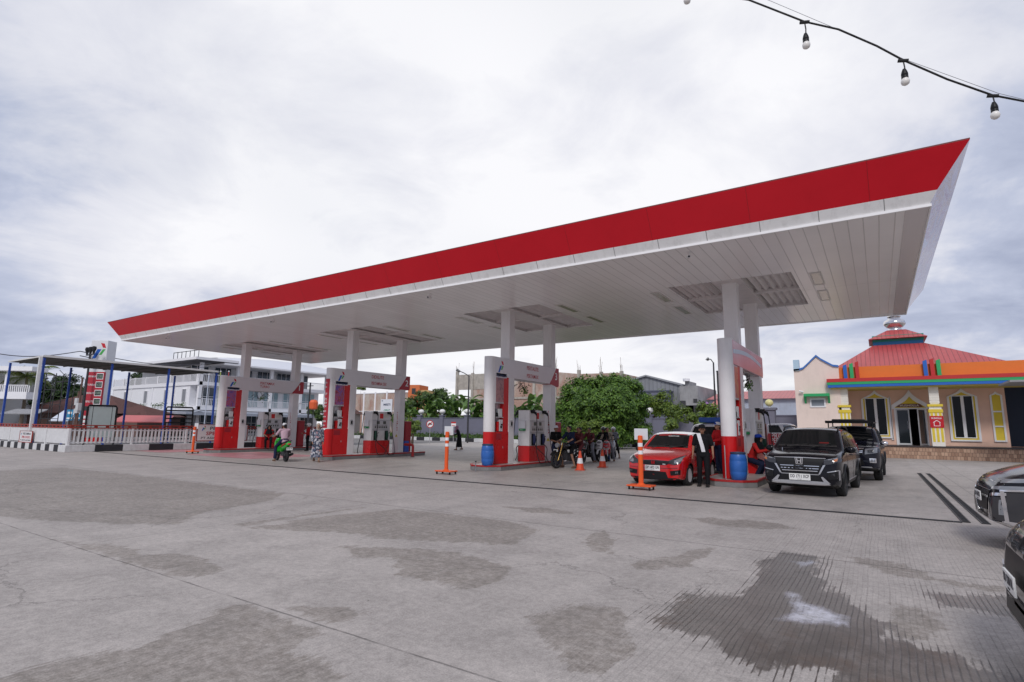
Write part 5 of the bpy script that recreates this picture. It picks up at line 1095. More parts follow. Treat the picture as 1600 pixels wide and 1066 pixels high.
# palm at the left
def palm(loc, h, r, n, label, seed, group=None, mt=None):
    P_ = thing('coconut_palm', label, 'palm tree', loc, 0, group); rr_ = random.Random(seed)
    mb = MB(); mb.tube([(0, 0, 0), (.3, 0, h*.5), (0, 0, h)], [.22, .16, .13], 0, 9); mb.build('trunk', mat('palm_bark', (.15, .12, .09), .9), P_, smooth=50)
    mb = MB()
    for k in range(n):
        az = 2*pi*k/n+rr_.uniform(-.2, .2); el = rr_.uniform(-.1, 1.1); R_ = r*rr_.uniform(.8, 1.1); prev = Vector((0, 0, h)); S = 26
        for j in range(S):
            u = (j+1)/S; e = el-1.9*u*u*.8; p = prev+Vector((cos(az)*cos(e), sin(az)*cos(e), sin(e)))*R_/S
            sd_ = Vector((-sin(az), cos(az), 0)); w_ = R_*.30*sin(pi*min(1, u*.9+.1))*.8; dz = Vector((0, 0, -w_*.75))
            for sg_ in (-1, 1):
                tipo = p+sd_*sg_*w_*.7+dz+(p-prev)*1.5
                mb.add([prev, p, tipo], [(0, 1, 2)])
            prev = p
    mb.build('fronds', mt or leafmat('palm_leaf', (.045, .085, .02), (.13, .17, .04)), P_, recalc=False); return P_
g = atd(32, 660, 58); palm((g.x, g.y, 0), 6.3, 3.2, 16, 'coconut palm with drooping fronds at the left edge', 4)
# banana plants behind the wall
def banana(loc, h, label, seed):
    P_ = thing('banana_plant', label, 'banana plant', loc, 0, 'banana plants behind the wall'); rr_ = random.Random(seed)
    ms = MB(); 
    for q_ in range(3):
        dx, dy = rr_.uniform(-.6, .6), rr_.uniform(-.6, .6); hh_ = h*rr_.uniform(.55, .8)
        ms.tube([(dx, dy, 0), (dx*1.1, dy*1.1, hh_)], [.16, .09], 0, 8)
    ms.build('stem', mat('banana_stem', (.20, .22, .10), .6, var=.3), P_)
    mb = MB()
    for k in range(24):
        az = rr_.uniform(0, 2*pi); el = rr_.uniform(.35, 1.45); R_ = rr_.uniform(2.4, 3.5); bx, by = rr_.uniform(-1.2, 1.2), rr_.uniform(-.8, .8)
        prev = Vector((bx, by, h*rr_.uniform(.25, .72))); S = 8; rows = []; sd_ = Vector((-sin(az), cos(az), 0))
        for j in range(S+1):
            u = j/S; e = el-2.1*u*u*rr_.uniform(.75, 1); p = prev+Vector((cos(az)*cos(e), sin(az)*cos(e), sin(e)))*R_/S*(j > 0); w_ = .46*sin(pi*(.08+.9*u))**.6
            fold = Vector((0, 0, w_*.45)); rows.append((p-sd_*w_+fold, p, p+sd_*w_+fold)); prev = p
        for j in range(S):
            a_, b_ = rows[j], rows[j+1]
            if rr_.random() > .12: mb.add([a_[0], a_[1], b_[1], b_[0]], [(0, 1, 2, 3)])
            if rr_.random() > .12: mb.add([a_[1], a_[2], b_[2], b_[1]], [(0, 1, 2, 3)])
    mb.build('leaves', leafmat('banana_leaf', (.045, .10, .03), (.13, .24, .07), .35), P_, recalc=False)
blab = ['right beside the column of island two', 'behind the wall left of the round road sign', 'above the round road sign', 'behind the second globe lamp', 'between the second globe lamp and the street lamp', 'just left of the street lamp', 'just right of the street lamp', 'left of the white pylon of island three', 'seen through island three, near the pump', 'seen through island three, near its rear column']
for k, (px, Y_, top) in enumerate(((630, 61, 612), (648, 62.5, 606), (663, 60, 612), (680, 62, 604), (697, 61, 600), (714, 63, 588), (733, 60.5, 606), (752, 62, 604), (806, 61, 612), (838, 60.5, 600))):
    g = ony(px, 664, Y_); banana((g.x, Y_, 0), (ony(px, top, Y_).z)*.80, 'banana plant '+blab[k], 40+k)
# ------------------------------------------------------------------ rear boundary wall and kerb
BWY = 57.5
WALLP = mat('mauve_wall', (.185, .185, .24), .8, var=.08, vscale=1, dirt=.15)
bw = thing('boundary_wall', 'grey-mauve boundary wall with pilasters behind the forecourt', 'wall', (-40, BWY, 0))
WH = 2.62
mb = MB(); mb.box((-58+40, 0, 0), (-14.5+40, .2, WH)); mb.build('wall', WALLP, bw)
mb = MB(); mb.box((-58+40, -.05, WH), (-14.5+40, .25, WH+.12)); mb.build('coping', mat('mauve_coping', (.14, .14, .19), .8), bw)
mb = MB(); mb.box((-58+40, -.02, .9), (-14.5+40, 0, 1.0)); mb.box((-58+40, -.04, 0), (-14.5+40, 0, .35)); mb.build('ledge', WALLP, bw)
GLOBE = mat('opal_globe', (.80, .79, .76), .3)
pil = [(655, 'above the round road sign'), (690, 'above the walker in black'), (729, 'beside the street lamp pole'), (768, 'left'), (1015, 'at the edge of the mango tree'), (1075, 'over the standing man')]
for px, lb in pil:
    x = ony(px, 670, BWY).x; mb = MB(); mb.box((x+40-.3, -.16, 0), (x+40+.3, .3, WH+.35)); mb.box((x+40-.38, -.24, WH+.35), (x+40+.38, .38, WH+.48)); mb.build('pilaster', WALLP, bw)
for px, lb in ((657, 'on the wall pillar above the round road sign'), (690, 'on the wall pillar above the walking figure in black'), (729, 'on the wall pillar at the street lamp'), (1015, 'on the wall pillar beside the mango tree')):
    x = ony(px, 670, BWY).x; gl = thing('globe_lamp', 'white globe lamp '+lb, 'lamp', (x, BWY+.05, WH+.48), 0, 'globe lamps on the boundary wall')
    mb = MB(); mb.cyl((0, 0, 0), (0, 0, .18), .12, 0, 12, .16); mb.build('base', FWH, gl); mb = MB(); mb.ell((0, 0, .45), (.42, .42, .32), 0, 20, 12); mb.build('globe', GLOBE, gl, smooth=60)
# nearer wall piece behind the pick-up
b2 = thing('boundary_wall', 'short grey wall with square pillar and yellow globe behind the pick-up truck', 'wall', (-8.5, 47, 0))
y2 = 47; xg = ony(1204, 670, y2).x; zt2 = ony(1240, 651, y2).z
mb = MB(); mb.box((-6.5, 0, 0), (4.8, .2, zt2)); mb.build('wall', WALLP, b2); mb = MB(); mb.box((-6.5, -.05, zt2), (4.8, .25, zt2+.12)); mb.build('coping', mat('mauve_coping', (.14, .14, .19), .8), b2)
mb = MB(); mb.box((xg+8.5-.4, -.3, 0), (xg+8.5+.4, .4, zt2+.5)); mb.box((xg+8.5-.5, -.4, zt2+.5), (xg+8.5+.5, .5, zt2+.68)); mb.build('pillar', WALLP, b2)
gl = thing('globe_lamp', 'yellowish globe lamp on the square pillar behind the pick-up truck', 'lamp', (xg, y2+.05, zt2+.68)); mb = MB(); mb.cyl((0, 0, 0), (0, 0, .15), .1, 0, 12); mb.build('base', FWH, gl); mb = MB(); mb.ell((0, 0, .38), (.3, .3, .28), 0, 18, 12); mb.build('globe', mat('yellowed_globe', (.72, .66, .30), .3), gl, smooth=60)
kb2 = thing('striped_kerb', 'black and white striped kerb in front of the grey boundary wall', 'kerb', (-56, 46.5, 0))
mw = MB(); mk = MB()
for k in range(34):
    (mk if k % 2 else mw).box((k*1.15, 0, 0), (k*1.15+1.15, .4, .38))
mw.build('white_blocks', KERBW, kb2, bevel=.02); mk.build('black_blocks', KERBB, kb2, bevel=.02)
vg = MB(); vg.box((-56, 46.9, .0), (-17, BWY, .30)); structure(vg.build('planting_strip', mat('planting_soil', (.10, .105, .07), .95, var=.5, vscale=2)))
# signs and lamps by the wall
def roadsign(px, top, bot, D, label, kind):
    g = atd(px, 690, D); s = D/FPX; zt = EYE+(668-top)*s; zb = EYE+(668-bot)*s; r = (zt-zb)/2
    q_ = thing('road_sign', label, 'road sign', (g.x, g.y, 0), radians(25))
    mb = MB(); mb.cyl((0, .03, 0), (0, .03, zt), .03, 0, 8); mb.build('pole', METAL, q_)
    F = frame((0, 0, (zt+zb)/2), (1, 0, 0), (0, 0, 1))
    if kind == 'round':
        mb = MB(); mb.cyl((0, 0, (zt+zb)/2), (0, -.015, (zt+zb)/2), r, 0, 28); mb.cyl((0, -.015, (zt+zb)/2), (0, -.02, (zt+zb)/2), r*.8, 1, 28)
        mb.box((-r*.6, -r*.16, .02), (r*.6, r*.10, .026), 2, F); mb.box((-r*.3, r*.1, .02), (r*.3, r*.32, .026), 2, F); mb.prism([(-r*.62, -r*.42), (-r*.48, -r*.56), (r*.62, r*.42), (r*.48, r*.56)], .026, .03, 0, F); mb.build('disc', [RDP, INKW, INKK], q_)
    else:
        mb = MB(); mb.box((-r*1.1, -.015, zb), (r*1.1, 0, zt)); mb.box((-r*1.1, -.02, zt-r*.7), (r*1.1, -.015, zt), 1); mb.box((-r*.9, -.02, zb+r*.2), (r*.9, -.015, zb+r*.45), 1); mb.build('board', [INKW, RDP], q_)
roadsign(671, 659, 671, 50, 'round white sign with red rim by the grey wall', 'round'); roadsign(708, 661, 668, 52, 'small red and white board on the grey wall near the walker in black', 'sq')
def street_lamp(px, top, D, arm, label):
    g = atd(px, 664, D); s = D/FPX; h = EYE+((660.8+.0123*px)-top)*s
    q_ = thing('street_lamp', label, 'street lamp', (g.x, g.y, 0), radians(33), 'street lamps')
    mb = MB(); mb.cyl((0, 0, 0), (0, 0, h), .09, 0, 10, .06); mb.tube([(0, 0, h-.05), (arm*.5*s, 0, h+.25), (arm*s, 0, h+.1+abs(arm)*.35*s)], .04, 0, 8); mb.build('pole', DKSTEEL, q_, smooth=50)
    mb = MB(); mb.tube([(arm*s*.9, 0, h+.05+abs(arm)*.33*s), (arm*s*1.25, 0, h+.12+abs(arm)*.45*s)], [.10, .15], 0, 10, sq=1.6); mb.build('lamp_head', mat('lamp_head_grey', (.2, .2, .2), .4), q_, smooth=50)
street_lamp(731, 590, 55, -16, 'street lamp with short arm over the grey wall, left of island three')
street_lamp(1119, 569, 44, -8, 'street lamp behind the cars, left of the rightmost pylon')
g = atd(1124.5, 664, 43); q_ = thing('steel_pole', 'plain dark pole close behind the rightmost white pylon', 'pole', (g.x, g.y, 0)); mb = MB(); mb.cyl((0, 0, 0), (0, 0, 6.1), .07, 0, 8); mb.build('pole', DKSTEEL, q_); mb = MB(); mb.cyl((0, 0, 6.1), (0, 0, 6.2), .09, 0, 8); mb.build('cap', DKSTEEL, q_)
# ------------------------------------------------------------------ buildings behind
def zpx(px, py, D): return atd(px, py, D).z
def at_loc(o, c): o.data.transform(Matrix.Translation((-c[0], -c[1], 0))); return o
HW = mat('hotel_white', (.86, .86, .88), .7, var=.04, dirt=.06); HG = mat('hotel_glass', (.05, .07, .09), .06, spec=.8); HGB = mat('hotel_pale_glass', (.30, .42, .46), .1, spec=.8)
DIM = mat('dim_room', (.05, .05, .055), .8)
hx, hy = -72.7, 37.2; HC = (hx, hy)
ht = thing('hotel', 'large white three storey hotel with balconies and curved roof behind the left awning', 'building', (hx, hy, 0))
def hb(mb, nm, ms, parent=None, **k): o = mb.build(nm, ms, parent or ht, **k); return at_loc(o, HC)
mb = MB(); mb.box((hx-25, hy, 0), (hx-2.2, hy+20, 7.0)); mb.box((hx-22, hy+2.5, 7.0), (hx-4.2, hy+19, 9.6)); hb(mb, 'wall', HW)
mb = MB()
for z in (3.3, 6.5): mb.box((hx-25.2, hy-.15, z), (hx, hy+20.2, z+.45))
for y in (0, 5, 10, 15, 19.6): mb.box((hx-.4, hy+y, 0), (hx, hy+y+.4, 9.4))
for x in (-25, -19, -12.5, -6.3): mb.box((hx+x, hy-.1, 3.75), (hx+x+.35, hy+.05, 6.5))
hb(mb, 'slabs_and_columns', HW)
for k, x in enumerate((-20.5, -14.2, -8.3, -3.5)):
    mb = MB(); mb.ring([(x-.6, 4.25), (x+.6, 4.25), (x+.6, 6.1), (x-.6, 6.1)], [(x-.5, 4.35), (x+.5, 4.35), (x+.5, 6.0), (x-.5, 6.0)], 0, .1, 0, frame((hx, hy, 0), (1, 0, 0), (0, 0, 1))); w_ = hb(mb, 'window', HW)
    mb = MB(); mb.box((hx+x-.5, hy-.03, 4.35), (hx+x+.5, hy-.01, 6.0)); g = hb(mb, 'pane', mat('grey_louvre', (.25, .26, .28), .4)); g.parent = w_
for z in (3.75, 6.95):
    mb = MB(); 
    for a in range(100): mb.box((hx-.06, hy+a*.2, z), (hx-.03, hy+a*.2+.05, z+.95))
    if z > 5:
        for a in range(84): mb.box((hx-25+a*.3, hy-.12, z), (hx-25+a*.3+.12, hy-.09, z+.95))
        for a in range(8): mb.box((hx-25+a*3.5, hy-.16, z), (hx-25+a*3.5+.18, hy, z+1.1))
        mb.box((hx-25, hy-.14, z+.95), (hx, hy-.07, z+1.03))
    mb.box((hx-.08, hy, z+.95), (hx, hy+20, z+1.03)); hb(mb, 'railing', HW)
for z0, z1, m_ in ((.2, 3.1, HG), (3.9, 6.3, HGB), (7.1, 9.3, HG)):
    for k in range(6):
        mb = MB(); y = hy+.8+k*3.2; xo = hx-2.18 if z0 < 7 else hx-4.18
        mb.box((xo, y, z0+.1), (xo+.03, y+2.4, z1)); w_ = hb(mb, 'window', m_ if not (z0 > 3 and k < 2) else HG)
        mb = MB(); 
        for u in (0, .8, 1.6, 2.35): mb.box((xo+.03, y+u, z0+.1), (xo+.09, y+u+.06, z1))
        mb.box((xo+.03, y, (z0+z1)/2), (xo+.09, y+2.4, (z0+z1)/2+.06)); g = hb(mb, 'frame', HW); g.parent = w_
mb = MB()   # tilted canopy roofs over the terrace
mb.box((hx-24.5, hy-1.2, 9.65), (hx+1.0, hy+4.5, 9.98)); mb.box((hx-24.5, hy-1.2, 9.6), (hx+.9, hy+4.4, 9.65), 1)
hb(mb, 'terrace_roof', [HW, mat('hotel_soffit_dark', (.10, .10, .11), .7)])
mb = MB(); n = 14; vs = []; S_ = 16
for k in range(n+1):
    u = k/n; y = hy+2.5+u*19; vs += [(hx+1.0, y, 9.5), (hx-1, y, 9.95+.9*sin(pi*(.15+.7*u))), (hx-9, y, 10.1+1.3*sin(pi*(.15+.7*u)))]
fs = [f for k in range(n) for f in ((3*k, 3*k+1, 3*k+4, 3*k+3), (3*k+1, 3*k+2, 3*k+5, 3*k+4))]
mb.add(vs, fs); hb(mb, 'curved_roof', mat('hotel_roof_white', (.66, .68, .74), .35), smooth=60, recalc=False)
mb = MB(); mb.box((hx-9, hy+2.5, 9.3), (hx+1.0, hy+21.5, 9.5)); hb(mb, 'roof_soffit', HW)
mb = MB()
for k in range(7): mb.box((hx-8+k*1.1, hy+.2, 9.9), (hx-7.94+k*1.1, hy+.26, 11.2))
mb.box((hx-8, hy+.2, 11.1), (hx-1.3, hy+.26, 11.18)); hb(mb, 'roof_frame', DKSTEEL)
rng = np.random.default_rng(5)
for k in range(4):
    bx_ = hx-22.5+k*5.6; C_ = np.stack([rng.uniform(bx_, bx_+3.2, 90), rng.uniform(hy-.55, hy-.15, 90), rng.normal(3.95, .14, 90)], 1); D_ = rng.normal(size=(90, 3)); o = leaves_mesh('planter_greenery', C_, D_, .24, ht, MIDL, rng); at_loc(o, HC)
mb = MB(); mb.add([(hx-24, hy-2.2, 2.75), (hx+1.8, hy-2.2, 2.75), (hx+1.8, hy+0, 3.2), (hx-24, hy, 3.2)], [(0, 1, 2, 3)]); mb.box((hx-16, hy-2.2, 2.6), (hx+1.8, hy-2.1, 2.95)); mb.box((hx+1.7, hy-2.1, 2.6), (hx+1.8, hy+20, 2.95)); mb.add([(hx+1.8, hy-2.2, 2.9), (hx+1.8, hy+20, 2.9), (hx, hy+20, 3.2), (hx, hy-2.2, 3.2)], [(0, 1, 2, 3)]); hb(mb, 'ground_floor_awning', mat('hotel_awning', (.35, .38, .44), .5))
mb = MB(); mb.box((hx-12, hy-.04, .2), (hx-2.6, hy-.01, 2.6)); mb.box((hx-24, hy-.04, .2), (hx-14, hy-.01, 2.6)); hb(mb, 'shopfront', DIM)
# thin coloured flag poles between fence and hotel
for px, c_, nm, t_ in ((319, (.55, .6, .7), 'pale blue', 585), (337, (.4, .5, .12), 'green', 580), (350, (.5, .06, .05), 'red', 580)):
    g = atd(px, 665, 52); q_ = thing('banner_pole', 'thin '+nm+' pole standing between the fence and the white hotel', 'pole', (g.x, g.y, 0)); h = zpx(px, t_, 52)
    mb = MB(); mb.cyl((0, 0, 0), (0, 0, h), .045, 0, 8); mb.build('pole', mat('pole_'+nm.replace(' ', '_'), c_, .5), q_); mb = MB(); mb.ell((0, 0, h+.04), .08, 0, 10, 8); mb.build('finial', FWH, q_)
# brown hip-roofed house, tarps, lean-to
BRT = roofmat('brown_tile_roof', (.11, .04, .032), .35, 'x', .8); 
c0 = atd(150, 660, 64); bh = thing('brown_house', 'low house with wide brown tiled hip roofs behind the price board', 'house', (c0.x, c0.y, 0), radians(33.4))
mb = MB(); mb.box((-7.0, -3, 0), (6.8, 5, 2.6)); mb.build('wall', mat('brown_wall', (.16, .10, .085), .8, var=.2), bh)
def hipl(par, x0, x1, y0, y1, z0, rx0, rx1, ry, z1, nm, mt):
    mb = MB(); mb.add([(x0, y0, z0), (x1, y0, z0), (x1, y1, z0), (x0, y1, z0), (rx0, ry, z1), (rx1, ry, z1)], [(0, 1, 5, 4), (1, 2, 5), (2, 3, 4, 5), (3, 0, 4), (3, 2, 1, 0)]); return mb.build(nm, mt, par)
hipl(bh, -7.8, 5.5, -3.8, 5.8, 2.55, -2.6, .6, 1, 4.75, 'main_roof', BRT); hipl(bh, 2.0, 8.2, -3.6, 4, 2.3, 4.6, 5.0, .2, 3.6, 'side_roof', BRT)
def slopeawn(px0, px1, yt, yb, D, label, mt, nm='sheet_awning', cat='awning', dep=1.6):
    a = atd(px0, yb, D); b = atd(px1, yb, D); zt_ = zpx((px0+px1)/2, yt, D+dep); c = (a+b)/2; ang = math.atan2(b.y-a.y, b.x-a.x); w_ = (b-a).to_2d().length; zb_ = (a.z+b.z)/2
    o = thing(nm, label, cat, (c.x, c.y, 0), ang)
    mb = MB(); mb.add([(-w_/2, 0, zb_), (w_/2, 0, zb_), (w_/2*.82, dep, zt_), (-w_/2*.98, dep, zt_), (-w_/2, 0, zb_-.08), (w_/2, 0, zb_-.08), (w_/2*.82, dep, zt_-.08), (-w_/2*.98, dep, zt_-.08)], [(0, 1, 2, 3), (7, 6, 5, 4), (0, 4, 5, 1), (1, 5, 6, 2), (2, 6, 7, 3), (3, 7, 4, 0)]); mb.build('sheet', mt, o)
    mb = MB()
    for x in (-w_/2+.1, w_/2-.1): mb.cyl((x, .1, 0), (x, .1, zb_-.05), .05, 0, 8)
    mb.build('posts', STEEL, o); return o
slopeawn(172, 262, 649, 659, 50, 'faded red sheet awning above the fence, between price board and hotel', mat('faded_red_sheet', (.55, .13, .13), .5, var=.1))
slopeawn(0, 58, 639, 646, 52, 'grey corrugated lean-to roof at the left edge', mat('grey_lean_sheet', (.30, .30, .31), .5, var=.2))
slopeawn(76, 106, 641, 657, 51, 'white tarpaulin awning left of the blue banners', mat('white_tarp', (.62, .66, .74), .5, var=.05))
for k, px in enumerate((110, 122)):
    a = atd(px-5, 640, 50); b = atd(px+5, 657, 50); c = thing('banner', ['left blue banner behind the brown meter poles', 'right blue banner, close to the price board'][k], 'banner', (a.x, a.y, 0), radians(33)); w_ = 10*50/FPX
    mb = MB(); mb.box((0, 0, b.z), (w_, .02, a.z)); mb.box((.05, -.005, b.z+.1), (w_-.05, 0, b.z+.25), 1); mb.box((.1, -.005, a.z-.4), (w_-.1, 0, a.z-.2), 1); mb.build('cloth', [mat('banner_blue', (.04, .28, .50), .6, var=.15, vscale=5), INKW], c); mb = MB(); mb.cyl((0, 0, 0), (0, 0, a.z), .02); mb.build('pole', STEEL, c)
# house with white balcony at the far left
c0 = atd(-30, 660, 56); wh = thing('white_balcony_house', 'white house with barred balcony among the palms at the left edge', 'house', (c0.x, c0.y, 0), radians(33.4)); s_ = 56/FPX
def zz(y): return EYE+(661-y)*s_
mb = MB(); mb.box((-4, .8, 0), (.2, 6, zz(582))); mb.build('wall', mat('cream_wall', (.55, .55, .54), .8), wh)
mb = MB(); mb.box((-4, -.4, zz(627)), (70*s_, 1.2, zz(616))); mb.box((-4, -.6, zz(583)), (76*s_, 1.4, zz(576))); mb.build('slabs', HW, wh)
mb = MB(); 
for k in range(28): mb.box((-1+k*.21, -.38, zz(616)), (-.92+k*.21, -.33, zz(606)))
mb.box((-4, -.4, zz(606)), (70*s_, -.3, zz(605))); mb.build('railing', HW, wh); mb = MB(); mb.box((32*s_, -.35, zz(627)), (35*s_, -.1, zz(580))); mb.build('post', HW, wh)
# unfinished brick building
bk = bpy.data.materials.new('bare_brick'); bk.use_nodes = True; t = bk.node_tree; N = t.nodes; L = t.links; B = N['Principled BSDF']
geo = gn('ShaderNodeNewGeometry'); mp = gn('ShaderNodeMapping'); mp.inputs['Rotation'].default_value = (pi/2, 0, 0); L.new(geo.outputs['Position'], mp.inputs[0])
br = gn('ShaderNodeTexBrick'); L.new(mp.outputs[0], br.inputs['Vector']); br.inputs['Scale'].default_value = 1; br.inputs['Brick Width'].default_value = .34; br.inputs['Row Height'].default_value = .14; br.inputs['Mortar Size'].default_value = .016
br.inputs['Color1'].default_value = (.46, .27, .20, 1); br.inputs['Color2'].default_value = (.38, .21, .16, 1); br.inputs['Mortar'].default_value = (.36, .31, .28, 1)
st_ = gmr(gnoise(.35, 6, .7, (1, 1, .5)), .44, .58, 0, .85); L.new(gmix(st_, br.outputs['Color'], (.50, .46, .40)), B.inputs['Base Color']); B.inputs['Roughness'].default_value = .9
RAW = mat('raw_concrete', (.46, .43, .38), .9, var=.3, vscale=1.0, dirt=.7)
UY = 84.0
def ux(px): return ony(px, 620, UY).x
def uz(px, py): return ony(px, py, UY).z
ub = thing('unfinished_building', 'long unfinished brick and concrete building rising behind banana plants and mango tree', 'building', (ux(850), UY, 0)); UC = (ux(850), UY)
def ubb(mb, nm, ms, **k): return at_loc(mb.build(nm, ms, ub, **k), UC)
xs_ = [ux(p) for p in (714, 738, 765, 800, 835, 868, 905, 940, 972)]; tz = [uz(714, 585), uz(738, 584), uz(765, 585), uz(800, 590), uz(835, 586), uz(868, 580), uz(905, 583), uz(940, 582), uz(972, 581)]
mb = MB()
for k in range(len(xs_)-1):
    if k == 0: continue
    z1 = min(tz[k], tz[k+1])-(.0 if k % 2 else .5); mb.prism([(xs_[k], 0), (xs_[k+1], 0), (xs_[k+1], tz[k+1]-.15), (xs_[k], tz[k]-.15)], -.2, 0, 0, frame((0, UY, 0), (1, 0, 0), (0, 0, 1)))
mb.box((xs_[-1], UY, 0), (xs_[-1]+.25, UY+14, tz[-1]-.3)); ubb(mb, 'brick_infill', bk)
mb = MB()
for k, x in enumerate(xs_): mb.box((x-.25, UY-.25, 0), (x+.25, UY+.2, tz[k]+(.5 if k % 3 == 0 else .1)))
for z in (3.4, 6.6): mb.box((xs_[0], UY-.18, z), (xs_[-1], UY+.1, z+.35))
mb.box((xs_[0], UY+5, 0), (xs_[-1], UY+5.2, 8.5)); mb.box((xs_[0], UY-.06, 8.6), (xs_[2]+.3, UY+.25, tz[1]-.12)); mb.box((xs_[0], UY+.1, 6.7), (xs_[2], UY+5, 6.9)); ubb(mb, 'concrete_frame', RAW)
mb = MB(); rr_ = random.Random(4)
for k, x in enumerate(xs_):
    for j in range(5): xx = x+rr_.uniform(-.25, .25); mb.tube([(xx, UY, tz[k]), (xx+rr_.uniform(-.25, .25), UY, tz[k]+rr_.uniform(1.0, 2.6))], .022, 0, 4)
ubb(mb, 'rebar', mat('rebar_rust', (.14, .09, .07), .8))
# red brick wall with white posts, banner and orange building
WY2 = 74.0; xa, xb = ony(535, 640, WY2).x, ony(640, 640, WY2).x; zt_ = ony(590, 615, WY2).z
bwl = thing('brick_wall', 'high red brick wall with white posts seen through island two', 'wall', (xa, WY2, 0))
mb = MB(); mb.box((0, 0, 0), (xb-xa, .3, zt_)); mb.build('brickwork', bk, bwl); mb = MB(); k = 0
while k < xb-xa: mb.box((k-.16, -.15, 0), (k+.16, 0, zt_+.3)); k += 3.1
mb.box((0, -.12, zt_*.55), (xb-xa, 0, zt_*.55+.15)); mb.box((0, -.1, zt_), (xb-xa, .35, zt_+.15)); mb.build('posts', HW, bwl)
p = ony(603, 647, WY2-3); bn = thing('banner', 'white banner with blue lettering in front of the brick wall, seen through island two', 'banner', (p.x, WY2-3, 0)); zb_ = ony(603, 645, WY2-3).z; zt2 = ony(603, 624, WY2-3).z; w_ = 1.45
mb = MB(); mb.box((-w_, 0, zb_), (w_, .05, zt2)); mb.build('cloth', mat('banner_white', (.74, .76, .80), .5), bn); F = frame((0, -.002, zb_), (1, 0, 0), (0, 0, 1)); mb = MB(); mb.text('MESTI', 1.7, .38, F @ Matrix.Translation((-.7, (zt2-zb_)*.52, 0)), 0, .01, .03); mb.text('CEPAT', 1.6, .3, F @ Matrix.Translation((-.6, (zt2-zb_)*.12, 0)), 1, .01, .03); mb.box((-1.25, -.01, zt2-.35), (-.9, 0, zt2-.2), 0); mb.build('lettering', [mat('banner_navy', (.04, .06, .12), .5), mat('banner_green', (.03, .28, .16), .5)], bn)
mb = MB(); mb.cyl((-w_, .05, 0), (-w_, .05, zt2), .04); mb.cyl((w_, .05, 0), (w_, .05, zt2), .04); mb.build('posts', STEEL, bn)
g = atd(650, 640, 95); ob = thing('orange_house', 'tall narrow orange house peeking up right of the sign numbered 2', 'house', (g.x, g.y, 0), radians(20)); h = zpx(650, 601, 95)
mb = MB(); mb.box((-1.6, 0, 0), (.5, 4, h)); mb.build('wall', mat('house_orange', (.62, .17, .06), .7), ob); mb = MB(); mb.box((.5, .5, 0), (2.0, 4, h-.9)); mb.build('side_wall', mat('house_ochre', (.60, .42, .18), .7), ob); mb = MB(); mb.box((-.9, -.03, h-1.6), (-.2, 0, h-.6)); mb.build('window', DIM, ob)
# grey gabled warehouse and concrete house
GREYM = roofmat('grey_sheet_wall', (.26, .27, .29), .5); gy_ = 66.0
def gx_(px): return ony(px, 620, gy_).x
def gz_(px, py): return ony(px, py, gy_).z
gw = thing('grey_warehouse', 'grey metal clad gabled warehouse right of the mango tree', 'building', (gx_(1020), gy_, 0)); GC = (gx_(1020), gy_)
mb = MB(); mb.prism([(gx_(978), 0), (gx_(1066), 0), (gx_(1066), gz_(1066, 602)), (gx_(1011), gz_(1011, 587)), (gx_(978), gz_(978, 597))], -14, 0, 0, frame((0, gy_, 0), (1, 0, 0), (0, 0, 1))); at_loc(mb.build('cladding', GREYM, gw), GC)
mb = MB(); mb.prism([(gx_(976), gz_(978, 597)-.1), (gx_(1011), gz_(1011, 587)-.1), (gx_(1068), gz_(1066, 602)-.1), (gx_(1068), gz_(1066, 602)+.1), (gx_(1011), gz_(1011, 586)), (gx_(976), gz_(978, 596))], -14, .3, 0, frame((0, gy_, 0), (1, 0, 0), (0, 0, 1))); at_loc(mb.build('roof_edge', mat('warehouse_roof', (.33, .34, .36), .5), gw), GC)
mb = MB(); mb.box((gx_(1003), gy_-2.2, 0), (gx_(1052), gy_-.2, gz_(1030, 613))); at_loc(mb.build('annex', mat('annex_blue_grey', (.17, .18, .24), .8, var=.1), gw), GC)
mb = MB(); mb.box((gx_(1003)-.1, gy_-2.3, gz_(1030, 614)), (gx_(1052)+.1, gy_-.2, gz_(1030, 612))); mb.box((gx_(1040), gy_-2.25, gz_(1040, 624)), (gx_(1052), gy_-2.2, gz_(1040, 621))); at_loc(mb.build('annex_ledge', mat('annex_dark', (.10, .11, .16), .8), gw), GC)
ch = thing('concrete_house', 'bare grey concrete house with dark openings beside the warehouse', 'house', (gx_(1080), gy_-1, 0)); CC = (gx_(1080), gy_-1)
mb = MB(); mb.box((gx_(1066), gy_-1, 0), (gx_(1094), gy_+8, gz_(1080, 604))); mb.box((gx_(1071), gy_, 0), (gx_(1078), gy_+3, gz_(1074, 596))); mb.box((gx_(1066), gy_-1, 0), (gx_(1099), gy_+4, gz_(1090, 634))); at_loc(mb.build('wall', mat('bare_grey_render', (.34, .34, .345), .9, var=.25, vscale=.8, dirt=.5), ch), CC)
for a, b, c, d in ((1066, 627, 1075, 645), (1087, 624, 1093, 630), (1087, 634, 1095, 647)):
    mb = MB(); mb.box((gx_(a), gy_-1.06, gz_(a, d)), (gx_(b) if b > 1000 else gx_(c), gy_-1.02, gz_(a, b))); at_loc(mb.build('opening', DIM, ch), CC)
mb = MB(); mb.box((gx_(1066), gy_-1.9, gz_(1070, 641)), (gx_(1078), gy_-1, gz_(1070, 638))); mb.cyl((gx_(1074), gy_-.2, gz_(1074, 596)), (gx_(1074), gy_-.2, gz_(1074, 592)), .4, 0, 12); at_loc(mb.build('balcony', HW, ch), CC)
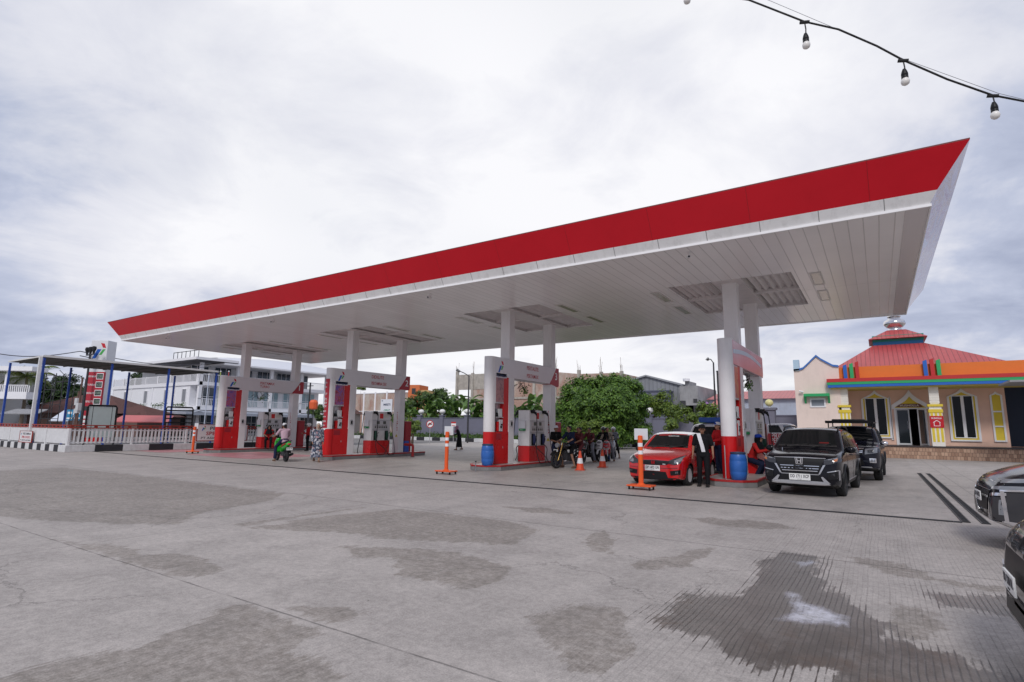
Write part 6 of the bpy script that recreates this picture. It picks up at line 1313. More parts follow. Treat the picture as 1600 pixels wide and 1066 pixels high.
for k, (px, py, c_, lb) in enumerate(((1104, 633, (.35, .16, .45), 'lilac'), (1119, 630, (.55, .22, .20), 'salmon'))):
    g = atd(px, py, 58); o = thing('parasol_roof', 'small '+lb+' tent roof far behind the cars', 'tent', (g.x, g.y, 0)); mb = MB(); mb.lathe([(.9, g.z-.5), (.85, g.z-.4), (.05, g.z+.35), (0, g.z+.36)], seg=8); mb.build('cloth', mat('tent_'+lb, c_, .6), o); mb = MB(); mb.cyl((0, 0, 0), (0, 0, g.z-.4), .04); mb.build('pole', STEEL, o)
# long red-roofed hall behind the pick-up
RY = 68.0
def rx(px): return ony(px, 620, RY).x
rh = thing('red_roof_hall', 'long pale blue hall with red roof between rightmost island and prayer house', 'building', (rx(1200), RY, 0)); RC = (rx(1200), RY)
z1 = ony(1200, 622, RY).z; z2 = ony(1200, 611, RY+5).z
mb = MB(); mb.box((rx(1108), RY, 0), (rx(1330), RY+10, z1)); at_loc(mb.build('wall', mat('pale_blue_wall', (.42, .46, .55), .8, var=.12, vscale=.7, dirt=.25), rh), RC)
mb = MB(); mb.add([(rx(1105), RY-.5, z1-.1), (rx(1335), RY-.5, z1-.1), (rx(1335), RY+5, z2), (rx(1112), RY+5, z2), (rx(1335), RY+10.5, z1-.1), (rx(1105), RY+10.5, z1-.1)], [(0, 1, 2, 3), (3, 2, 4, 5), (0, 3, 5), (1, 4, 2)]); at_loc(mb.build('roof', roofmat('pink_red_roof', (.50, .13, .13), .4), rh), RC)
# distant low houses closing the horizon on the left and centre
for k, (pa, pb, yt, D, c_, lb) in enumerate(((505, 545, 646, 80, (.32, .30, .29), 'low grey house beyond the woman in the patterned dress'), (350, 420, 648, 95, (.45, .45, .46), 'pale low house seen through island one'), (-80, 20, 652, 75, (.22, .17, .14), 'low brown house at the left horizon'), (620, 720, 655, 100, (.35, .33, .30), 'low plain house far behind the banana plants'))):
    a = atd(pa, 660, D); b = atd(pb, 660, D); w_ = (b-a).to_2d().length; c = (a+b)/2; z1 = zpx((pa+pb)/2, yt, D)
    o = thing('low_house', lb, 'house', (c.x, c.y, 0), math.atan2(b.y-a.y, b.x-a.x)); mb = MB(); mb.box((-w_/2, 0, 0), (w_/2, 6, z1)); mb.build('wall', mat('house_tone_%s' % 'abcd'[k], c_, .8, var=.2), o); hipl(o, -w_/2-.4, w_/2+.4, -.5, 6.5, z1, -w_/4, w_/4, 3, z1+1.3, 'roof', BRT)
# low plants at the foot of the rear wall
rng = np.random.default_rng(9); 
C_ = np.stack([rng.uniform(-56, -17, 9000), rng.uniform(47.1, 57, 9000), np.abs(rng.normal(.38, .16, 9000))], 1); o = leaves_mesh('ground_cover', C_, rng.normal(size=(9000, 3)), .3, None, MIDL, rng); o['kind'] = 'stuff'
g = atd(490, 632, 58); ln = thing('orange_lantern', 'orange hanging sheet lantern left of the walking woman', 'lantern', (g.x, g.y, g.z)); mb = MB(); mb.lathe([(.2, -.55), (.42, -.45), (.46, .2), (.3, .45), (0, .5)], seg=10); mb.build('shade', mat('lantern_orange', (.75, .13, .04), .5), ln); mb = MB(); mb.cyl((0, 0, -g.z), (0, 0, 0), .04); mb.build('pole', DKSTEEL, ln)
g = atd(485, 600, 60); sp_ = thing('steel_pole', 'tall dark pole right of island one, before the hotel end', 'pole', (g.x, g.y, 0)); mb = MB(); mb.cyl((0, 0, 0), (0, 0, zpx(485, 598, 60)), .09, 0, 8); mb.build('pole', DKSTEEL, sp_); mb = MB(); mb.box((-.5, -.04, zpx(485, 598, 60)-.4), (.5, .04, zpx(485, 598, 60)-.32)); mb.build('crossarm', DKSTEEL, sp_)
# ------------------------------------------------------------------ vehicles
TYRE = mat('tyre_rubber', (.018, .018, .019), .75, bump=.2, bscale=60); PLATE = mat('plate_white', (.78, .78, .76), .4)
LAMPG = mat('headlamp_glass', (.22, .23, .25), .06, spec=.9, coat=1); LAMPD = mat('headlamp_dark', (.04, .04, .045), .1, spec=.8); SATIN = mat('satin_silver', (.55, .55, .56), .28, metal=.8)
def paint(nm, c, metallic=.0): return mat(nm, c, .12 if sum(c) < .1 else .2, metal=metallic, spec=.18 if sum(c) < .1 else .5, coat=.28 if sum(c) < .1 else 1)
def lerpt(tb, x):
    if x <= tb[0][0]: return tb[0][1]
    for (a, va), (b, vb) in zip(tb, tb[1:]):
        if x <= b: return va+(vb-va)*(x-a)/(b-a)
    return tb[-1][1]
def catmull(tb, n=6):
    out = []
    P_ = [Vector(p) for p in tb]
    for i in range(len(P_)-1):
        p0, p1, p2, p3 = P_[max(i-1, 0)], P_[i], P_[i+1], P_[min(i+2, len(P_)-1)]
        for k in range(n):
            u = k/n; v = .5*((2*p1)+(-p0+p2)*u+(2*p0-5*p1+4*p2-p3)*u*u+(-p0+3*p1-3*p2+p3)*u**3); out.append((v.x, v.y))
    out.append(tuple(P_[-1])); return out
def car_body(cs):
    # closed shell from cross-sections along the length; front at y = 0, length towards +y
    Lg, Wd = cs['L'], cs['W']/2; top = cs['top']; side = cs['side']; zb = cs['zb']
    ys = sorted(set([round(v, 4) for v in [0, .012, .03, .06, .1, .15, .22, .3, .4, .5, .62]+[.62+(Lg-1.1)*k/44 for k in range(1, 45)]+[Lg-.36, -.25+Lg, Lg-.16, Lg-.1, Lg-.05, Lg-.02, Lg]]))
    rings = []
    for y in ys:
        fr_ = 1-cs.get('nose', .20)*max(0, 1-y/cs.get('nl', .55))**cs.get('np', 2.3); re = 1-.14*max(0, 1-(Lg-y)/.40)**2.4; wp = Wd*min(fr_, re)
        zt = lerpt(top, y); zlo = lerpt(zb, y); K = 16; pts = []
        rc = min(.13, (zt-zlo)*.35)
        def wz(z): return wp*lerpt(side, z)
        pts.append((0, zlo)); pts.append((wz(zlo)*.6, zlo)); pts.append((wz(zlo)*.93, zlo+.01))
        for k in range(K+1):
            z = zlo+.045+(zt-rc-zlo-.045)*k/K; pts.append((wz(z), z))
        wt = wz(zt-rc)
        for k in range(1, 6):
            a = (pi/2)*k/5; pts.append((wt-rc*1.15*(1-cos(a)), zt-rc+rc*sin(a)*.86))
        xl, zl = pts[-1]; crown = (zt-zl)+.012
        for k in range(1, 7): u = k/6; pts.append((xl*(1-u), zl+crown*(1-(1-u)**2)))
        rings.append([(x, y, z) for x, z in pts])
    n = len(rings[0]); full = []
    for r in rings: full.append(r+[(-x, y, z) for x, y, z in r[1:-1]][::-1])
    m_ = len(full[0]); vs = [p for r in full for p in r]; fs = []
    for i in range(len(full)-1):
        for k in range(m_): k2 = (k+1) % m_; fs.append((i*m_+k, i*m_+k2, (i+1)*m_+k2, (i+1)*m_+k))
    fs.append(tuple(range(m_))[::-1]); fs.append(tuple((len(full)-1)*m_+k for k in range(m_)))
    return vs, fs
def bool_cut(vs, fs, cutters, mats, dark_r):
    me = bpy.data.meshes.new('body'); me.from_pydata(vs, [], fs)
    bm = bmesh.new(); bm.from_mesh(me); bmesh.ops.recalc_face_normals(bm, faces=bm.faces); bm.to_mesh(me); bm.free()
    for q in mats: me.materials.append(q)
    o = bpy.data.objects.new('body', me); COL.objects.link(o); cs_ = []
    for (cx, cy, cz, r, x0, x1) in cutters:
        mb = MB(); mb.cyl((x0, cy, cz), (x1, cy, cz), r, 0, 40); c = mb.build('cutter', mats); cs_.append(c)
        md = o.modifiers.new('b', 'BOOLEAN'); md.operation = 'DIFFERENCE'; md.object = c; md.solver = 'EXACT'
    bpy.context.view_layer.update()
    nm = bpy.data.meshes.new_from_object(o.evaluated_get(bpy.context.evaluated_depsgraph_get()))
    o.modifiers.clear(); o.data = nm
    for c in cs_: bpy.data.objects.remove(c)
    for p in nm.polygons:
        c = p.center
        for (cx, cy, cz, r, x0, x1) in cutters:
            if abs(math.hypot(c.y-cy, c.z-cz)-r) < .012 and min(x0, x1)-.02 < c.x < max(x0, x1)+.02 or (math.hypot(c.y-cy, c.z-cz) < r and abs(abs(c.x)-min(abs(x0), abs(x1))) < .01): p.material_index = 1
        if p.normal.z < -.7 and c.z < dark_r: p.material_index = 1
    nm.polygons.foreach_set('use_smooth', [True]*len(nm.polygons)); nm.set_sharp_from_angle(angle=radians(34))
    return o
def mk_bvh(vs, fs): return BVHTree.FromPolygons([Vector(v) for v in vs], fs)
def panel(bvh, lo, hi, proj, nv=6, off=.006, thick=.02, nseg=10):
    # a patch between two outlines, laid on the body by projection; proj 'F' front, 'B' back, 'R'/'L' sides, 'T' top
    def res(pl, n):
        d = [0]
        for a, b in zip(pl, pl[1:]): d.append(d[-1]+math.dist(a, b))
        out = []
        for k in range(n+1):
            t_ = d[-1]*k/n
            for i in range(len(pl)-1):
                if t_ <= d[i+1]+1e-9:
                    u = (t_-d[i])/max(1e-9, d[i+1]-d[i]); out.append((pl[i][0]+(pl[i+1][0]-pl[i][0])*u, pl[i][1]+(pl[i+1][1]-pl[i][1])*u)); break
        return out
    A, B_ = res(lo, nseg), res(hi, nseg); rows = []
    for j in range(nv+1):
        v = j/nv; row = []
        for a, b in zip(A, B_):
            p = (a[0]+(b[0]-a[0])*v, a[1]+(b[1]-a[1])*v)
            if proj == 'F': o, d = Vector((p[0], -2, p[1])), Vector((0, 1, 0))
            elif proj == 'B': o, d = Vector((p[0], 9, p[1])), Vector((0, -1, 0))
            elif proj == 'R': o, d = Vector((3, p[0], p[1])), Vector((-1, 0, 0))
            elif proj == 'L': o, d = Vector((-3, p[0], p[1])), Vector((1, 0, 0))
            else: o, d = Vector((p[0], p[1], 4)), Vector((0, 0, -1))
            h, nrm, _, _ = bvh.ray_cast(o, d)
            if h is None: h, nrm, _, _ = bvh.find_nearest(o+d*(2.2 if proj in 'FRL' else 3))
            if nrm.dot(d) > 0: nrm = -nrm
            row.append(h-d*off*.6+nrm*off)
        rows.append(row)
    n = nseg+1; vs = [p for r in rows for p in r]; fs = [(j*n+i, j*n+i+1, (j+1)*n+i+1, (j+1)*n+i) for j in range(nv) for i in range(nseg)]
    # rim going inwards so the patch has an edge
    per = [i for i in range(n)]+[j*n+n-1 for j in range(1, nv+1)]+[nv*n+i for i in range(n-2, -1, -1)]+[j*n for j in range(nv-1, 0, -1)]
    dd = {'F': (0, 1, 0), 'B': (0, -1, 0), 'R': (-1, 0, 0), 'L': (1, 0, 0), 'T': (0, 0, -1)}[proj]; b = len(vs)
    vs += [vs[i]+Vector(dd)*thick for i in per]; m_ = len(per)
    fs += [(per[k], per[(k+1) % m_], b+(k+1) % m_, b+k) for k in range(m_)]
    return vs, fs
def wheel(parent, x, y, r, wdt, side, rim_m, spokes=5, two=False):
    w_ = bpy.data.objects.new('wheel', None); COL.objects.link(w_); w_.parent = parent; w_.location = (x, y, r)
    s = side; h = wdt/2
    mb = MB(); prof = [(r*.64, -h*.8), (r*.78, -h), (r*.93, -h*.95), (r*.985, -h*.75), (r, -h*.4), (r, h*.4), (r*.985, h*.75), (r*.93, h*.95), (r*.78, h), (r*.64, h*.8), (r*.60, 0)]
    mb.lathe(prof, axis='x', seg=40, close=True); mb.build('tyre', TYRE, w_, smooth=50)
    mb = MB(); mb.lathe([(r*.66, s*h*.84), (r*.62, s*h*.86), (r*.60, s*h*.5), (r*.60, -s*h*.8), (r*.66, -s*h*.8), (r*.66, s*h*.84)], axis='x', seg=36); mb.lathe([(r*.15, s*h*.55), (r*.13, s*h*.66), (0, s*h*.67)], axis='x', seg=16)
    for k in range(spokes):
        a0 = 2*pi*k/spokes
        for da in ((-.13, .13) if two else (0,)):
            a = a0+da; c_, s_ = cos(a), sin(a); wsp = r*(.05 if two else .085)
            M_ = Matrix(((0, 0, 1, 0), (c_, -s_, 0, 0), (s_, c_, 0, 0), (0, 0, 0, 1)))
            mb.prism([(r*.08, -wsp), (r*.62, -wsp*1.25), (r*.62, wsp*1.25), (r*.08, wsp)], s*h*.42, s*h*.62, 0, M_)
    mb.build('rim', rim_m, w_, smooth=40)
    mb = MB(); mb.cyl((-h*.5*s, 0, 0), (s*h*.2, 0, 0), r*.42, 0, 24); mb.build('brake_disc', STEEL, w_)
    return w_
def plate(parent, x, y, z, txt, rx_=0, w_=.44, h=.15, rz=0, back=False):
    M_ = Matrix.Translation((x, y, z)) @ Matrix.Rotation(rz+(pi if back else 0), 4, 'Z') @ Matrix.Rotation(rx_, 4, 'X') @ frame((0, 0, 0), (1, 0, 0), (0, 0, 1))
    mb = MB(); mb.box((-w_/2, -h/2, 0), (w_/2, h/2, .012), 0, M_); p = mb.build('number_plate', PLATE, parent)
    mb = MB(); mb.text(txt, w_*.88, h*.52, M_ @ Matrix.Translation((-w_*.44, -h*.16, .012)), 0, .002, .02); mb.text('04 27', w_*.2, h*.12, M_ @ Matrix.Translation((-w_*.1, -h*.42, .012)), 0, .002)
    mb.build('plate_lettering', INKK, p); return p
def seam(bvh, pts, proj, wd=.006):
    vs, fs = [], []
    for a, b in zip(pts, pts[1:]):
        d = Vector((b[0]-a[0], b[1]-a[1])); 
        if d.length < 1e-6: continue
        n = Vector((-d.y, d.x)).normalized()*wd
        v, f = panel(bvh, [(a[0]-n.x, a[1]-n.y), (b[0]-n.x, b[1]-n.y)], [(a[0]+n.x, a[1]+n.y), (b[0]+n.x, b[1]+n.y)], proj, 1, .002, .004, 8)
        o = len(vs); vs += v; fs += [tuple(i+o for i in q) for q in f]
    return vs, fs
def make_car(cs, name, label, cat, loc, rz):
    C = thing(name, label, cat, loc, rz)
    vs, fs = car_body(cs); bvh = mk_bvh(vs, fs); Wd = cs['W']/2; r = cs['wr']; wy = cs['wy']; tw_ = cs.get('tw', .2)
    cut = [(0, y, r*1.0, r*1.17, s*(Wd-.28), s*(Wd+.3)) for y in wy for s in (-1, 1)]
    body = bool_cut(vs, fs, cut, [cs['paint'], BLKP], cs.get('dark', .26)); body.parent = C
    def add(nm, v, mt, par=None, sm=40):
        mb = MB(); mb.add(v[0], v[1]); o = mb.build(nm, mt, par or C, smooth=sm, recalc=False); return o
    for s in (-1, 1):
        for y in wy: wheel(C, s*(Wd-tw_/2-.015), y, r, tw_, s, cs['rim'], cs.get('spokes', 5), cs.get('two', False))
        # wheel arch lips
        for y in wy:
            if cs.get('clad'):
                mb = MB(); pts = [(s*(Wd+.004)*lerpt(cs['side'], r+r*1.2*sin(a)), y+r*1.21*cos(a), r+r*1.21*sin(a)) for a in [pi*(-.10+1.2*k/20) for k in range(21)] if r+r*1.21*sin(a) > .2]
                mb.tube(pts, .035, 0, 6); mb.build('arch_trim', BLKP, C, smooth=60)
    for nm, proj, lo, hi, mt in cs['panels']:
        for pr in (('R', 'L') if proj == 'S' else (proj,)):
            if proj == 'F2':   # mirrored front pair
                for sg in (1, -1): add(nm, panel(bvh, [(x*sg, z) for x, z in lo], [(x*sg, z) for x, z in hi], 'F'), mt)
            else: add(nm, panel(bvh, lo, hi, pr), mt)
    for ln, proj in cs.get('seams', []):
        for pr in (('R', 'L') if proj == 'S' else (proj,)): add('door_seam', seam(bvh, ln, pr), BLACK)
    for s in (-1, 1):
        mx_, my, mz = cs['mirror']
        mb = MB(); mb.ell((s*(mx_+.10), my, mz), (.125, .075, .085), 0, 14, 10); mb.tube([(s*(mx_-.06), my+.03, mz-.06), (s*(mx_+.04), my+.01, mz-.03)], [.03, .025], 0, 8); mb.build('mirror', cs.get('mirror_m', BLKP), C, smooth=50)
        for hy_, hz_ in cs.get('handles', []):
            h, n_, _, _ = bvh.ray_cast(Vector((s*3, hy_, hz_)), Vector((-s, 0, 0)))
            if h: mb = MB(); mb.tube([h+Vector((s*.01, -.09, 0)), h+Vector((s*.035, -.06, .004)), h+Vector((s*.035, .06, .004)), h+Vector((s*.01, .09, 0))], .012, 0, 8); mb.build('door_handle', cs.get('handle_m', cs['paint']), C, smooth=50)
    for w0, w1 in ((-.45, .05), (.1, .55)):      # wipers
        y0 = cs['wiper'][0]; z0 = cs['wiper'][1]
        h1, n_, _, _ = bvh.ray_cast(Vector((w1, -2, z0+.10)), Vector((0, 1, 0)))
        if h1: mb = MB(); mb.tube([(w0, y0, z0+.01), h1+Vector((0, -.02, .01))], .008, 0, 6); mb.build('wiper', BLACK, C)
    return C, bvh, add
def front_pt(bvh, x, z):
    h, n_, _, _ = bvh.ray_cast(Vector((x, -2, z)), Vector((0, 1, 0))); return h
def h_badge(parent, bvh, z, sc, mt, bg=None):
    y = front_pt(bvh, 0, z).y-.02; mb = MB(); F = frame((0, y, z), (1, 0, 0), (0, 0, 1)); w_ = sc
    mb.ring([(-w_*.55, w_*.45), (w_*.55, w_*.45), (w_*.42, -w_*.48), (-w_*.42, -w_*.48)], [(-w_*.47, w_*.37), (w_*.47, w_*.37), (w_*.35, -w_*.40), (-w_*.35, -w_*.40)], 0, .02, 0, F)
    mb.prism([(-w_*.36, w_*.32), (-w_*.20, w_*.32), (-w_*.14, -w_*.34), (-w_*.27, -w_*.34)], 0, .022, 0, F); mb.prism([(w_*.36, w_*.32), (w_*.20, w_*.32), (w_*.14, -w_*.34), (w_*.27, -w_*.34)], 0, .022, 0, F); mb.box((-w_*.2, -w_*.07, 0), (w_*.2, w_*.06, .02), 0, F)
    mb.build('emblem', mt, parent)
# --- red hatchback
RC_ = paint('red_car_paint', (.52, .008, .010))
cs = dict(L=3.68, W=1.68, zb=[(0, .19), (.25, .15), (.6, .16), (3.1, .17), (3.68, .28)],
 top=catmull([(0, .60), (.025, .70), (.10, .78), (.35, .86), (.75, .945), (1.02, 1.0), (1.10, 1.02), (1.35, 1.18), (1.68, 1.385), (1.85, 1.455), (2.2, 1.50), (2.7, 1.49), (3.15, 1.44), (3.38, 1.33), (3.52, 1.12), (3.62, .98), (3.68, .80)], 5),
 side=[(.16, .90), (.28, .96), (.5, .995), (.72, 1.0), (.92, .975), (1.0, .955), (1.2, .88), (1.42, .79), (1.6, .72)], nose=.13, nl=.5, np=2.0, wr=.29, wy=(.72, 3.06), paint=RC_, rim=mat('white_alloy', (.72, .72, .72), .3), spokes=8, tw=.185,
 mirror=(.80, 1.22, .98), handles=[(1.92, .86), (2.72, .88)], wiper=(1.08, 1.02), dark=.24, handle_m=RC_,
 panels=[('windscreen', 'F', [(-.64, 1.045), (0, 1.05), (.64, 1.045)], [(-.53, 1.41), (0, 1.435), (.53, 1.41)], GLASSD),
  ('white_roof', 'T', [(-.55, 1.83), (0, 1.80), (.55, 1.83)], [(-.52, 3.30), (0, 3.33), (.52, 3.30)], mat('white_roof_wrap', (.74, .74, .76), .15, coat=1)),
  ('side_window', 'S', [(1.30, 1.02), (1.72, .985), (2.30, .98)], [(1.42, 1.13), (1.84, 1.37), (2.30, 1.405)], GLASSD),
  ('side_window', 'S', [(2.37, .98), (3.08, 1.00)], [(2.37, 1.405), (2.72, 1.395), (3.00, 1.33)], GLASSD),
  ('upper_side_trim', 'S', [(1.62, 1.36), (1.9, 1.425), (2.5, 1.44), (3.0, 1.38)], [(1.78, 1.425), (2.0, 1.475), (2.5, 1.475), (3.12, 1.42)], mat('white_roof_wrap', (.74, .74, .76), .15)),
  ('grille', 'F', [(-.40, .60), (0, .575), (.40, .60)], [(-.56, .70), (0, .715), (.56, .70)], BLKP), ('grille_bar', 'F', [(-.54, .672), (0, .69), (.54, .672)], [(-.54, .70), (0, .722), (.54, .70)], mat('gloss_black', (.015, .015, .016), .1, coat=1)),
  ('headlight', 'F2', [(.46, .62), (.62, .60), (.76, .65)], [(.44, .71), (.62, .79), (.79, .86)], LAMPD), ('headlight_lens', 'F2', [(.60, .645), (.70, .65), (.77, .72)], [(.60, .72), (.70, .78), (.785, .84)], LAMPG),
  ('lower_intake', 'F', [(-.42, .24), (0, .235), (.42, .24)], [(-.36, .40), (0, .41), (.36, .40)], BLKP), ('fog_light_recess', 'F2', [(.50, .31), (.74, .34)], [(.48, .43), (.75, .47)], BLKP), ('fog_light', 'F2', [(.63, .37), (.70, .38)], [(.63, .42), (.70, .43)], LAMPG),
  ('spoiler_lip', 'F', [(-.66, .20), (0, .19), (.66, .20)], [(-.68, .245), (0, .235), (.68, .245)], BLKP), ('front_mark', 'F', [(-.03, .30), (.03, .30)], [(-.03, .335), (.03, .335)], RDP),
  ('tail_light', 'S', [(3.36, .98), (3.56, .96)], [(3.30, 1.16), (3.44, 1.20)], mat('tail_red', (.5, .02, .02), .15, coat=1)),
  ('sticker', 'F', [(-.42, 1.385), (0, 1.40), (-.05, 1.40)], [(-.40, 1.405), (0, 1.42), (-.05, 1.42)], RDP)],
 seams=[([(1.28, .34), (1.24, .6), (1.26, 1.0)], 'S'), ([(2.33, .30), (2.33, 1.40)], 'S'), ([(3.02, .62), (3.10, .95)], 'S'), ([(1.28, .28), (2.75, .28)], 'S'), ([(-.60, .80), (-.64, 1.0)], 'T'), ([(-.70, .52), (-.5, .50), (.5, .50), (.70, .52)], 'F')])
rc, bv, add = make_car(cs, 'hatchback', 'bright red hatchback with white roof and white wheels facing the camera', 'car', (-5.47, 15.70, 0), radians(-1.5))
plate(rc, -.02, front_pt(bv, 0, .49).y-.02, .50, 'DP 1473 UN')
h_badge(rc, bv, .655, .10, mat('badge_red', (.45, .01, .02), .3))
y_ = front_pt(bv, 0, 1.37).y; mb = MB(); mb.text('GARAGE', .34, .035, Matrix.Translation((-.10, y_-.014, 1.375)) @ Matrix.Rotation(radians(-58), 4, 'X') @ frame((0, 0, 0), (1, 0, 0), (0, 0, 1)), 0, .002, .03); mb.build('windscreen_lettering', INKW, rc)
mb = MB(); mb.text('RS', .08, .03, frame((.28, front_pt(bv, .32, .61).y-.012, .60), (1, 0, 0), (0, 0, 1)), 0, .003, .02); mb.build('grille_lettering', INKW, rc)
# --- black people carrier
BK = paint('black_car_paint', (.006, .006, .009))
mpv_top = catmull([(0, .62), (.02, .80), (.06, .93), (.14, .995), (.5, 1.06), (.95, 1.12), (1.08, 1.15), (1.4, 1.37), (1.75, 1.585), (1.95, 1.645), (2.5, 1.68), (3.2, 1.67), (3.8, 1.61), (4.1, 1.52), (4.32, 1.22), (4.42, 1.05), (4.47, .80)], 5)
cs = dict(L=4.47, W=1.78, zb=[(0, .30), (.3, .21), (.7, .20), (3.9, .22), (4.47, .36)], top=mpv_top,
 side=[(.2, .90), (.34, .965), (.6, .995), (.85, 1.0), (1.04, .975), (1.12, .955), (1.4, .86), (1.62, .775), (1.8, .71)], nose=.12, nl=.5, np=2.2, wr=.345, wy=(.86, 3.56), paint=BK, rim=mat('dark_alloy', (.03, .03, .032), .3, metal=.6), spokes=5, two=True, tw=.215, clad=True,
 mirror=(.86, 1.42, 1.12), handles=[(2.2, .98), (3.15, 1.0)], wiper=(1.06, 1.16), dark=.3, mirror_m=BK,
 panels=[('windscreen', 'F', [(-.70, 1.185), (0, 1.19), (.70, 1.185)], [(-.56, 1.575), (0, 1.60), (.56, 1.575)], GLASSD),
  ('side_window', 'S', [(1.42, 1.15), (1.8, 1.12), (2.42, 1.12)], [(1.55, 1.27), (1.9, 1.48), (2.42, 1.545)], GLASSD), ('side_window', 'S', [(2.49, 1.12), (3.35, 1.14)], [(2.49, 1.55), (3.35, 1.53)], GLASSD), ('side_window', 'S', [(3.42, 1.15), (3.95, 1.20)], [(3.42, 1.525), (3.82, 1.45)], GLASSD),
  ('upper_grille', 'F', [(-.50, .80), (0, .79), (.50, .80)], [(-.56, .92), (0, .93), (.56, .92)], BLKP), ('lower_grille', 'F', [(-.40, .56), (0, .555), (.40, .56)], [(-.50, .80), (0, .79), (.50, .80)], BLKP),
  ('chrome_bar', 'F', [(-.43, .735), (.43, .735)], [(-.44, .75), (.44, .75)], CHROME), ('chrome_bar', 'F', [(-.42, .675), (.42, .675)], [(-.42, .69), (.42, .69)], CHROME), ('chrome_bar', 'F', [(-.39, .615), (.39, .615)], [(-.40, .63), (.40, .63)], CHROME),
  ('grille_surround', 'F2', [(.40, .535), (.45, .56)], [(.52, .775), (.57, .78)], SATIN), ('grille_surround', 'F', [(-.42, .535), (.42, .535)], [(-.42, .552), (.42, .552)], SATIN), ('bonnet_line', 'F', [(-.58, .925), (0, .935), (.58, .925)], [(-.58, .938), (0, .948), (.58, .938)], SATIN),
  ('headlight', 'F2', [(.54, .78), (.68, .80), (.83, .86)], [(.54, .90), (.70, .925), (.83, .955)], LAMPD), ('headlight_lens', 'F2', [(.56, .885), (.80, .925)], [(.56, .905), (.81, .955)], LAMPG), ('indicator', 'F2', [(.75, .86), (.815, .88)], [(.75, .91), (.82, .94)], mat('amber_lamp', (.50, .16, .05), .15, coat=1)),
  ('intake', 'F', [(-.46, .40), (.46, .40)], [(-.42, .52), (.42, .52)], BLKP), ('skid_plate', 'F', [(-.66, .31), (-.5, .30), (.5, .30), (.66, .31)], [(-.60, .365), (-.46, .385), (.46, .385), (.60, .365)], SATIN), ('skid_horn', 'F2', [(.52, .37), (.66, .34)], [(.46, .49), (.50, .50)], SATIN),
  ('fog_frame', 'F2', [(.60, .60), (.83, .65)], [(.60, .62), (.84, .675)], SATIN), ('fog_frame_side', 'F2', [(.815, .42), (.84, .43)], [(.825, .65), (.85, .66)], SATIN), ('fog_recess', 'F2', [(.62, .44), (.80, .46)], [(.60, .59), (.81, .635)], BLKP), ('fog_light', 'F2', [(.68, .52), (.76, .53)], [(.68, .57), (.76, .585)], LAMPD),
  ('sill_cladding', 'S', [(1.28, .22), (3.14, .24)], [(1.28, .33), (3.14, .35)], BLKP), ('sill_strip', 'S', [(1.3, .335), (3.12, .355)], [(1.3, .36), (3.12, .38)], SATIN), ('rear_lamp', 'S', [(4.16, 1.02), (4.36, 1.0)], [(4.10, 1.22), (4.26, 1.25)], mat('tail_red', (.5, .02, .02), .15)),
  ('dash_sticker', 'F', [(.28, 1.27), (.50, 1.27)], [(.28, 1.30), (.50, 1.30)], mat('red_sticker_dim', (.16, .01, .01), .3))],
 seams=[([(1.38, .38), (1.34, .7), (1.38, 1.12)], 'S'), ([(2.455, .36), (2.455, 1.54)], 'S'), ([(3.40, .72), (3.45, 1.12)], 'S'), ([(.66, .93), (.68, 1.12)], 'T'), ([(-.66, .93), (-.68, 1.12)], 'T')])
cs['seams'] = cs['seams'][:3]
mc, bv, add = make_car(cs, 'people_carrier', 'glossy black people carrier with chrome-barred grille facing the camera at the rightmost island', 'car', (-1.72, 15.60, 0), radians(-4.2))
plate(mc, 0, front_pt(bv, 0, .47).y-.03, .475, 'DD 1711 XCF', w_=.47, h=.155)
h_badge(mc, bv, .86, .17, CHROME)
for s in (-1, 1):
    mb = MB(); mb.tube([(s*.66, 1.75, 1.60), (s*.66, 1.95, 1.69), (s*.66, 2.6, 1.735), (s*.66, 3.4, 1.71), (s*.66, 3.65, 1.63)], .022, 0, 8); mb.build('roof_rail', BLKP, mc, smooth=60)
mb = MB(); mb.tube([(-.52, .75, 1.07), (-.52, .76, 1.16)], .006, 0, 6); mb.build('bonnet_rod', CHROME, mc)
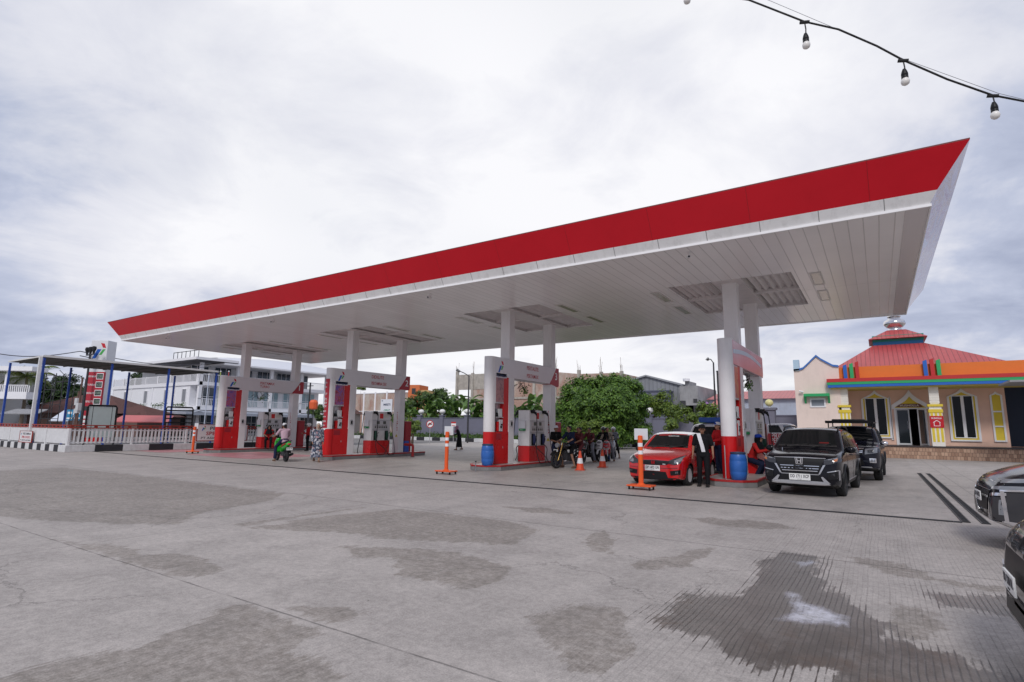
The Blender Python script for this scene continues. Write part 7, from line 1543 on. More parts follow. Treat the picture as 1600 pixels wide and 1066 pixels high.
# --- taller black off-roader behind
BK2 = paint('blueblack_paint', (.012, .013, .022))
suv_top = catmull([(0, .70), (.03, .92), (.09, 1.06), (.25, 1.13), (.8, 1.18), (1.2, 1.22), (1.32, 1.25), (1.6, 1.45), (1.9, 1.66), (2.1, 1.74), (2.8, 1.79), (3.6, 1.78), (4.3, 1.74), (4.6, 1.62), (4.74, 1.25), (4.8, .95)], 5)
cs2 = dict(L=4.8, W=1.86, zb=[(0, .42), (.4, .30), (4.2, .32), (4.8, .48)], top=suv_top,
 side=[(.3, .90), (.45, .97), (.7, 1.0), (.95, 1.0), (1.15, .975), (1.24, .955), (1.5, .87), (1.72, .80), (1.9, .74)], nose=.19, nl=.5, wr=.385, wy=(.95, 3.72), paint=BK2, rim=SATIN, spokes=6, tw=.25, clad=True, mirror=(.90, 1.62, 1.20), handles=[(2.4, 1.08)], wiper=(1.26, 1.26), dark=.4, mirror_m=CHROME,
 panels=[('windscreen', 'F', [(-.72, 1.285), (.72, 1.285)], [(-.60, 1.66), (0, 1.69), (.60, 1.66)], GLASSD), ('side_window', 'S', [(1.6, 1.24), (2.6, 1.22)], [(1.75, 1.40), (2.05, 1.60), (2.6, 1.64)], GLASSD), ('side_window', 'S', [(2.68, 1.22), (3.6, 1.24)], [(2.68, 1.645), (3.6, 1.64)], GLASSD), ('side_window', 'S', [(3.68, 1.25), (4.3, 1.28)], [(3.68, 1.635), (4.2, 1.58)], GLASSD),
  ('grille', 'F', [(-.42, .84), (.42, .84)], [(-.48, 1.05), (.48, 1.05)], BLKP), ('chrome_bar', 'F', [(-.44, .90), (.44, .90)], [(-.44, .93), (.44, .93)], CHROME), ('chrome_bar', 'F', [(-.45, .955), (.45, .955)], [(-.45, .98), (.45, .98)], CHROME), ('chrome_bar', 'F', [(-.48, 1.03), (.48, 1.03)], [(-.48, 1.06), (.48, 1.06)], CHROME),
  ('headlight', 'F2', [(.50, .86), (.84, .92)], [(.52, 1.04), (.85, 1.07)], LAMPG), ('headlight_core', 'F2', [(.58, .90), (.74, .92)], [(.58, 1.0), (.74, 1.02)], LAMPD), ('fog_ring', 'F2', [(.62, .60), (.80, .60)], [(.62, .74), (.80, .74)], CHROME), ('fog_light', 'F2', [(.65, .63), (.77, .63)], [(.65, .71), (.77, .71)], LAMPG),
  ('bumper_grille', 'F', [(-.48, .52), (.48, .52)], [(-.42, .74), (.42, .74)], BLKP), ('bumper_strip', 'F2', [(.1, .44), (.7, .44)], [(.1, .475), (.66, .475)], SATIN)],
 seams=[([(1.52, .5), (1.55, 1.2)], 'S'), ([(2.64, .45), (2.64, 1.64)], 'S')])
sv, bv, add = make_car(cs2, 'off_roader', 'taller black off-roader with roof platform parked behind the people carrier', 'car', (-.95, 21.55, 0), radians(-2))
mb = MB()
for s in (-1, 1): mb.tube([(s*.72, 1.75, 1.90), (s*.72, 4.0, 1.93)], .025, 0, 8)
for k in range(6): mb.box((-.72, 1.8+k*.42, 1.905), (.72, 1.86+k*.42, 1.93))
for s in (-1, 1):
    for y in (2.1, 3.6): mb.cyl((s*.68, y, 1.72), (s*.68, y, 1.92), .02, 0, 8)
mb.box((-.74, 1.70, 1.88), (.74, 1.76, 1.97)); mb.build('roof_rack', BLKP, sv)
mb = MB(); mb.box((-.55, 1.9, 1.93), (.50, 3.2, 2.03)); mb.build('roof_box', mat('rack_case', (.03, .03, .03), .5), sv, bevel=.04)
mb = MB(); mb.box((-.12, front_pt(bv, 0, .64).y-.03, .58), (.0, front_pt(bv, 0, .64).y-.01, .68)); mb.build('tow_eye', CHROME, sv)
# --- two black cars whose noses enter at the right, and vehicles seen partly behind
cs3 = dict(cs); cs3['paint'] = paint('dark_mpv_paint', (.010, .010, .014)); cs3['nose'] = .27; cs3['nl'] = .66; cs3['np'] = 2.0; cs3['mirror_m'] = cs3['paint']; cs3['zb'] = [(0, .40), (.3, .27), (.7, .20), (3.9, .22), (4.47, .36)]; cs3['wr'] = .33
cs3['top'] = catmull([(0, .68), (.02, .80), (.06, .90), (.18, 1.0), (.5, 1.12), (.95, 1.23), (1.08, 1.26), (1.4, 1.34), (1.75, 1.56), (1.95, 1.62), (2.5, 1.66), (3.2, 1.65), (3.8, 1.59), (4.1, 1.5), (4.32, 1.2), (4.42, 1.05), (4.47, .80)], 5)
CH2 = SATIN
cs3['panels'] = [p for p in cs['panels'] if p[0] in ('windscreen', 'side_window', 'sill_cladding', 'rear_lamp')]+[
 ('grille', 'F', [(-.30, .52), (0, .51), (.30, .52)], [(-.50, .80), (0, .79), (.50, .80)], BLKP), ('chrome_bar', 'F', [(-.48, .785), (.48, .785)], [(-.50, .81), (.50, .81)], CHROME), ('chrome_bar', 'F', [(-.42, .70), (.42, .70)], [(-.43, .725), (.43, .725)], CHROME),
 ('chrome_blade', 'F2', [(.36, .40), (.42, .40)], [(.52, .74), (.58, .76)], CHROME), ('chrome_blade_low', 'F2', [(.36, .37), (.80, .33)], [(.40, .42), (.80, .40)], CHROME), ('chrome_blade_top', 'F2', [(.52, .73), (.82, .77)], [(.52, .77), (.83, .81)], CHROME),
 ('lamp_pod', 'F2', [(.50, .43), (.80, .41)], [(.58, .72), (.82, .75)], LAMPD), ('headlight', 'F2', [(.68, .50), (.80, .50)], [(.70, .70), (.82, .72)], LAMPG), ('upper_lamp', 'F2', [(.54, .83), (.82, .84)], [(.54, .86), (.83, .90)], LAMPG),
 ('lamp_pod_side', 'S', [(.13, .43), (.60, .40)], [(.15, .80), (.64, .84)], LAMPD), ('headlight_side', 'S', [(.44, .50), (.55, .49)], [(.45, .72), (.57, .74)], LAMPG), ('chrome_side_top', 'S', [(.09, .81), (.66, .855)], [(.09, .835), (.68, .885)], CHROME), ('chrome_side_upright', 'S', [(.11, .40), (.15, .40)], [(.09, .82), (.13, .82)], CHROME), ('chrome_side_low', 'S', [(.10, .385), (.62, .35)], [(.10, .425), (.62, .395)], CHROME), ('upper_lamp_side', 'S', [(.08, .92), (.55, .97)], [(.09, .965), (.60, 1.03)], LAMPG), ('silver_lip_side', 'S', [(.10, .36), (.45, .27)], [(.08, .42), (.45, .33)], SATIN),
 ('intake', 'F', [(-.50, .32), (.50, .32)], [(-.34, .46), (.34, .46)], BLKP), ('silver_lip', 'F', [(-.62, .40), (.62, .40)], [(-.52, .445), (.52, .445)], SATIN)]
cA, bv, add = make_car(cs3, 'people_carrier', 'black people carrier with thick chrome nose blades entering from the right edge', 'car', (1.20, 10.85, 0), radians(-88.0))
plate(cA, 0, front_pt(bv, 0, .66).y-.04, .70, 'DD 1483 KM', rx_=0, w_=.40, h=.13)
cs4 = dict(cs3);  cs4['paint'] = BK; cs4['mirror_m'] = BK
cs4['zb'] = cs['zb']; cs4['panels'] = [p for p in cs['panels'] if p[0] in ('windscreen', 'side_window', 'sill_cladding', 'rear_lamp')]+[
 ('grille', 'F', [(-.44, .60), (.44, .60)], [(-.50, .80), (.50, .80)], BLKP), ('chrome_bar', 'F', [(-.52, .80), (.52, .80)], [(-.52, .83), (.52, .83)], CHROME), ('lamp_housing', 'F2', [(.10, .80), (.80, .84)], [(.08, .95), (.82, 1.0)], LAMPD), ('headlight', 'F2', [(.30, .83), (.50, .84)], [(.30, .93), (.50, .94)], LAMPG), ('lower_chrome', 'F', [(-.7, .44), (.7, .44)], [(-.7, .47), (.7, .47)], SATIN), ('headlight_lens', 'F2', [(.70, .73), (.83, .78)], [(.70, .84), (.84, .90)], LAMPG),
 ('headlight_side', 'S', [(.08, .70), (.44, .75)], [(.10, .86), (.56, .92)], LAMPG), ('headlight_core', 'S', [(.20, .74), (.36, .76)], [(.22, .84), (.38, .86)], LAMPD), ('fog_recess_side', 'S', [(.06, .36), (.34, .36)], [(.06, .56), (.36, .56)], BLKP), ('lamp_trim', 'F2', [(.55, .62), (.80, .66)], [(.55, .645), (.81, .69)], SATIN), ('intake', 'F', [(-.6, .34), (.6, .34)], [(-.52, .50), (.52, .50)], BLKP)]
cB, bv, add = make_car(cs4, 'people_carrier', 'nearest black car, only its corner and white plate showing at the right edge', 'car', (.70, 5.02, 0), radians(-90))
plate(cB, .0, front_pt(bv, 0, .60).y-.05, .63, 'DD 1260 RL', rx_=0, w_=.36, h=.12)
# white van behind the red car (seen past the attendant) and pick-up beyond
WC = paint('white_van_paint', (.74, .74, .76))
cs5 = dict(L=3.9, W=1.64, zb=[(0, .3), (.3, .22), (3.5, .24), (3.9, .35)], top=catmull([(0, .62), (.03, .85), (.12, .98), (.5, 1.10), (.62, 1.14), (.95, 1.45), (1.25, 1.72), (1.5, 1.82), (2.4, 1.86), (3.3, 1.85), (3.7, 1.78), (3.85, 1.3), (3.9, .9)], 5),
 side=[(.2, .92), (.5, 1), (1.0, .985), (1.15, .965), (1.5, .90), (1.8, .84), (1.9, .80)], nose=.16, nl=.4, wr=.29, wy=(.62, 3.1), paint=WC, rim=STEEL, tw=.18, mirror=(.80, .95, 1.25), handles=[(1.7, 1.0)], wiper=(.62, 1.16), dark=.3,
 panels=[('windscreen', 'F', [(-.66, 1.18), (.66, 1.18)], [(-.60, 1.70), (.60, 1.70)], GLASSD), ('side_window', 'S', [(1.05, 1.20), (1.85, 1.20)], [(1.30, 1.64), (1.85, 1.68)], GLASSD), ('side_window', 'S', [(1.95, 1.20), (3.4, 1.2)], [(1.95, 1.68), (3.4, 1.66)], GLASSD), ('headlight', 'F2', [(.5, .72), (.72, .74)], [(.52, .9), (.74, .92)], LAMPG), ('grille', 'F', [(-.4, .72), (.4, .72)], [(-.42, .82), (.42, .82)], BLKP)])
vn, bv, add = make_car(cs5, 'van', 'white van waiting behind the red hatchback, mostly hidden by the attendant', 'car', (-5.35, 20.6, 0), radians(-1))
mb = MB(); mb.box((-.5, 1.4, 1.86), (.5, 3.2, 2.06)); mb.build('roof_load', mat('blue_cover', (.04, .12, .45), .6, var=.2), vn, bevel=.05)
# pick-up: side view, cab white, red lettered side
pk0 = ony(1196, 700, 30.0); pu = thing('pickup_truck', 'white pick-up truck with red lettered side panel behind the kneeling attendant', 'truck', (-4.0, 30.0, 0), radians(0))
def PX(px): return ony(px, 680, 30.0).x+4.0
def PZ_(px, py): return ony(px, py, 30.0).z
xl, xr = PX(1188), PX(1262)
mb = MB(); z_ = lambda y: PZ_(1215, y)
cab = [(PX(1199), .95), (PX(1199), z_(666)), (PX(1201), z_(662.5)), (PX(1230), z_(661.5)), (PX(1236), z_(663.5)), (PX(1250), z_(675)), (PX(1262), z_(679)), (PX(1265), .75), (PX(1262), .45), (PX(1199), .45)]
mb.prism(cab, -1.6, 0, 0, frame((0, 0, 0), (1, 0, 0), (0, 0, 1))); mb.build('cab', WC, pu, bevel=.05)
mb = MB(); mb.box((PX(1150), 0, .6), (PX(1198.5), 1.6, .72)); mb.box((PX(1150), 0, .72), (PX(1198.5), .06, z_(680))); mb.box((PX(1150), 1.54, .72), (PX(1198.5), 1.6, z_(680))); mb.box((PX(1150), .06, .72), (PX(1150)+.06, 1.54, z_(680))); mb.build('load_bed', RDP, pu, bevel=.01)
mb = MB(); mb.prism([(PX(1202), z_(676)), (PX(1202), z_(665)), (PX(1217), z_(664.5)), (PX(1224), z_(676))], .001, .02, 0, frame((0, 0, 0), (1, 0, 0), (0, 0, 1))); mb.build('side_window', GLASSD, pu)
mb = MB(); mb.prism([(PX(1228), z_(676.5)), (PX(1224), z_(664.5)), (PX(1234), z_(664.5)), (PX(1247), z_(676))], .001, .02, 0, frame((0, 0, 0), (1, 0, 0), (0, 0, 1))); mb.build('windscreen', mat('pale_sky_glass', (.20, .24, .30), .08, spec=.8), pu)
mb = MB(); mb.box((PX(1200), -.025, .62), (PX(1244), -.002, z_(677.5))); pn = mb.build('red_side_panel', mat('door_print_red', (.45, .03, .04), .35), pu)
mb = MB(); F = frame((0, -.026, 0), (1, 0, 0), (0, 0, 1)); mb.text('PRODUK', 1.15, .26, F @ Matrix.Translation((PX(1205), z_(685.5), 0)), 0, .004, .0); mb.text('PERTAMINA', 1.15, .22, F @ Matrix.Translation((PX(1205), z_(692), 0)), 0, .004, .0); mb.build('lettering', INKW, pn)
for x in (PX(1170), PX(1250)):
    for y in (.1, 1.5):
        w_ = wheel(pu, 0, 0, .32, .2, 1, STEEL); w_.location = (x, y, .32); w_.rotation_euler = (0, 0, -pi/2 if y < 1 else pi/2)
mb = MB(); mb.box((PX(1160), .35, .38), (PX(1258), 1.25, .5)); mb.build('chassis', DKSTEEL, pu)
# ------------------------------------------------------------------ people
def remeshed(mb, name, mt, parent, vox=.008, sm=4):
    o = mb.build(name, mt, None); r = o.modifiers.new('r', 'REMESH'); r.mode = 'VOXEL'; r.voxel_size = vox; r.use_smooth_shade = True
    s = o.modifiers.new('s', 'SMOOTH'); s.iterations = sm; s.factor = .5
    bpy.context.view_layer.update(); me = bpy.data.meshes.new_from_object(o.evaluated_get(bpy.context.evaluated_depsgraph_get()))
    o.modifiers.clear(); old = o.data; o.data = me; bpy.data.meshes.remove(old); me.name = name
    if not me.materials: me.materials.append(mt)
    o.parent = parent; return o
def cap(mb, a, ra, b, rb, sq=1.0, seg=12):
    a, b = Vector(a), Vector(b); mb.tube([a, b], [ra, rb], 0, seg, None, sq)
    if sq == 1.0: mb.ell(a, ra, 0, seg, 8); mb.ell(b, rb, 0, seg, 8)
    else: mb.ell(a, (ra*sq, ra, ra*.7), 0, seg, 8); mb.ell(b, (rb*sq, rb, rb*.7), 0, seg, 8)
BASE = dict(pelvis=(0, 0, .90), waist=(0, 0, 1.06), chest=(0, 0, 1.27), neck=(0, .005, 1.42), head=(0, -.015, 1.545),
  shL=(.175, .01, 1.365), shR=(-.175, .01, 1.365), elL=(.225, .03, 1.09), elR=(-.225, .03, 1.09), wrL=(.235, -.05, .86), wrR=(-.235, -.05, .86),
  hipL=(.09, 0, .88), hipR=(-.09, 0, .88), knL=(.10, -.015, .48), knR=(-.10, -.015, .48), anL=(.105, .02, .09), anR=(-.105, .02, .09))
SKIN = mat('brown_skin', (.30, .15, .09), .55, var=.05); SKIN2 = mat('light_brown_skin', (.42, .23, .15), .55, var=.05); HAIR = mat('black_hair', (.012, .010, .010), .5)
def person(label, loc, rz, pose=None, top=None, sleeve=.55, top_end=None, legs=None, leg_end=.95, shoe=None, skin=SKIN, headgear='hair', gear_m=None, hz=0, curl=.7, scale=1.0, dress=None, group=None, gear2=None, fat=1.0, short=False):
    P_ = thing('person', label, 'person', loc, rz, group); J = dict(BASE); J.update(pose or {}); J = {k: Vector(v)*scale for k, v in J.items()}; S = scale
    mb = MB()
    cap(mb, J['pelvis'], .10*S, J['waist'], .088*S, 1.35); cap(mb, J['waist'], .088*S, J['chest'], .105*S, 1.42)
    cap(mb, J['chest'], .10*S, J['neck']-Vector((0, 0, .05*S)), .06*S, 1.5); cap(mb, J['shL'], .05*S, J['shR'], .05*S); cap(mb, J['neck']-Vector((0, 0, .05*S)), .052*S, J['head']-Vector((0, 0, .05*S)), .046*S)
    Rh = Matrix.Rotation(hz, 3, 'Z'); H_ = J['head']; hv = lambda x, y, z: H_+Rh @ Vector((x, y, z))*S
    mb.ell(hv(0, .012, .025), (.076*S, .094*S, .098*S), 0, 16, 12, None, Rh); mb.ell(hv(0, -.028, -.04), (.056*S, .062*S, .074*S), 0, 14, 10, None, Rh); mb.ell(hv(0, -.098, -.012), (.014*S, .022*S, .024*S), 0, 8, 6, None, Rh)
    for s in (-1, 1): mb.ell(hv(s*.078, .01, -.008), (.012*S, .022*S, .032*S), 0, 8, 6, None, Rh); mb.ell(hv(s*.03, -.075, .03), (.022*S, .014*S, .012*S), 0, 8, 6, None, Rh)
    mb.ell(hv(0, -.088, -.052), (.022*S, .012*S, .011*S), 0, 8, 6, None, Rh)
    for a, s in (('L', 1), ('R', -1)):
        sh, el, wr = J['sh'+a], J['el'+a], J['wr'+a]; cap(mb, sh, .05*S, el, .038*S); cap(mb, el, .038*S, wr, .025*S)
        d = (wr-el).normalized(); n = Vector((-s, -.25, 0)); n = (n-d*n.dot(d)).normalized(); w_ = d.cross(n)*s
        pc = wr+d*.052*S; mb.tube([wr, wr+d*.03*S, wr+d*.085*S, wr+d*.095*S], [.022*S, .024*S, .022*S, .017*S], 0, 10, None, 1.0)
        for k in (-1, 1): mb.tube([wr+d*.02*S, wr+d*.088*S+w_*k*.020*S], [.017*S, .015*S], 0, 8)
        for k, ln in zip((-1.5, -.5, .5, 1.5), (.062, .074, .070, .054)):
            b = wr+d*.088*S+w_*k*.0195*S; a1 = curl*.55; a2 = curl*1.25; d1 = d*cos(a1)+n*sin(a1); d2 = d*cos(a2)+n*sin(a2)
            m1 = b+d1*ln*.5*S; mb.tube([b-d*.012*S, b, m1, m1+d2*ln*.5*S], [.0095*S, .0095*S, .0088*S, .0065*S], 0, 7); mb.ell(m1+d2*ln*.5*S, .0068*S, 0, 7, 5)
        tb = wr+d*.028*S-w_*.02*S; td = (d*.7-w_*.75+n*.35).normalized(); mb.tube([wr+d*.015*S, tb, tb+td*.032*S, tb+(td+d*.4).normalized()*.056*S], [.013*S, .0125*S, .0105*S, .0075*S], 0, 8)
        hp, kn, an = J['hip'+a], J['kn'+a], J['an'+a]; cap(mb, hp, .082*S, kn, .052*S); cap(mb, kn, .052*S, an, .034*S)
        q = (kn-an).normalized(); f = Vector((0, -1, 0)); 
        mb.tube([an+Vector((0, .045, -.035))*S, an+Vector((0, -.05, -.05))*S, an+Vector((s*.01, -.15, -.065))*S], [.034*S, .034*S, .022*S], 0, 10, None, 1.15)
    body = remeshed(mb, 'body', skin, P_, .0085*S, 3)
    for s in (-1, 1):
        mb = MB(); mb.ell(hv(s*.029, -.082, .008), (.011*S, .006*S, .006*S), 0, 8, 6, None, Rh); mb.build('eye', HAIR, P_, smooth=60)
        mb = MB(); mb.ell(hv(s*.030, -.087, .030), (.018*S, .005*S, .004*S), 0, 8, 6, None, Rh); mb.build('eyebrow', HAIR, P_, smooth=60)
    mb = MB(); mb.ell(hv(0, -.097, -.055), (.018*S, .005*S, .005*S), 0, 8, 6, None, Rh); mb.build('mouth', mat('lips', (.22, .07, .06), .5), P_, smooth=60)
    # clothing
    if top:
        mb = MB(); e = .017*S; F_ = fat
        te = J['pelvis']+Vector((0, 0, -.06*S)) if top_end is None else J['pelvis']+Vector((0, 0, top_end*S))
        cap(mb, te, (.118*S)*F_, J['waist'], .110*S*F_, 1.36); cap(mb, J['waist'], .110*S*F_, J['chest'], .122*S*F_, 1.40); cap(mb, J['chest'], .12*S*F_, J['neck']-Vector((0, 0, .055*S)), .068*S, 1.45); cap(mb, J['shL'], .066*S, J['shR'], .066*S)
        mb.tube([J['neck']-Vector((0, 0, .06*S)), J['neck']-Vector((0, 0, -.012*S))], [.075*S, .058*S], 0, 12)
        for a in 'LR':
            sh, el, wr = J['sh'+a], J['el'+a], J['wr'+a]
            if sleeve <= .55: cap(mb, sh, .070*S, sh.lerp(el, sleeve/.55*.82), .062*S)
            else: cap(mb, sh, .068*S, el, .055*S); cap(mb, el, .055*S, el.lerp(wr, .95), .040*S)
        remeshed(mb, 'shirt', top, P_, .012*S, 3)
    if legs:
        mb = MB(); cap(mb, J['pelvis']+Vector((0, 0, .06*S)), .108*S, J['pelvis']-Vector((0, 0, .03*S)), .108*S, 1.36)
        for a in 'LR':
            hp, kn, an = J['hip'+a], J['kn'+a], J['an'+a]; cap(mb, hp, .098*S, kn, .072*S)
            if leg_end > .5: cap(mb, kn, .070*S, kn.lerp(an, leg_end), .060*S)
        remeshed(mb, 'trousers', legs, P_, .012*S, 2)
    if dress:
        mb = MB(); z1 = .20*S; p = J['pelvis']
        mb.tube([J['waist']+Vector((0, 0, .05*S)), p, Vector((p.x*.6, p.y, .5*S)), Vector((p.x*.3, p.y, z1))], [.115*S, .140*S, .185*S, .215*S], 0, 28, None, 1.25)
        o = remeshed(mb, 'skirt', dress, P_, .016*S, 2)
    if shoe:
        for a, s in (('L', 1), ('R', -1)):
            an = J['an'+a]; mb = MB(); mb.tube([an+Vector((0, .06, -.045))*S, an+Vector((0, .02, -.04))*S, an+Vector((0, -.08, -.052))*S, an+Vector((s*.01, -.17, -.066))*S], [.036*S, .043*S, .042*S, .028*S], 0, 12, None, 1.15); mb.box((an.x-.045*S, an.y-.18*S, an.z-.095*S), (an.x+.045*S, an.y+.075*S, an.z-.075*S)); mb.build('shoe', shoe, P_, smooth=50)
    G = gear_m or HAIR
    if headgear in ('hair', 'cap', 'peci'):
        mb = MB(); mb.ell(hv(0, .022, .040), (.083*S, .094*S, .096*S), 0, 18, 12, None, Rh); mb.ell(hv(0, .05, -.01), (.07*S, .06*S, .07*S), 0, 14, 10, None, Rh); mb.build('hair', HAIR, P_, smooth=60)
    if headgear == 'cap':
        mb = MB(); Mh = Matrix.Translation(H_) @ Rh.to_4x4() @ Matrix.Scale(S, 4)
        mb.lathe([(.092, .045), (.094, .075), (.086, .115), (.06, .142), (0, .15)], (0, .008, 0), 'z', 0, 20, Mh); mb.prism([(-.075, -.05), (.075, -.05), (.062, -.155), (.03, -.178), (-.03, -.178), (-.062, -.155)], .05, .060, 0, Mh); c = mb.build('cap', G, P_, smooth=40)
        if gear2: mb = MB(); mb.ell((0, -.085, .095), (.05, .02, .028), 0, 14, 10, Mh); mb.prism([(-.078, -.045), (.078, -.045), (.064, -.158), (.03, -.181), (-.03, -.181), (-.064, -.158)], .058, .064, 0, Mh); g = mb.build('cap_front', gear2, P_, smooth=40)
    if headgear == 'peci':
        mb = MB(); Mh = Matrix.Translation(H_) @ Rh.to_4x4() @ Matrix.Scale(S, 4); mb.lathe([(.093, .035), (.094, .085), (.075, .13), (0, .14)], (0, .012, 0), 'z', 0, 20, Mh); mb.build('cap', G, P_, smooth=40)
    if headgear == 'helmet':
        mb = MB(); Mh = Matrix.Translation(H_) @ Rh.to_4x4() @ Matrix.Scale(S, 4); mb.ell((0, .035, .035), (.125, .135, .125), 0, 22, 14, Mh); mb.prism([(-.11, -.04), (.11, -.04), (.08, -.14), (-.08, -.14)], .075, .085, 0, Mh); mb.build('helmet', G, P_, smooth=50)
        mb = MB(); mb.ell((0, .012, .0), (.112, .122, .05), 0, 20, 10, Mh); mb.build('helmet_visor', GLASSD, P_, smooth=50)
    if headgear == 'hijab':
        mb = MB(); Mh = Matrix.Translation(H_) @ Rh.to_4x4() @ Matrix.Scale(S, 4)
        mb.ell((0, .030, .025), (.098, .108, .118), 0, 20, 14, Mh); mb.tube([(0, .035, .03), (0, .03, -.10), (0, .01, -.20), (0, 0, -.36)] if not short else [(0, .035, .03), (0, .03, -.12), (0, .02, -.17)], [.10, .10, .135, .165] if not short else [.095, .085, .09], 0, 20, Mh, 1.25 if not short else 1.0); o = remeshed(mb, 'headscarf', G, P_, .012, 2)
        if gear2: mb = MB(); mb.lathe([(.108, .06), (.108, .10), (.09, .145), (0, .165)], (0, .02, 0), 'z', 0, 20, Mh); mb.prism([(-.08, -.06), (.08, -.06), (.06, -.175), (-.06, -.175)], .07, .08, 0, Mh); mb.build('cap', gear2, P_, smooth=40)
    return P_, J
def cloth(nm, c, **k): return mat(nm, c, .85, spec=.2, var=.12, vscale=12, **k)
def facing(dx, dy): return math.atan2(dx, -dy)
DRS = bpy.data.materials.new('patterned_dress'); DRS.use_nodes = True; t = DRS.node_tree; N = t.nodes; L = t.links; B = N['Principled BSDF']
tco = gn('ShaderNodeTexCoord'); vo = gn('ShaderNodeTexVoronoi'); vo.inputs['Scale'].default_value = 17; L.new(tco.outputs['Object'], vo.inputs['Vector']); rp = gn('ShaderNodeValToRGB'); rp.color_ramp.interpolation = 'CONSTANT'
sp_ = gn('ShaderNodeSeparateColor'); L.new(vo.outputs['Color'], sp_.inputs[0]); L.new(sp_.outputs[0], rp.inputs[0]); q = rp.color_ramp.elements; q[0].color = (.035, .045, .075, 1); q[1].position = .35; q[1].color = (.20, .22, .28, 1)
for p_, c_ in ((.58, (.50, .49, .52)), (.78, (.10, .12, .18)), (.9, (.40, .24, .26))): e = q.new(p_); e.color = (*c_, 1)
L.new(rp.outputs[0], B.inputs['Base Color']); B.inputs['Roughness'].default_value = .85
BLKC = cloth('black_cloth', (.010, .010, .012)); NAVY = cloth('navy_cloth', (.015, .022, .055)); JEANS = cloth('blue_jeans', (.05, .09, .20)); REDC = cloth('red_cloth', (.42, .015, .02)); GREYC = cloth('grey_cloth', (.20, .21, .24)); BEIGE = cloth('beige_cloth', (.34, .29, .23)); PINKC = cloth('pink_striped_shirt', (.52, .36, .42)); WHITC = cloth('white_cloth', (.72, .72, .74)); MAROON = cloth('maroon_cloth', (.12, .03, .035)); PINKH = cloth('rose_scarf', (.32, .17, .24))
SHOE = mat('dark_shoe', (.02, .018, .018), .5); SAND = mat('tan_sandal', (.20, .12, .08), .6); CAPW = cloth('white_cap_cloth', (.70, .70, .72)); CAPB = cloth('blue_cap_cloth', (.02, .06, .38))
walk = dict(knL=(.09, -.12, .50), anL=(.09, -.16, .09), knR=(-.08, .02, .48), anR=(-.09, .20, .13), elL=(.23, .08, 1.10), wrL=(.24, .04, .87), elR=(-.23, .0, 1.10), wrR=(-.22, -.12, .88))
g = onz(494, 722, 0)
P_, J = person('woman walking in a long grey patterned dress with a pale headscarf, left of island two', (g.x, g.y, 0), facing(20.5, -13), walk, DRS, .9, None, None, .9, SAND, SKIN2, 'hijab', cloth('cream_scarf', (.42, .36, .30)), scale=.99, dress=DRS, short=True)
mb = MB(); mb.tube([(-.27, .02, .86), (-.29, .0, .78), (-.29, .0, .66)], [.03, .07, .075], 0, 12); bg = mb.build('bag', BLKP, P_, smooth=50); bg.name = 'handbag'
# bag is held in the hand: a thing of its own
w_b = P_.matrix_basis.copy(); bg.parent = None; bg.data.transform(Matrix.Rotation(P_.rotation_euler.z, 4, 'Z')); bg.location = P_.location; tag_mesh(bg, 'small black handbag in the right hand of the woman in the patterned dress', 'handbag')
g = onz(717, 703.5, 0)
person('walker in long black clothes and rose headscarf crossing far behind the lone orange post', (g.x, g.y, 0), facing(-14, -8), dict(walk, chest=(0, -.10, 1.26), neck=(0, -.15, 1.40), head=(0, -.20, 1.52), waist=(0, -.03, 1.06), shL=(.17, -.12, 1.35), shR=(-.17, -.12, 1.35), wrL=(.24, -.30, 1.0), elL=(.24, -.1, 1.1), elR=(-.23, -.05, 1.10)), BLKC, .9, None, None, .9, SAND, SKIN2, 'hijab', PINKH, dress=BLKC, scale=1.0)
g = onz(479.5, 704.5, 0)
person('attendant in red top and black trousers standing behind the green scooter', (g.x, g.y, 0), facing(-6, -10), dict(wrL=(.16, -.28, 1.06), elL=(.22, -.02, 1.08)), REDC, .9, None, BLKC, .95, SHOE, SKIN, 'helmet', mat('helmet_white', (.70, .70, .70), .3), scale=1.0)
g = onz(868.5, 729, 0)
person('attendant in white cap, black and red shirt beside the pump of island three', (g.x, g.y, 0), facing(12, -9), dict(wrR=(-.10, -.28, 1.02), elR=(-.22, -.04, 1.08), wrL=(.10, -.26, .98), elL=(.22, -.03, 1.07)), BLKC, .55, None, NAVY, .97, SHOE, SKIN, 'cap', CAPW, scale=1.0)
g = onz(1100.5, 760.5, 0)
P_, J = person('man in black shirt and trousers with white towel over his shoulder beside the red car', (g.x, g.y, 0), facing(2.0, -16), dict(anL=(.10, -.04, .09), knL=(.10, -.05, .48), anR=(-.13, .05, .09), elL=(.25, .02, 1.10), wrL=(.27, -.06, .88), elR=(-.25, .03, 1.10), wrR=(-.27, -.02, .86)), BLKC, .55, None, BLKC, .99, SHOE, SKIN, 'cap', BLKC, hz=.25, scale=1.03, fat=1.05, gear2=None)
tw = MB(); pts = [(-.09, .12, 1.28), (-.10, .05, 1.45), (-.09, -.08, 1.43), (-.045, -.15, 1.28), (.0, -.155, 1.12), (.035, -.15, .94)]
vs = []; 
for p in pts: vs += [(p[0]-.05, p[1], p[2]), (p[0]+.05, p[1], p[2]+.005)]
vs += [(x, y+.012, z) for x, y, z in vs]; k = len(pts); fs = [(2*i, 2*i+1, 2*i+3, 2*i+2) for i in range(k-1)]+[(2*k+2*i, 2*k+2*i+2, 2*k+2*i+3, 2*k+2*i+1) for i in range(k-1)]+[(2*i, 2*i+2, 2*k+2*i+2, 2*k+2*i) for i in range(k-1)]+[(2*i+1, 2*k+2*i+1, 2*k+2*i+3, 2*i+3) for i in range(k-1)]
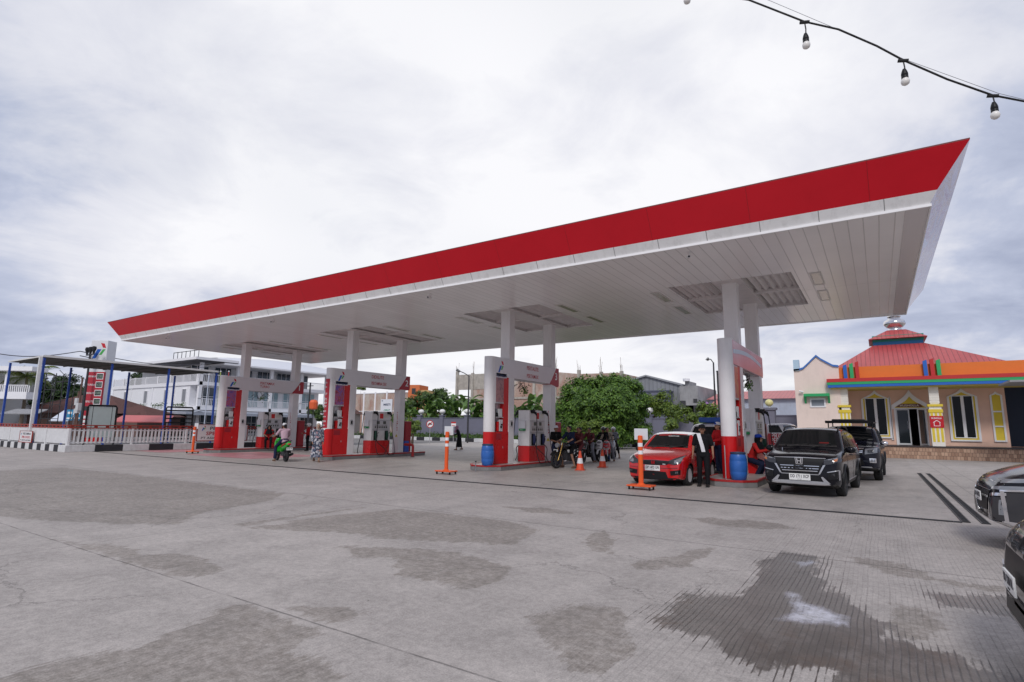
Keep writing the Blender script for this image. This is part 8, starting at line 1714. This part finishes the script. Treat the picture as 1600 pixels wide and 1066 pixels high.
tw.add([(x*1.03, y*1.03, z*1.03) for x, y, z in vs], fs); to = tw.build('towel', WHITC, None, smooth=60); to.location = P_.location; to.rotation_euler = P_.rotation_euler; tag_mesh(to, 'white towel hanging from the right shoulder of the man in black', 'towel')
g = onz(1125, 740, .19)
person('attendant in red and black shirt and pale cap standing left of the rightmost pylon', (g.x, g.y, .19), facing(-6, -7), dict(elR=(-.22, -.10, 1.10), wrR=(-.16, -.34, 1.05), elL=(.22, -.08, 1.10), wrL=(.12, -.30, 1.06)), REDC, .9, .05, NAVY, .98, SHOE, SKIN2, 'cap', CAPW, scale=.98, gear2=CAPB)
g = onz(1186, 750, 0)
person('attendant crouching in red shirt, black headscarf and blue cap by the black car', (g.x, g.y, 0), facing(9, -3), dict(pelvis=(0, .22, .62), waist=(0, .16, .78), chest=(0, .04, .97), neck=(0, -.03, 1.12), head=(0, -.07, 1.24), shL=(.17, .0, 1.07), shR=(-.17, .0, 1.07), elL=(.22, -.15, .86), elR=(-.22, -.15, .86), wrL=(.14, -.38, .92), wrR=(-.14, -.38, .92), hipL=(.09, .20, .60), hipR=(-.09, .20, .60), knL=(.12, -.18, .50), knR=(-.12, -.20, .48), anL=(.12, .06, .09), anR=(-.12, .04, .09)), mat('bright_red_cloth', (.60, .02, .02), .8), .6, None, NAVY, .97, SHOE, SKIN2, 'hijab', BLKC, gear2=CAPB, scale=1.05)
# ------------------------------------------------------------------ motorbikes
def mwheel(parent, y, r, w_, rimm, spk=5, z=None):
    w = bpy.data.objects.new('wheel', None); COL.objects.link(w); w.parent = parent; w.location = (0, y, r)
    mb = MB(); h = w_/2; mb.lathe([(r*.76, -h*.7), (r*.88, -h), (r*.97, -h*.7), (r, 0), (r*.97, h*.7), (r*.88, h), (r*.76, h*.7), (r*.74, 0)], axis='x', seg=32, close=True); mb.build('tyre', TYRE, w, smooth=60)
    mb = MB(); mb.lathe([(r*.76, -h*.6), (r*.76, h*.6), (r*.70, h*.5), (r*.70, -h*.5)], axis='x', seg=32, close=True); mb.cyl((-h*.9, 0, 0), (h*.9, 0, 0), r*.16, 0, 14)
    for k in range(spk): a = 2*pi*k/spk; mb.tube([(0, 0, 0), (0, cos(a)*r*.72, sin(a)*r*.72)], [.018, .014], 0, 6)
    mb.build('rim', rimm, w); return w
def tubep(parent, nm, pts, r, mt, seg=12, sq=1.0, sm=55):
    mb = MB(); mb.tube(pts, r, 0, seg, None, sq); return mb.build(nm, mt, parent, smooth=sm)
def scooter(label, loc, rz, pm, seatm=BLKP, r=.265, lightm=LAMPG, plate_t='DP 2841 AB', ptr=None):
    S_ = thing('scooter', label, 'motorbike', loc, rz, 'motorbikes at the pumps')
    mwheel(S_, -.62, r, .10, CHROME if pm is None else DKSTEEL); mwheel(S_, .60, r, .12, DKSTEEL)
    for s in (-1, 1): tubep(S_, 'fork', [(s*.06, -.62, r), (s*.055, -.50, .62)], .02, CHROME, 8)
    mb = MB(); pts = [(0, -.62+ (r+.035)*cos(a), r+(r+.035)*sin(a)) for a in [pi*(.15+.75*k/10) for k in range(11)]]; mb.tube(pts, [.03]+[.055]*9+[.03], 0, 8, None, 1.0); mb.build('front_fender', pm, S_, smooth=60)
    # front apron
    mb = MB(); sec = [(-.62, .60, .07, .10), (-.56, .70, .15, .11), (-.52, .82, .19, .11), (-.48, .93, .17, .09), (-.45, 1.0, .12, .06)]
    mb.tube([(0, a, b) for a, b, c, d in sec], [d for a, b, c, d in sec], 0, 16, None, 1.6); mb.build('front_cowl', pm, S_, smooth=60)
    mb = MB(); mb.add([(-.20, -.42, .86), (.20, -.42, .86), (.17, -.30, .40), (-.17, -.30, .40), (-.20, -.46, .86), (.20, -.46, .86), (.17, -.36, .36), (-.17, -.36, .36)], [(0, 1, 2, 3), (7, 6, 5, 4), (0, 4, 5, 1), (1, 5, 6, 2), (2, 6, 7, 3), (3, 7, 4, 0)]); mb.build('leg_shield', pm, S_, bevel=.02)
    mb = MB(); mb.ell((0, -.60, .93), (.12, .06, .065), 0, 16, 10); mb.build('headlight', lightm, S_, smooth=60)
    mb = MB(); mb.ell((0, -.63, .74), (.10, .04, .05), 0, 14, 8); mb.build('apron_light', lightm, S_, smooth=60)
    tubep(S_, 'handlebar', [(-.34, -.30, 1.04), (-.26, -.36, 1.05), (-.08, -.44, 1.02), (.08, -.44, 1.02), (.26, -.36, 1.05), (.34, -.30, 1.04)], [.018, .018, .03, .03, .018, .018], BLKP, 10)
    for s in (-1, 1):
        tubep(S_, 'mirror', [(s*.22, -.38, 1.05), (s*.30, -.38, 1.22)], .008, BLKP, 6).name = 'mirror_stalk'
        mb = MB(); mb.ell((s*.32, -.38, 1.26), (.06, .02, .038), 0, 12, 8); mb.build('mirror', BLKP, S_, smooth=60)
    mb = MB(); mb.box((-.14, -.32, .30), (.14, .12, .37)); mb.build('floorboard', BLKP, S_, bevel=.02)
    mb = MB(); mb.tube([(0, .08, .40), (0, .22, .58), (0, .48, .66), (0, .78, .76), (0, .92, .82)], [.09, .14, .15, .11, .05], 0, 16, None, 1.0); mb.build('rear_body', pm, S_, smooth=60)
    mb = MB(); mb.tube([(0, .02, .72), (0, .2, .76), (0, .5, .78), (0, .78, .83), (0, .86, .84)], [.05, .075, .08, .07, .03], 0, 14, None, 1.75); mb.build('seat', seatm, S_, smooth=60)
    mb = MB(); mb.ell((0, .94, .76), (.09, .04, .04), 0, 12, 8); mb.build('tail_light', mat('tail_red', (.5, .02, .02), .15, coat=1), S_, smooth=60)
    mb = MB(); mb.tube([(-.02, .25, .30), (-.02, .6, .28)], [.10, .09], 0, 12); mb.box((-.14, .12, .24), (.10, .5, .42)); mb.build('engine', DKSTEEL, S_, bevel=.02)
    tubep(S_, 'exhaust', [(-.15, .15, .24), (-.17, .45, .26), (-.18, .85, .34)], [.03, .06, .055], mat('exhaust_black', (.03, .03, .03), .4), 12)
    mb = MB(); mb.add([(-.10, .80, .62), (.10, .80, .62), (.08, .98, .40), (-.08, .98, .40)], [(0, 1, 2, 3)]); mb.add([(-.10, .81, .60), (.10, .81, .60), (.08, .99, .38), (-.08, .99, .38)], [(3, 2, 1, 0)]); mb.build('rear_fender', BLKP, S_)
    plate(S_, 0, 1.0, .56, plate_t, w_=.26, h=.11, back=True); plate(S_, 0, -.68, .62, plate_t, w_=.24, h=.10)
    tubep(S_, 'grab_rail', [(-.10, .70, .86), (-.11, .90, .90), (.11, .90, .90), (.10, .70, .86)], .012, DKSTEEL, 8)
    return S_
def rider(label, loc, rz, lean=0, feet='ground', **k):
    y0 = .25
    pose = dict(pelvis=(0, y0, .90), waist=(0, y0-.02, 1.05), chest=(0, y0-.08+lean, 1.25), neck=(0, y0-.12+lean*1.3, 1.40), head=(0, y0-.16+lean*1.4, 1.52), shL=(.18, y0-.10+lean*1.2, 1.345), shR=(-.18, y0-.10+lean*1.2, 1.345),
      elL=(.28, -.05, 1.12), elR=(-.28, -.05, 1.12), wrL=(.30, -.22, 1.06), wrR=(-.30, -.22, 1.06), hipL=(.10, y0-.02, .88), hipR=(-.10, y0-.02, .88))
    if feet == 'board': pose.update(knL=(.14, -.16, .80), knR=(-.14, -.16, .80), anL=(.12, -.12, .46), anR=(-.12, -.12, .46))
    elif feet == 'one': pose.update(knL=(.24, -.10, .62), anL=(.30, .02, .10), knR=(-.14, -.16, .80), anR=(-.12, -.12, .46))
    else: pose.update(knL=(.25, -.12, .60), anL=(.32, .02, .10), knR=(-.25, -.12, .60), anR=(-.32, .02, .10))
    pose.update(k.pop('extra', {})); return person(label, loc, rz, pose, curl=1.25, **k)
GRN_P = paint('green_scooter_paint', (.02, .42, .03)); fw_, rw_ = onz(427, 719, 0), onz(452.5, 722, 0); c = (fw_+rw_)/2; rz = facing(fw_.x-rw_.x, fw_.y-rw_.y)-.12
gs = scooter('bright green scooter with its white-capped rider in front of island one', (c.x, c.y, 0), rz, GRN_P, plate_t='DP 4716 CK')
mb = MB(); mb.tube([(.155, .3, .62), (.16, .6, .72), (.13, .8, .78)], [.02, .03, .015], 0, 8); mb.build('side_stripe', mat('red_flash', (.5, .05, .02), .3), gs, smooth=60)
rider('man in white cap, pink striped shirt and dark trousers sitting on the green scooter', (c.x, c.y, 0), rz, 0, 'one', top=PINKC, sleeve=.55, legs=NAVY, leg_end=.9, shoe=SAND, headgear='peci', gear_m=CAPW, hz=.2)
# naked motorcycle with round lamp
def bike(label, loc, rz, r=.31):
    S_ = thing('motorcycle', label, 'motorbike', loc, rz, 'motorbikes at the pumps'); GOLD = mat('gold_fork', (.40, .26, .08), .3, metal=.8)
    mwheel(S_, -.70, r, .10, DKSTEEL, 12); mwheel(S_, .62, r, .12, DKSTEEL, 12)
    for s in (-1, 1): tubep(S_, 'fork', [(s*.09, -.70, r), (s*.09, -.56, .62), (s*.09, -.44, .98)], [.025, .025, .02], GOLD, 8)
    mb = MB(); pts = [(0, -.70+(r+.06)*cos(a), r+(r+.06)*sin(a)) for a in [pi*(.25+.55*k/8) for k in range(9)]]; mb.tube(pts, .045, 0, 8, None, 1.3); mb.build('front_fender', BLKP, S_, smooth=60)
    mb = MB(); mb.lathe([(0, -.09), (.09, -.085), (.10, -.04), (.06, .05), (0, .07)], (0, -.60, .90), 'y', 0, 18); mb.build('headlight', LAMPG, S_, smooth=50)
    tubep(S_, 'handlebar', [(-.38, -.30, 1.08), (-.2, -.40, 1.10), (0, -.44, 1.02), (.2, -.40, 1.10), (.38, -.30, 1.08)], .015, DKSTEEL, 8)
    for s in (-1, 1):
        tubep(S_, 'mirror_stalk', [(s*.26, -.36, 1.09), (s*.32, -.36, 1.26)], .007, BLKP, 6); mb = MB(); mb.ell((s*.33, -.36, 1.29), (.05, .018, .045), 0, 12, 8); mb.build('mirror', BLKP, S_, smooth=60)
    tubep(S_, 'tank', [(0, -.36, .82), (0, -.2, .88), (0, .05, .84), (0, .14, .78)], [.08, .14, .13, .07], mat('tank_black', (.015, .015, .018), .15, coat=1), 14)
    tubep(S_, 'seat', [(0, .05, .82), (0, .3, .80), (0, .7, .84), (0, .85, .88)], [.07, .08, .08, .04], BLKP, 12, 1.5)
    mb = MB(); mb.box((-.13, -.22, .30), (.13, .22, .60)); mb.tube([(0, -.1, .5), (0, -.2, .68)], [.10, .09], 0, 12); mb.build('engine', DKSTEEL, S_, bevel=.03)
    tubep(S_, 'frame', [(0, -.45, .88), (0, -.3, .35), (0, .2, .28), (0, .30, .60), (0, .8, .78)], .025, DKSTEEL, 8)
    tubep(S_, 'swingarm', [(.08, .15, .36), (.09, .62, r)], .025, DKSTEEL, 8); tubep(S_, 'exhaust', [(-.10, -.26, .45), (-.14, -.1, .25), (-.16, .4, .28), (-.17, .9, .45)], [.02, .025, .035, .045], CHROME, 10)
    tubep(S_, 'rear_fender', [(0, .7, .76), (0, .95, .70), (0, 1.05, .58)], [.06, .05, .03], BLKP, 10, 1.5); mb = MB(); mb.ell((0, .98, .74), (.05, .03, .04), 0, 10, 8); mb.build('tail_light', mat('tail_red', (.5, .02, .02), .15), S_)
    plate(S_, 0, -.74, .70, 'DP 3092 LE', w_=.22, h=.09); return S_
def place2(fx, fy, rx_, ry): f, r_ = onz(fx, fy, 0), onz(rx_, ry, 0); return (f+r_)/2, facing(f.x-r_.x, f.y-r_.y)
c = onz(888, 731, 0); rz = facing(1.5, -9)-.42
bike('dark motorcycle with round headlamp and gold forks, first in the queue behind the left cone', (c.x, c.y, 0), rz)
rider('broad man in navy shirt on the dark motorcycle, first in the queue', (c.x, c.y, 0), rz, -.04, 'ground', top=NAVY, sleeve=.55, legs=BLKC, leg_end=.5, shoe=SAND, headgear='hair', skin=SKIN2, scale=1.02, fat=1.1)
c2 = c+Vector((sin(rz)*-.55, cos(rz)*.55, 0))
person('pillion passenger in maroon clothes behind the man in the navy shirt', (c2.x, c2.y, 0), rz, dict(pelvis=(0, .2, .92), waist=(0, .18, 1.06), chest=(0, .12, 1.24), neck=(0, .08, 1.38), head=(.10, .04, 1.50), shL=(.17, .10, 1.33), shR=(-.17, .10, 1.33), elL=(.24, -.05, 1.10), elR=(-.24, -.05, 1.10), wrL=(.18, -.25, 1.02), wrR=(-.18, -.25, 1.02), hipL=(.10, .18, .90), hipR=(-.10, .18, .90), knL=(.24, -.12, .72), knR=(-.24, -.12, .72), anL=(.22, -.05, .36), anR=(-.22, -.05, .36)), MAROON, .55, None, MAROON, .6, SAND, SKIN, 'hair')
c = onz(917, 722.5, 0)
def mk(x, y, dz=0): g = onz(x, y, 0); return g
scooter('black scooter with white front plate, second in the queue between the cones', (c.x, c.y+.2, 0), facing(2, -9)-.2, mat('scooter_black', (.02, .02, .022), .2, coat=1), plate_t='DP 5530 MA')
rider('rider in maroon shirt on the black scooter in the middle of the queue', (c.x, c.y+.2, 0), facing(2, -9)-.2, 0, 'ground', top=MAROON, sleeve=.55, legs=GREYC, leg_end=.95, shoe=SAND, headgear='hair', scale=.97)
c3 = c+Vector((.35, 1.6, 0)); rz3 = facing(3, -9)
scooter('red and white scooter half hidden behind the black scooter in the queue', tuple(c3), rz3, mat('scooter_red', (.50, .03, .04), .2, coat=1), plate_t='DP 6120 BD')
rider('rider in beige shirt on the red scooter behind, in the middle of the queue', tuple(c3), rz3, 0, 'ground', top=BEIGE, sleeve=.9, legs=GREYC, leg_end=.95, shoe=SAND, headgear='hair', skin=SKIN2, hz=.5)
c = onz(942, 720.5, 0)
scooter('white scooter behind the right-hand cone', (c.x, c.y, 0), facing(1, -9), mat('scooter_white', (.72, .72, .72), .2, coat=1), plate_t='DP 2207 KA')
rider('rider in black shirt, dark helmet and light jeans on the white scooter', (c.x, c.y, 0), facing(1, -9), 0, 'ground', top=BLKC, sleeve=.9, legs=JEANS, leg_end=.97, shoe=SHOE, headgear='helmet', gear_m=mat('helmet_black', (.02, .02, .02), .2, coat=1), hz=-.2)
c = onz(955, 716.5, 0)
scooter('silver scooter at the right end of the queue, beside the white one', (c.x, c.y+.3, 0), facing(2.5, -9), mat('scooter_silver', (.42, .43, .46), .2, metal=.4, coat=1), plate_t='DP 3318 LW')
rider('rider in grey jacket and white helmet at the right end of the queue', (c.x, c.y+.3, 0), facing(2.5, -9), 0, 'ground', top=GREYC, sleeve=.9, legs=BLKC, leg_end=.6, shoe=SAND, headgear='helmet', gear_m=mat('helmet_silver', (.55, .55, .57), .2, coat=1), skin=SKIN)
g = onz(903, 717, 0)
person('bystander in dark shirt standing behind the motorbike queue', (g.x, g.y, 0), facing(3, -9), {}, BLKC, .55, None, GREYC, .95, SHOE, SKIN, 'hair', scale=.97)
g = onz(418.5, 702, .19)
person('attendant in dark red crouched in front of the pump of island one', (g.x-.3, g.y+.2, .19), facing(8, -6), dict(pelvis=(0, .1, .62), waist=(0, .08, .76), chest=(0, 0, .95), neck=(0, -.04, 1.09), head=(0, -.08, 1.2), shL=(.17, -.02, 1.04), shR=(-.17, -.02, 1.04), elL=(.24, -.1, .82), elR=(-.24, -.1, .82), wrL=(.15, -.3, .75), wrR=(-.15, -.3, .75), hipL=(.1, .08, .6), hipR=(-.1, .08, .6), knL=(.14, -.3, .5), knR=(-.14, -.3, .5), anL=(.13, -.22, .09), anR=(-.13, -.22, .09)), REDC, .55, None, BLKC, .95, SHOE, SKIN, 'hijab', BLKC)
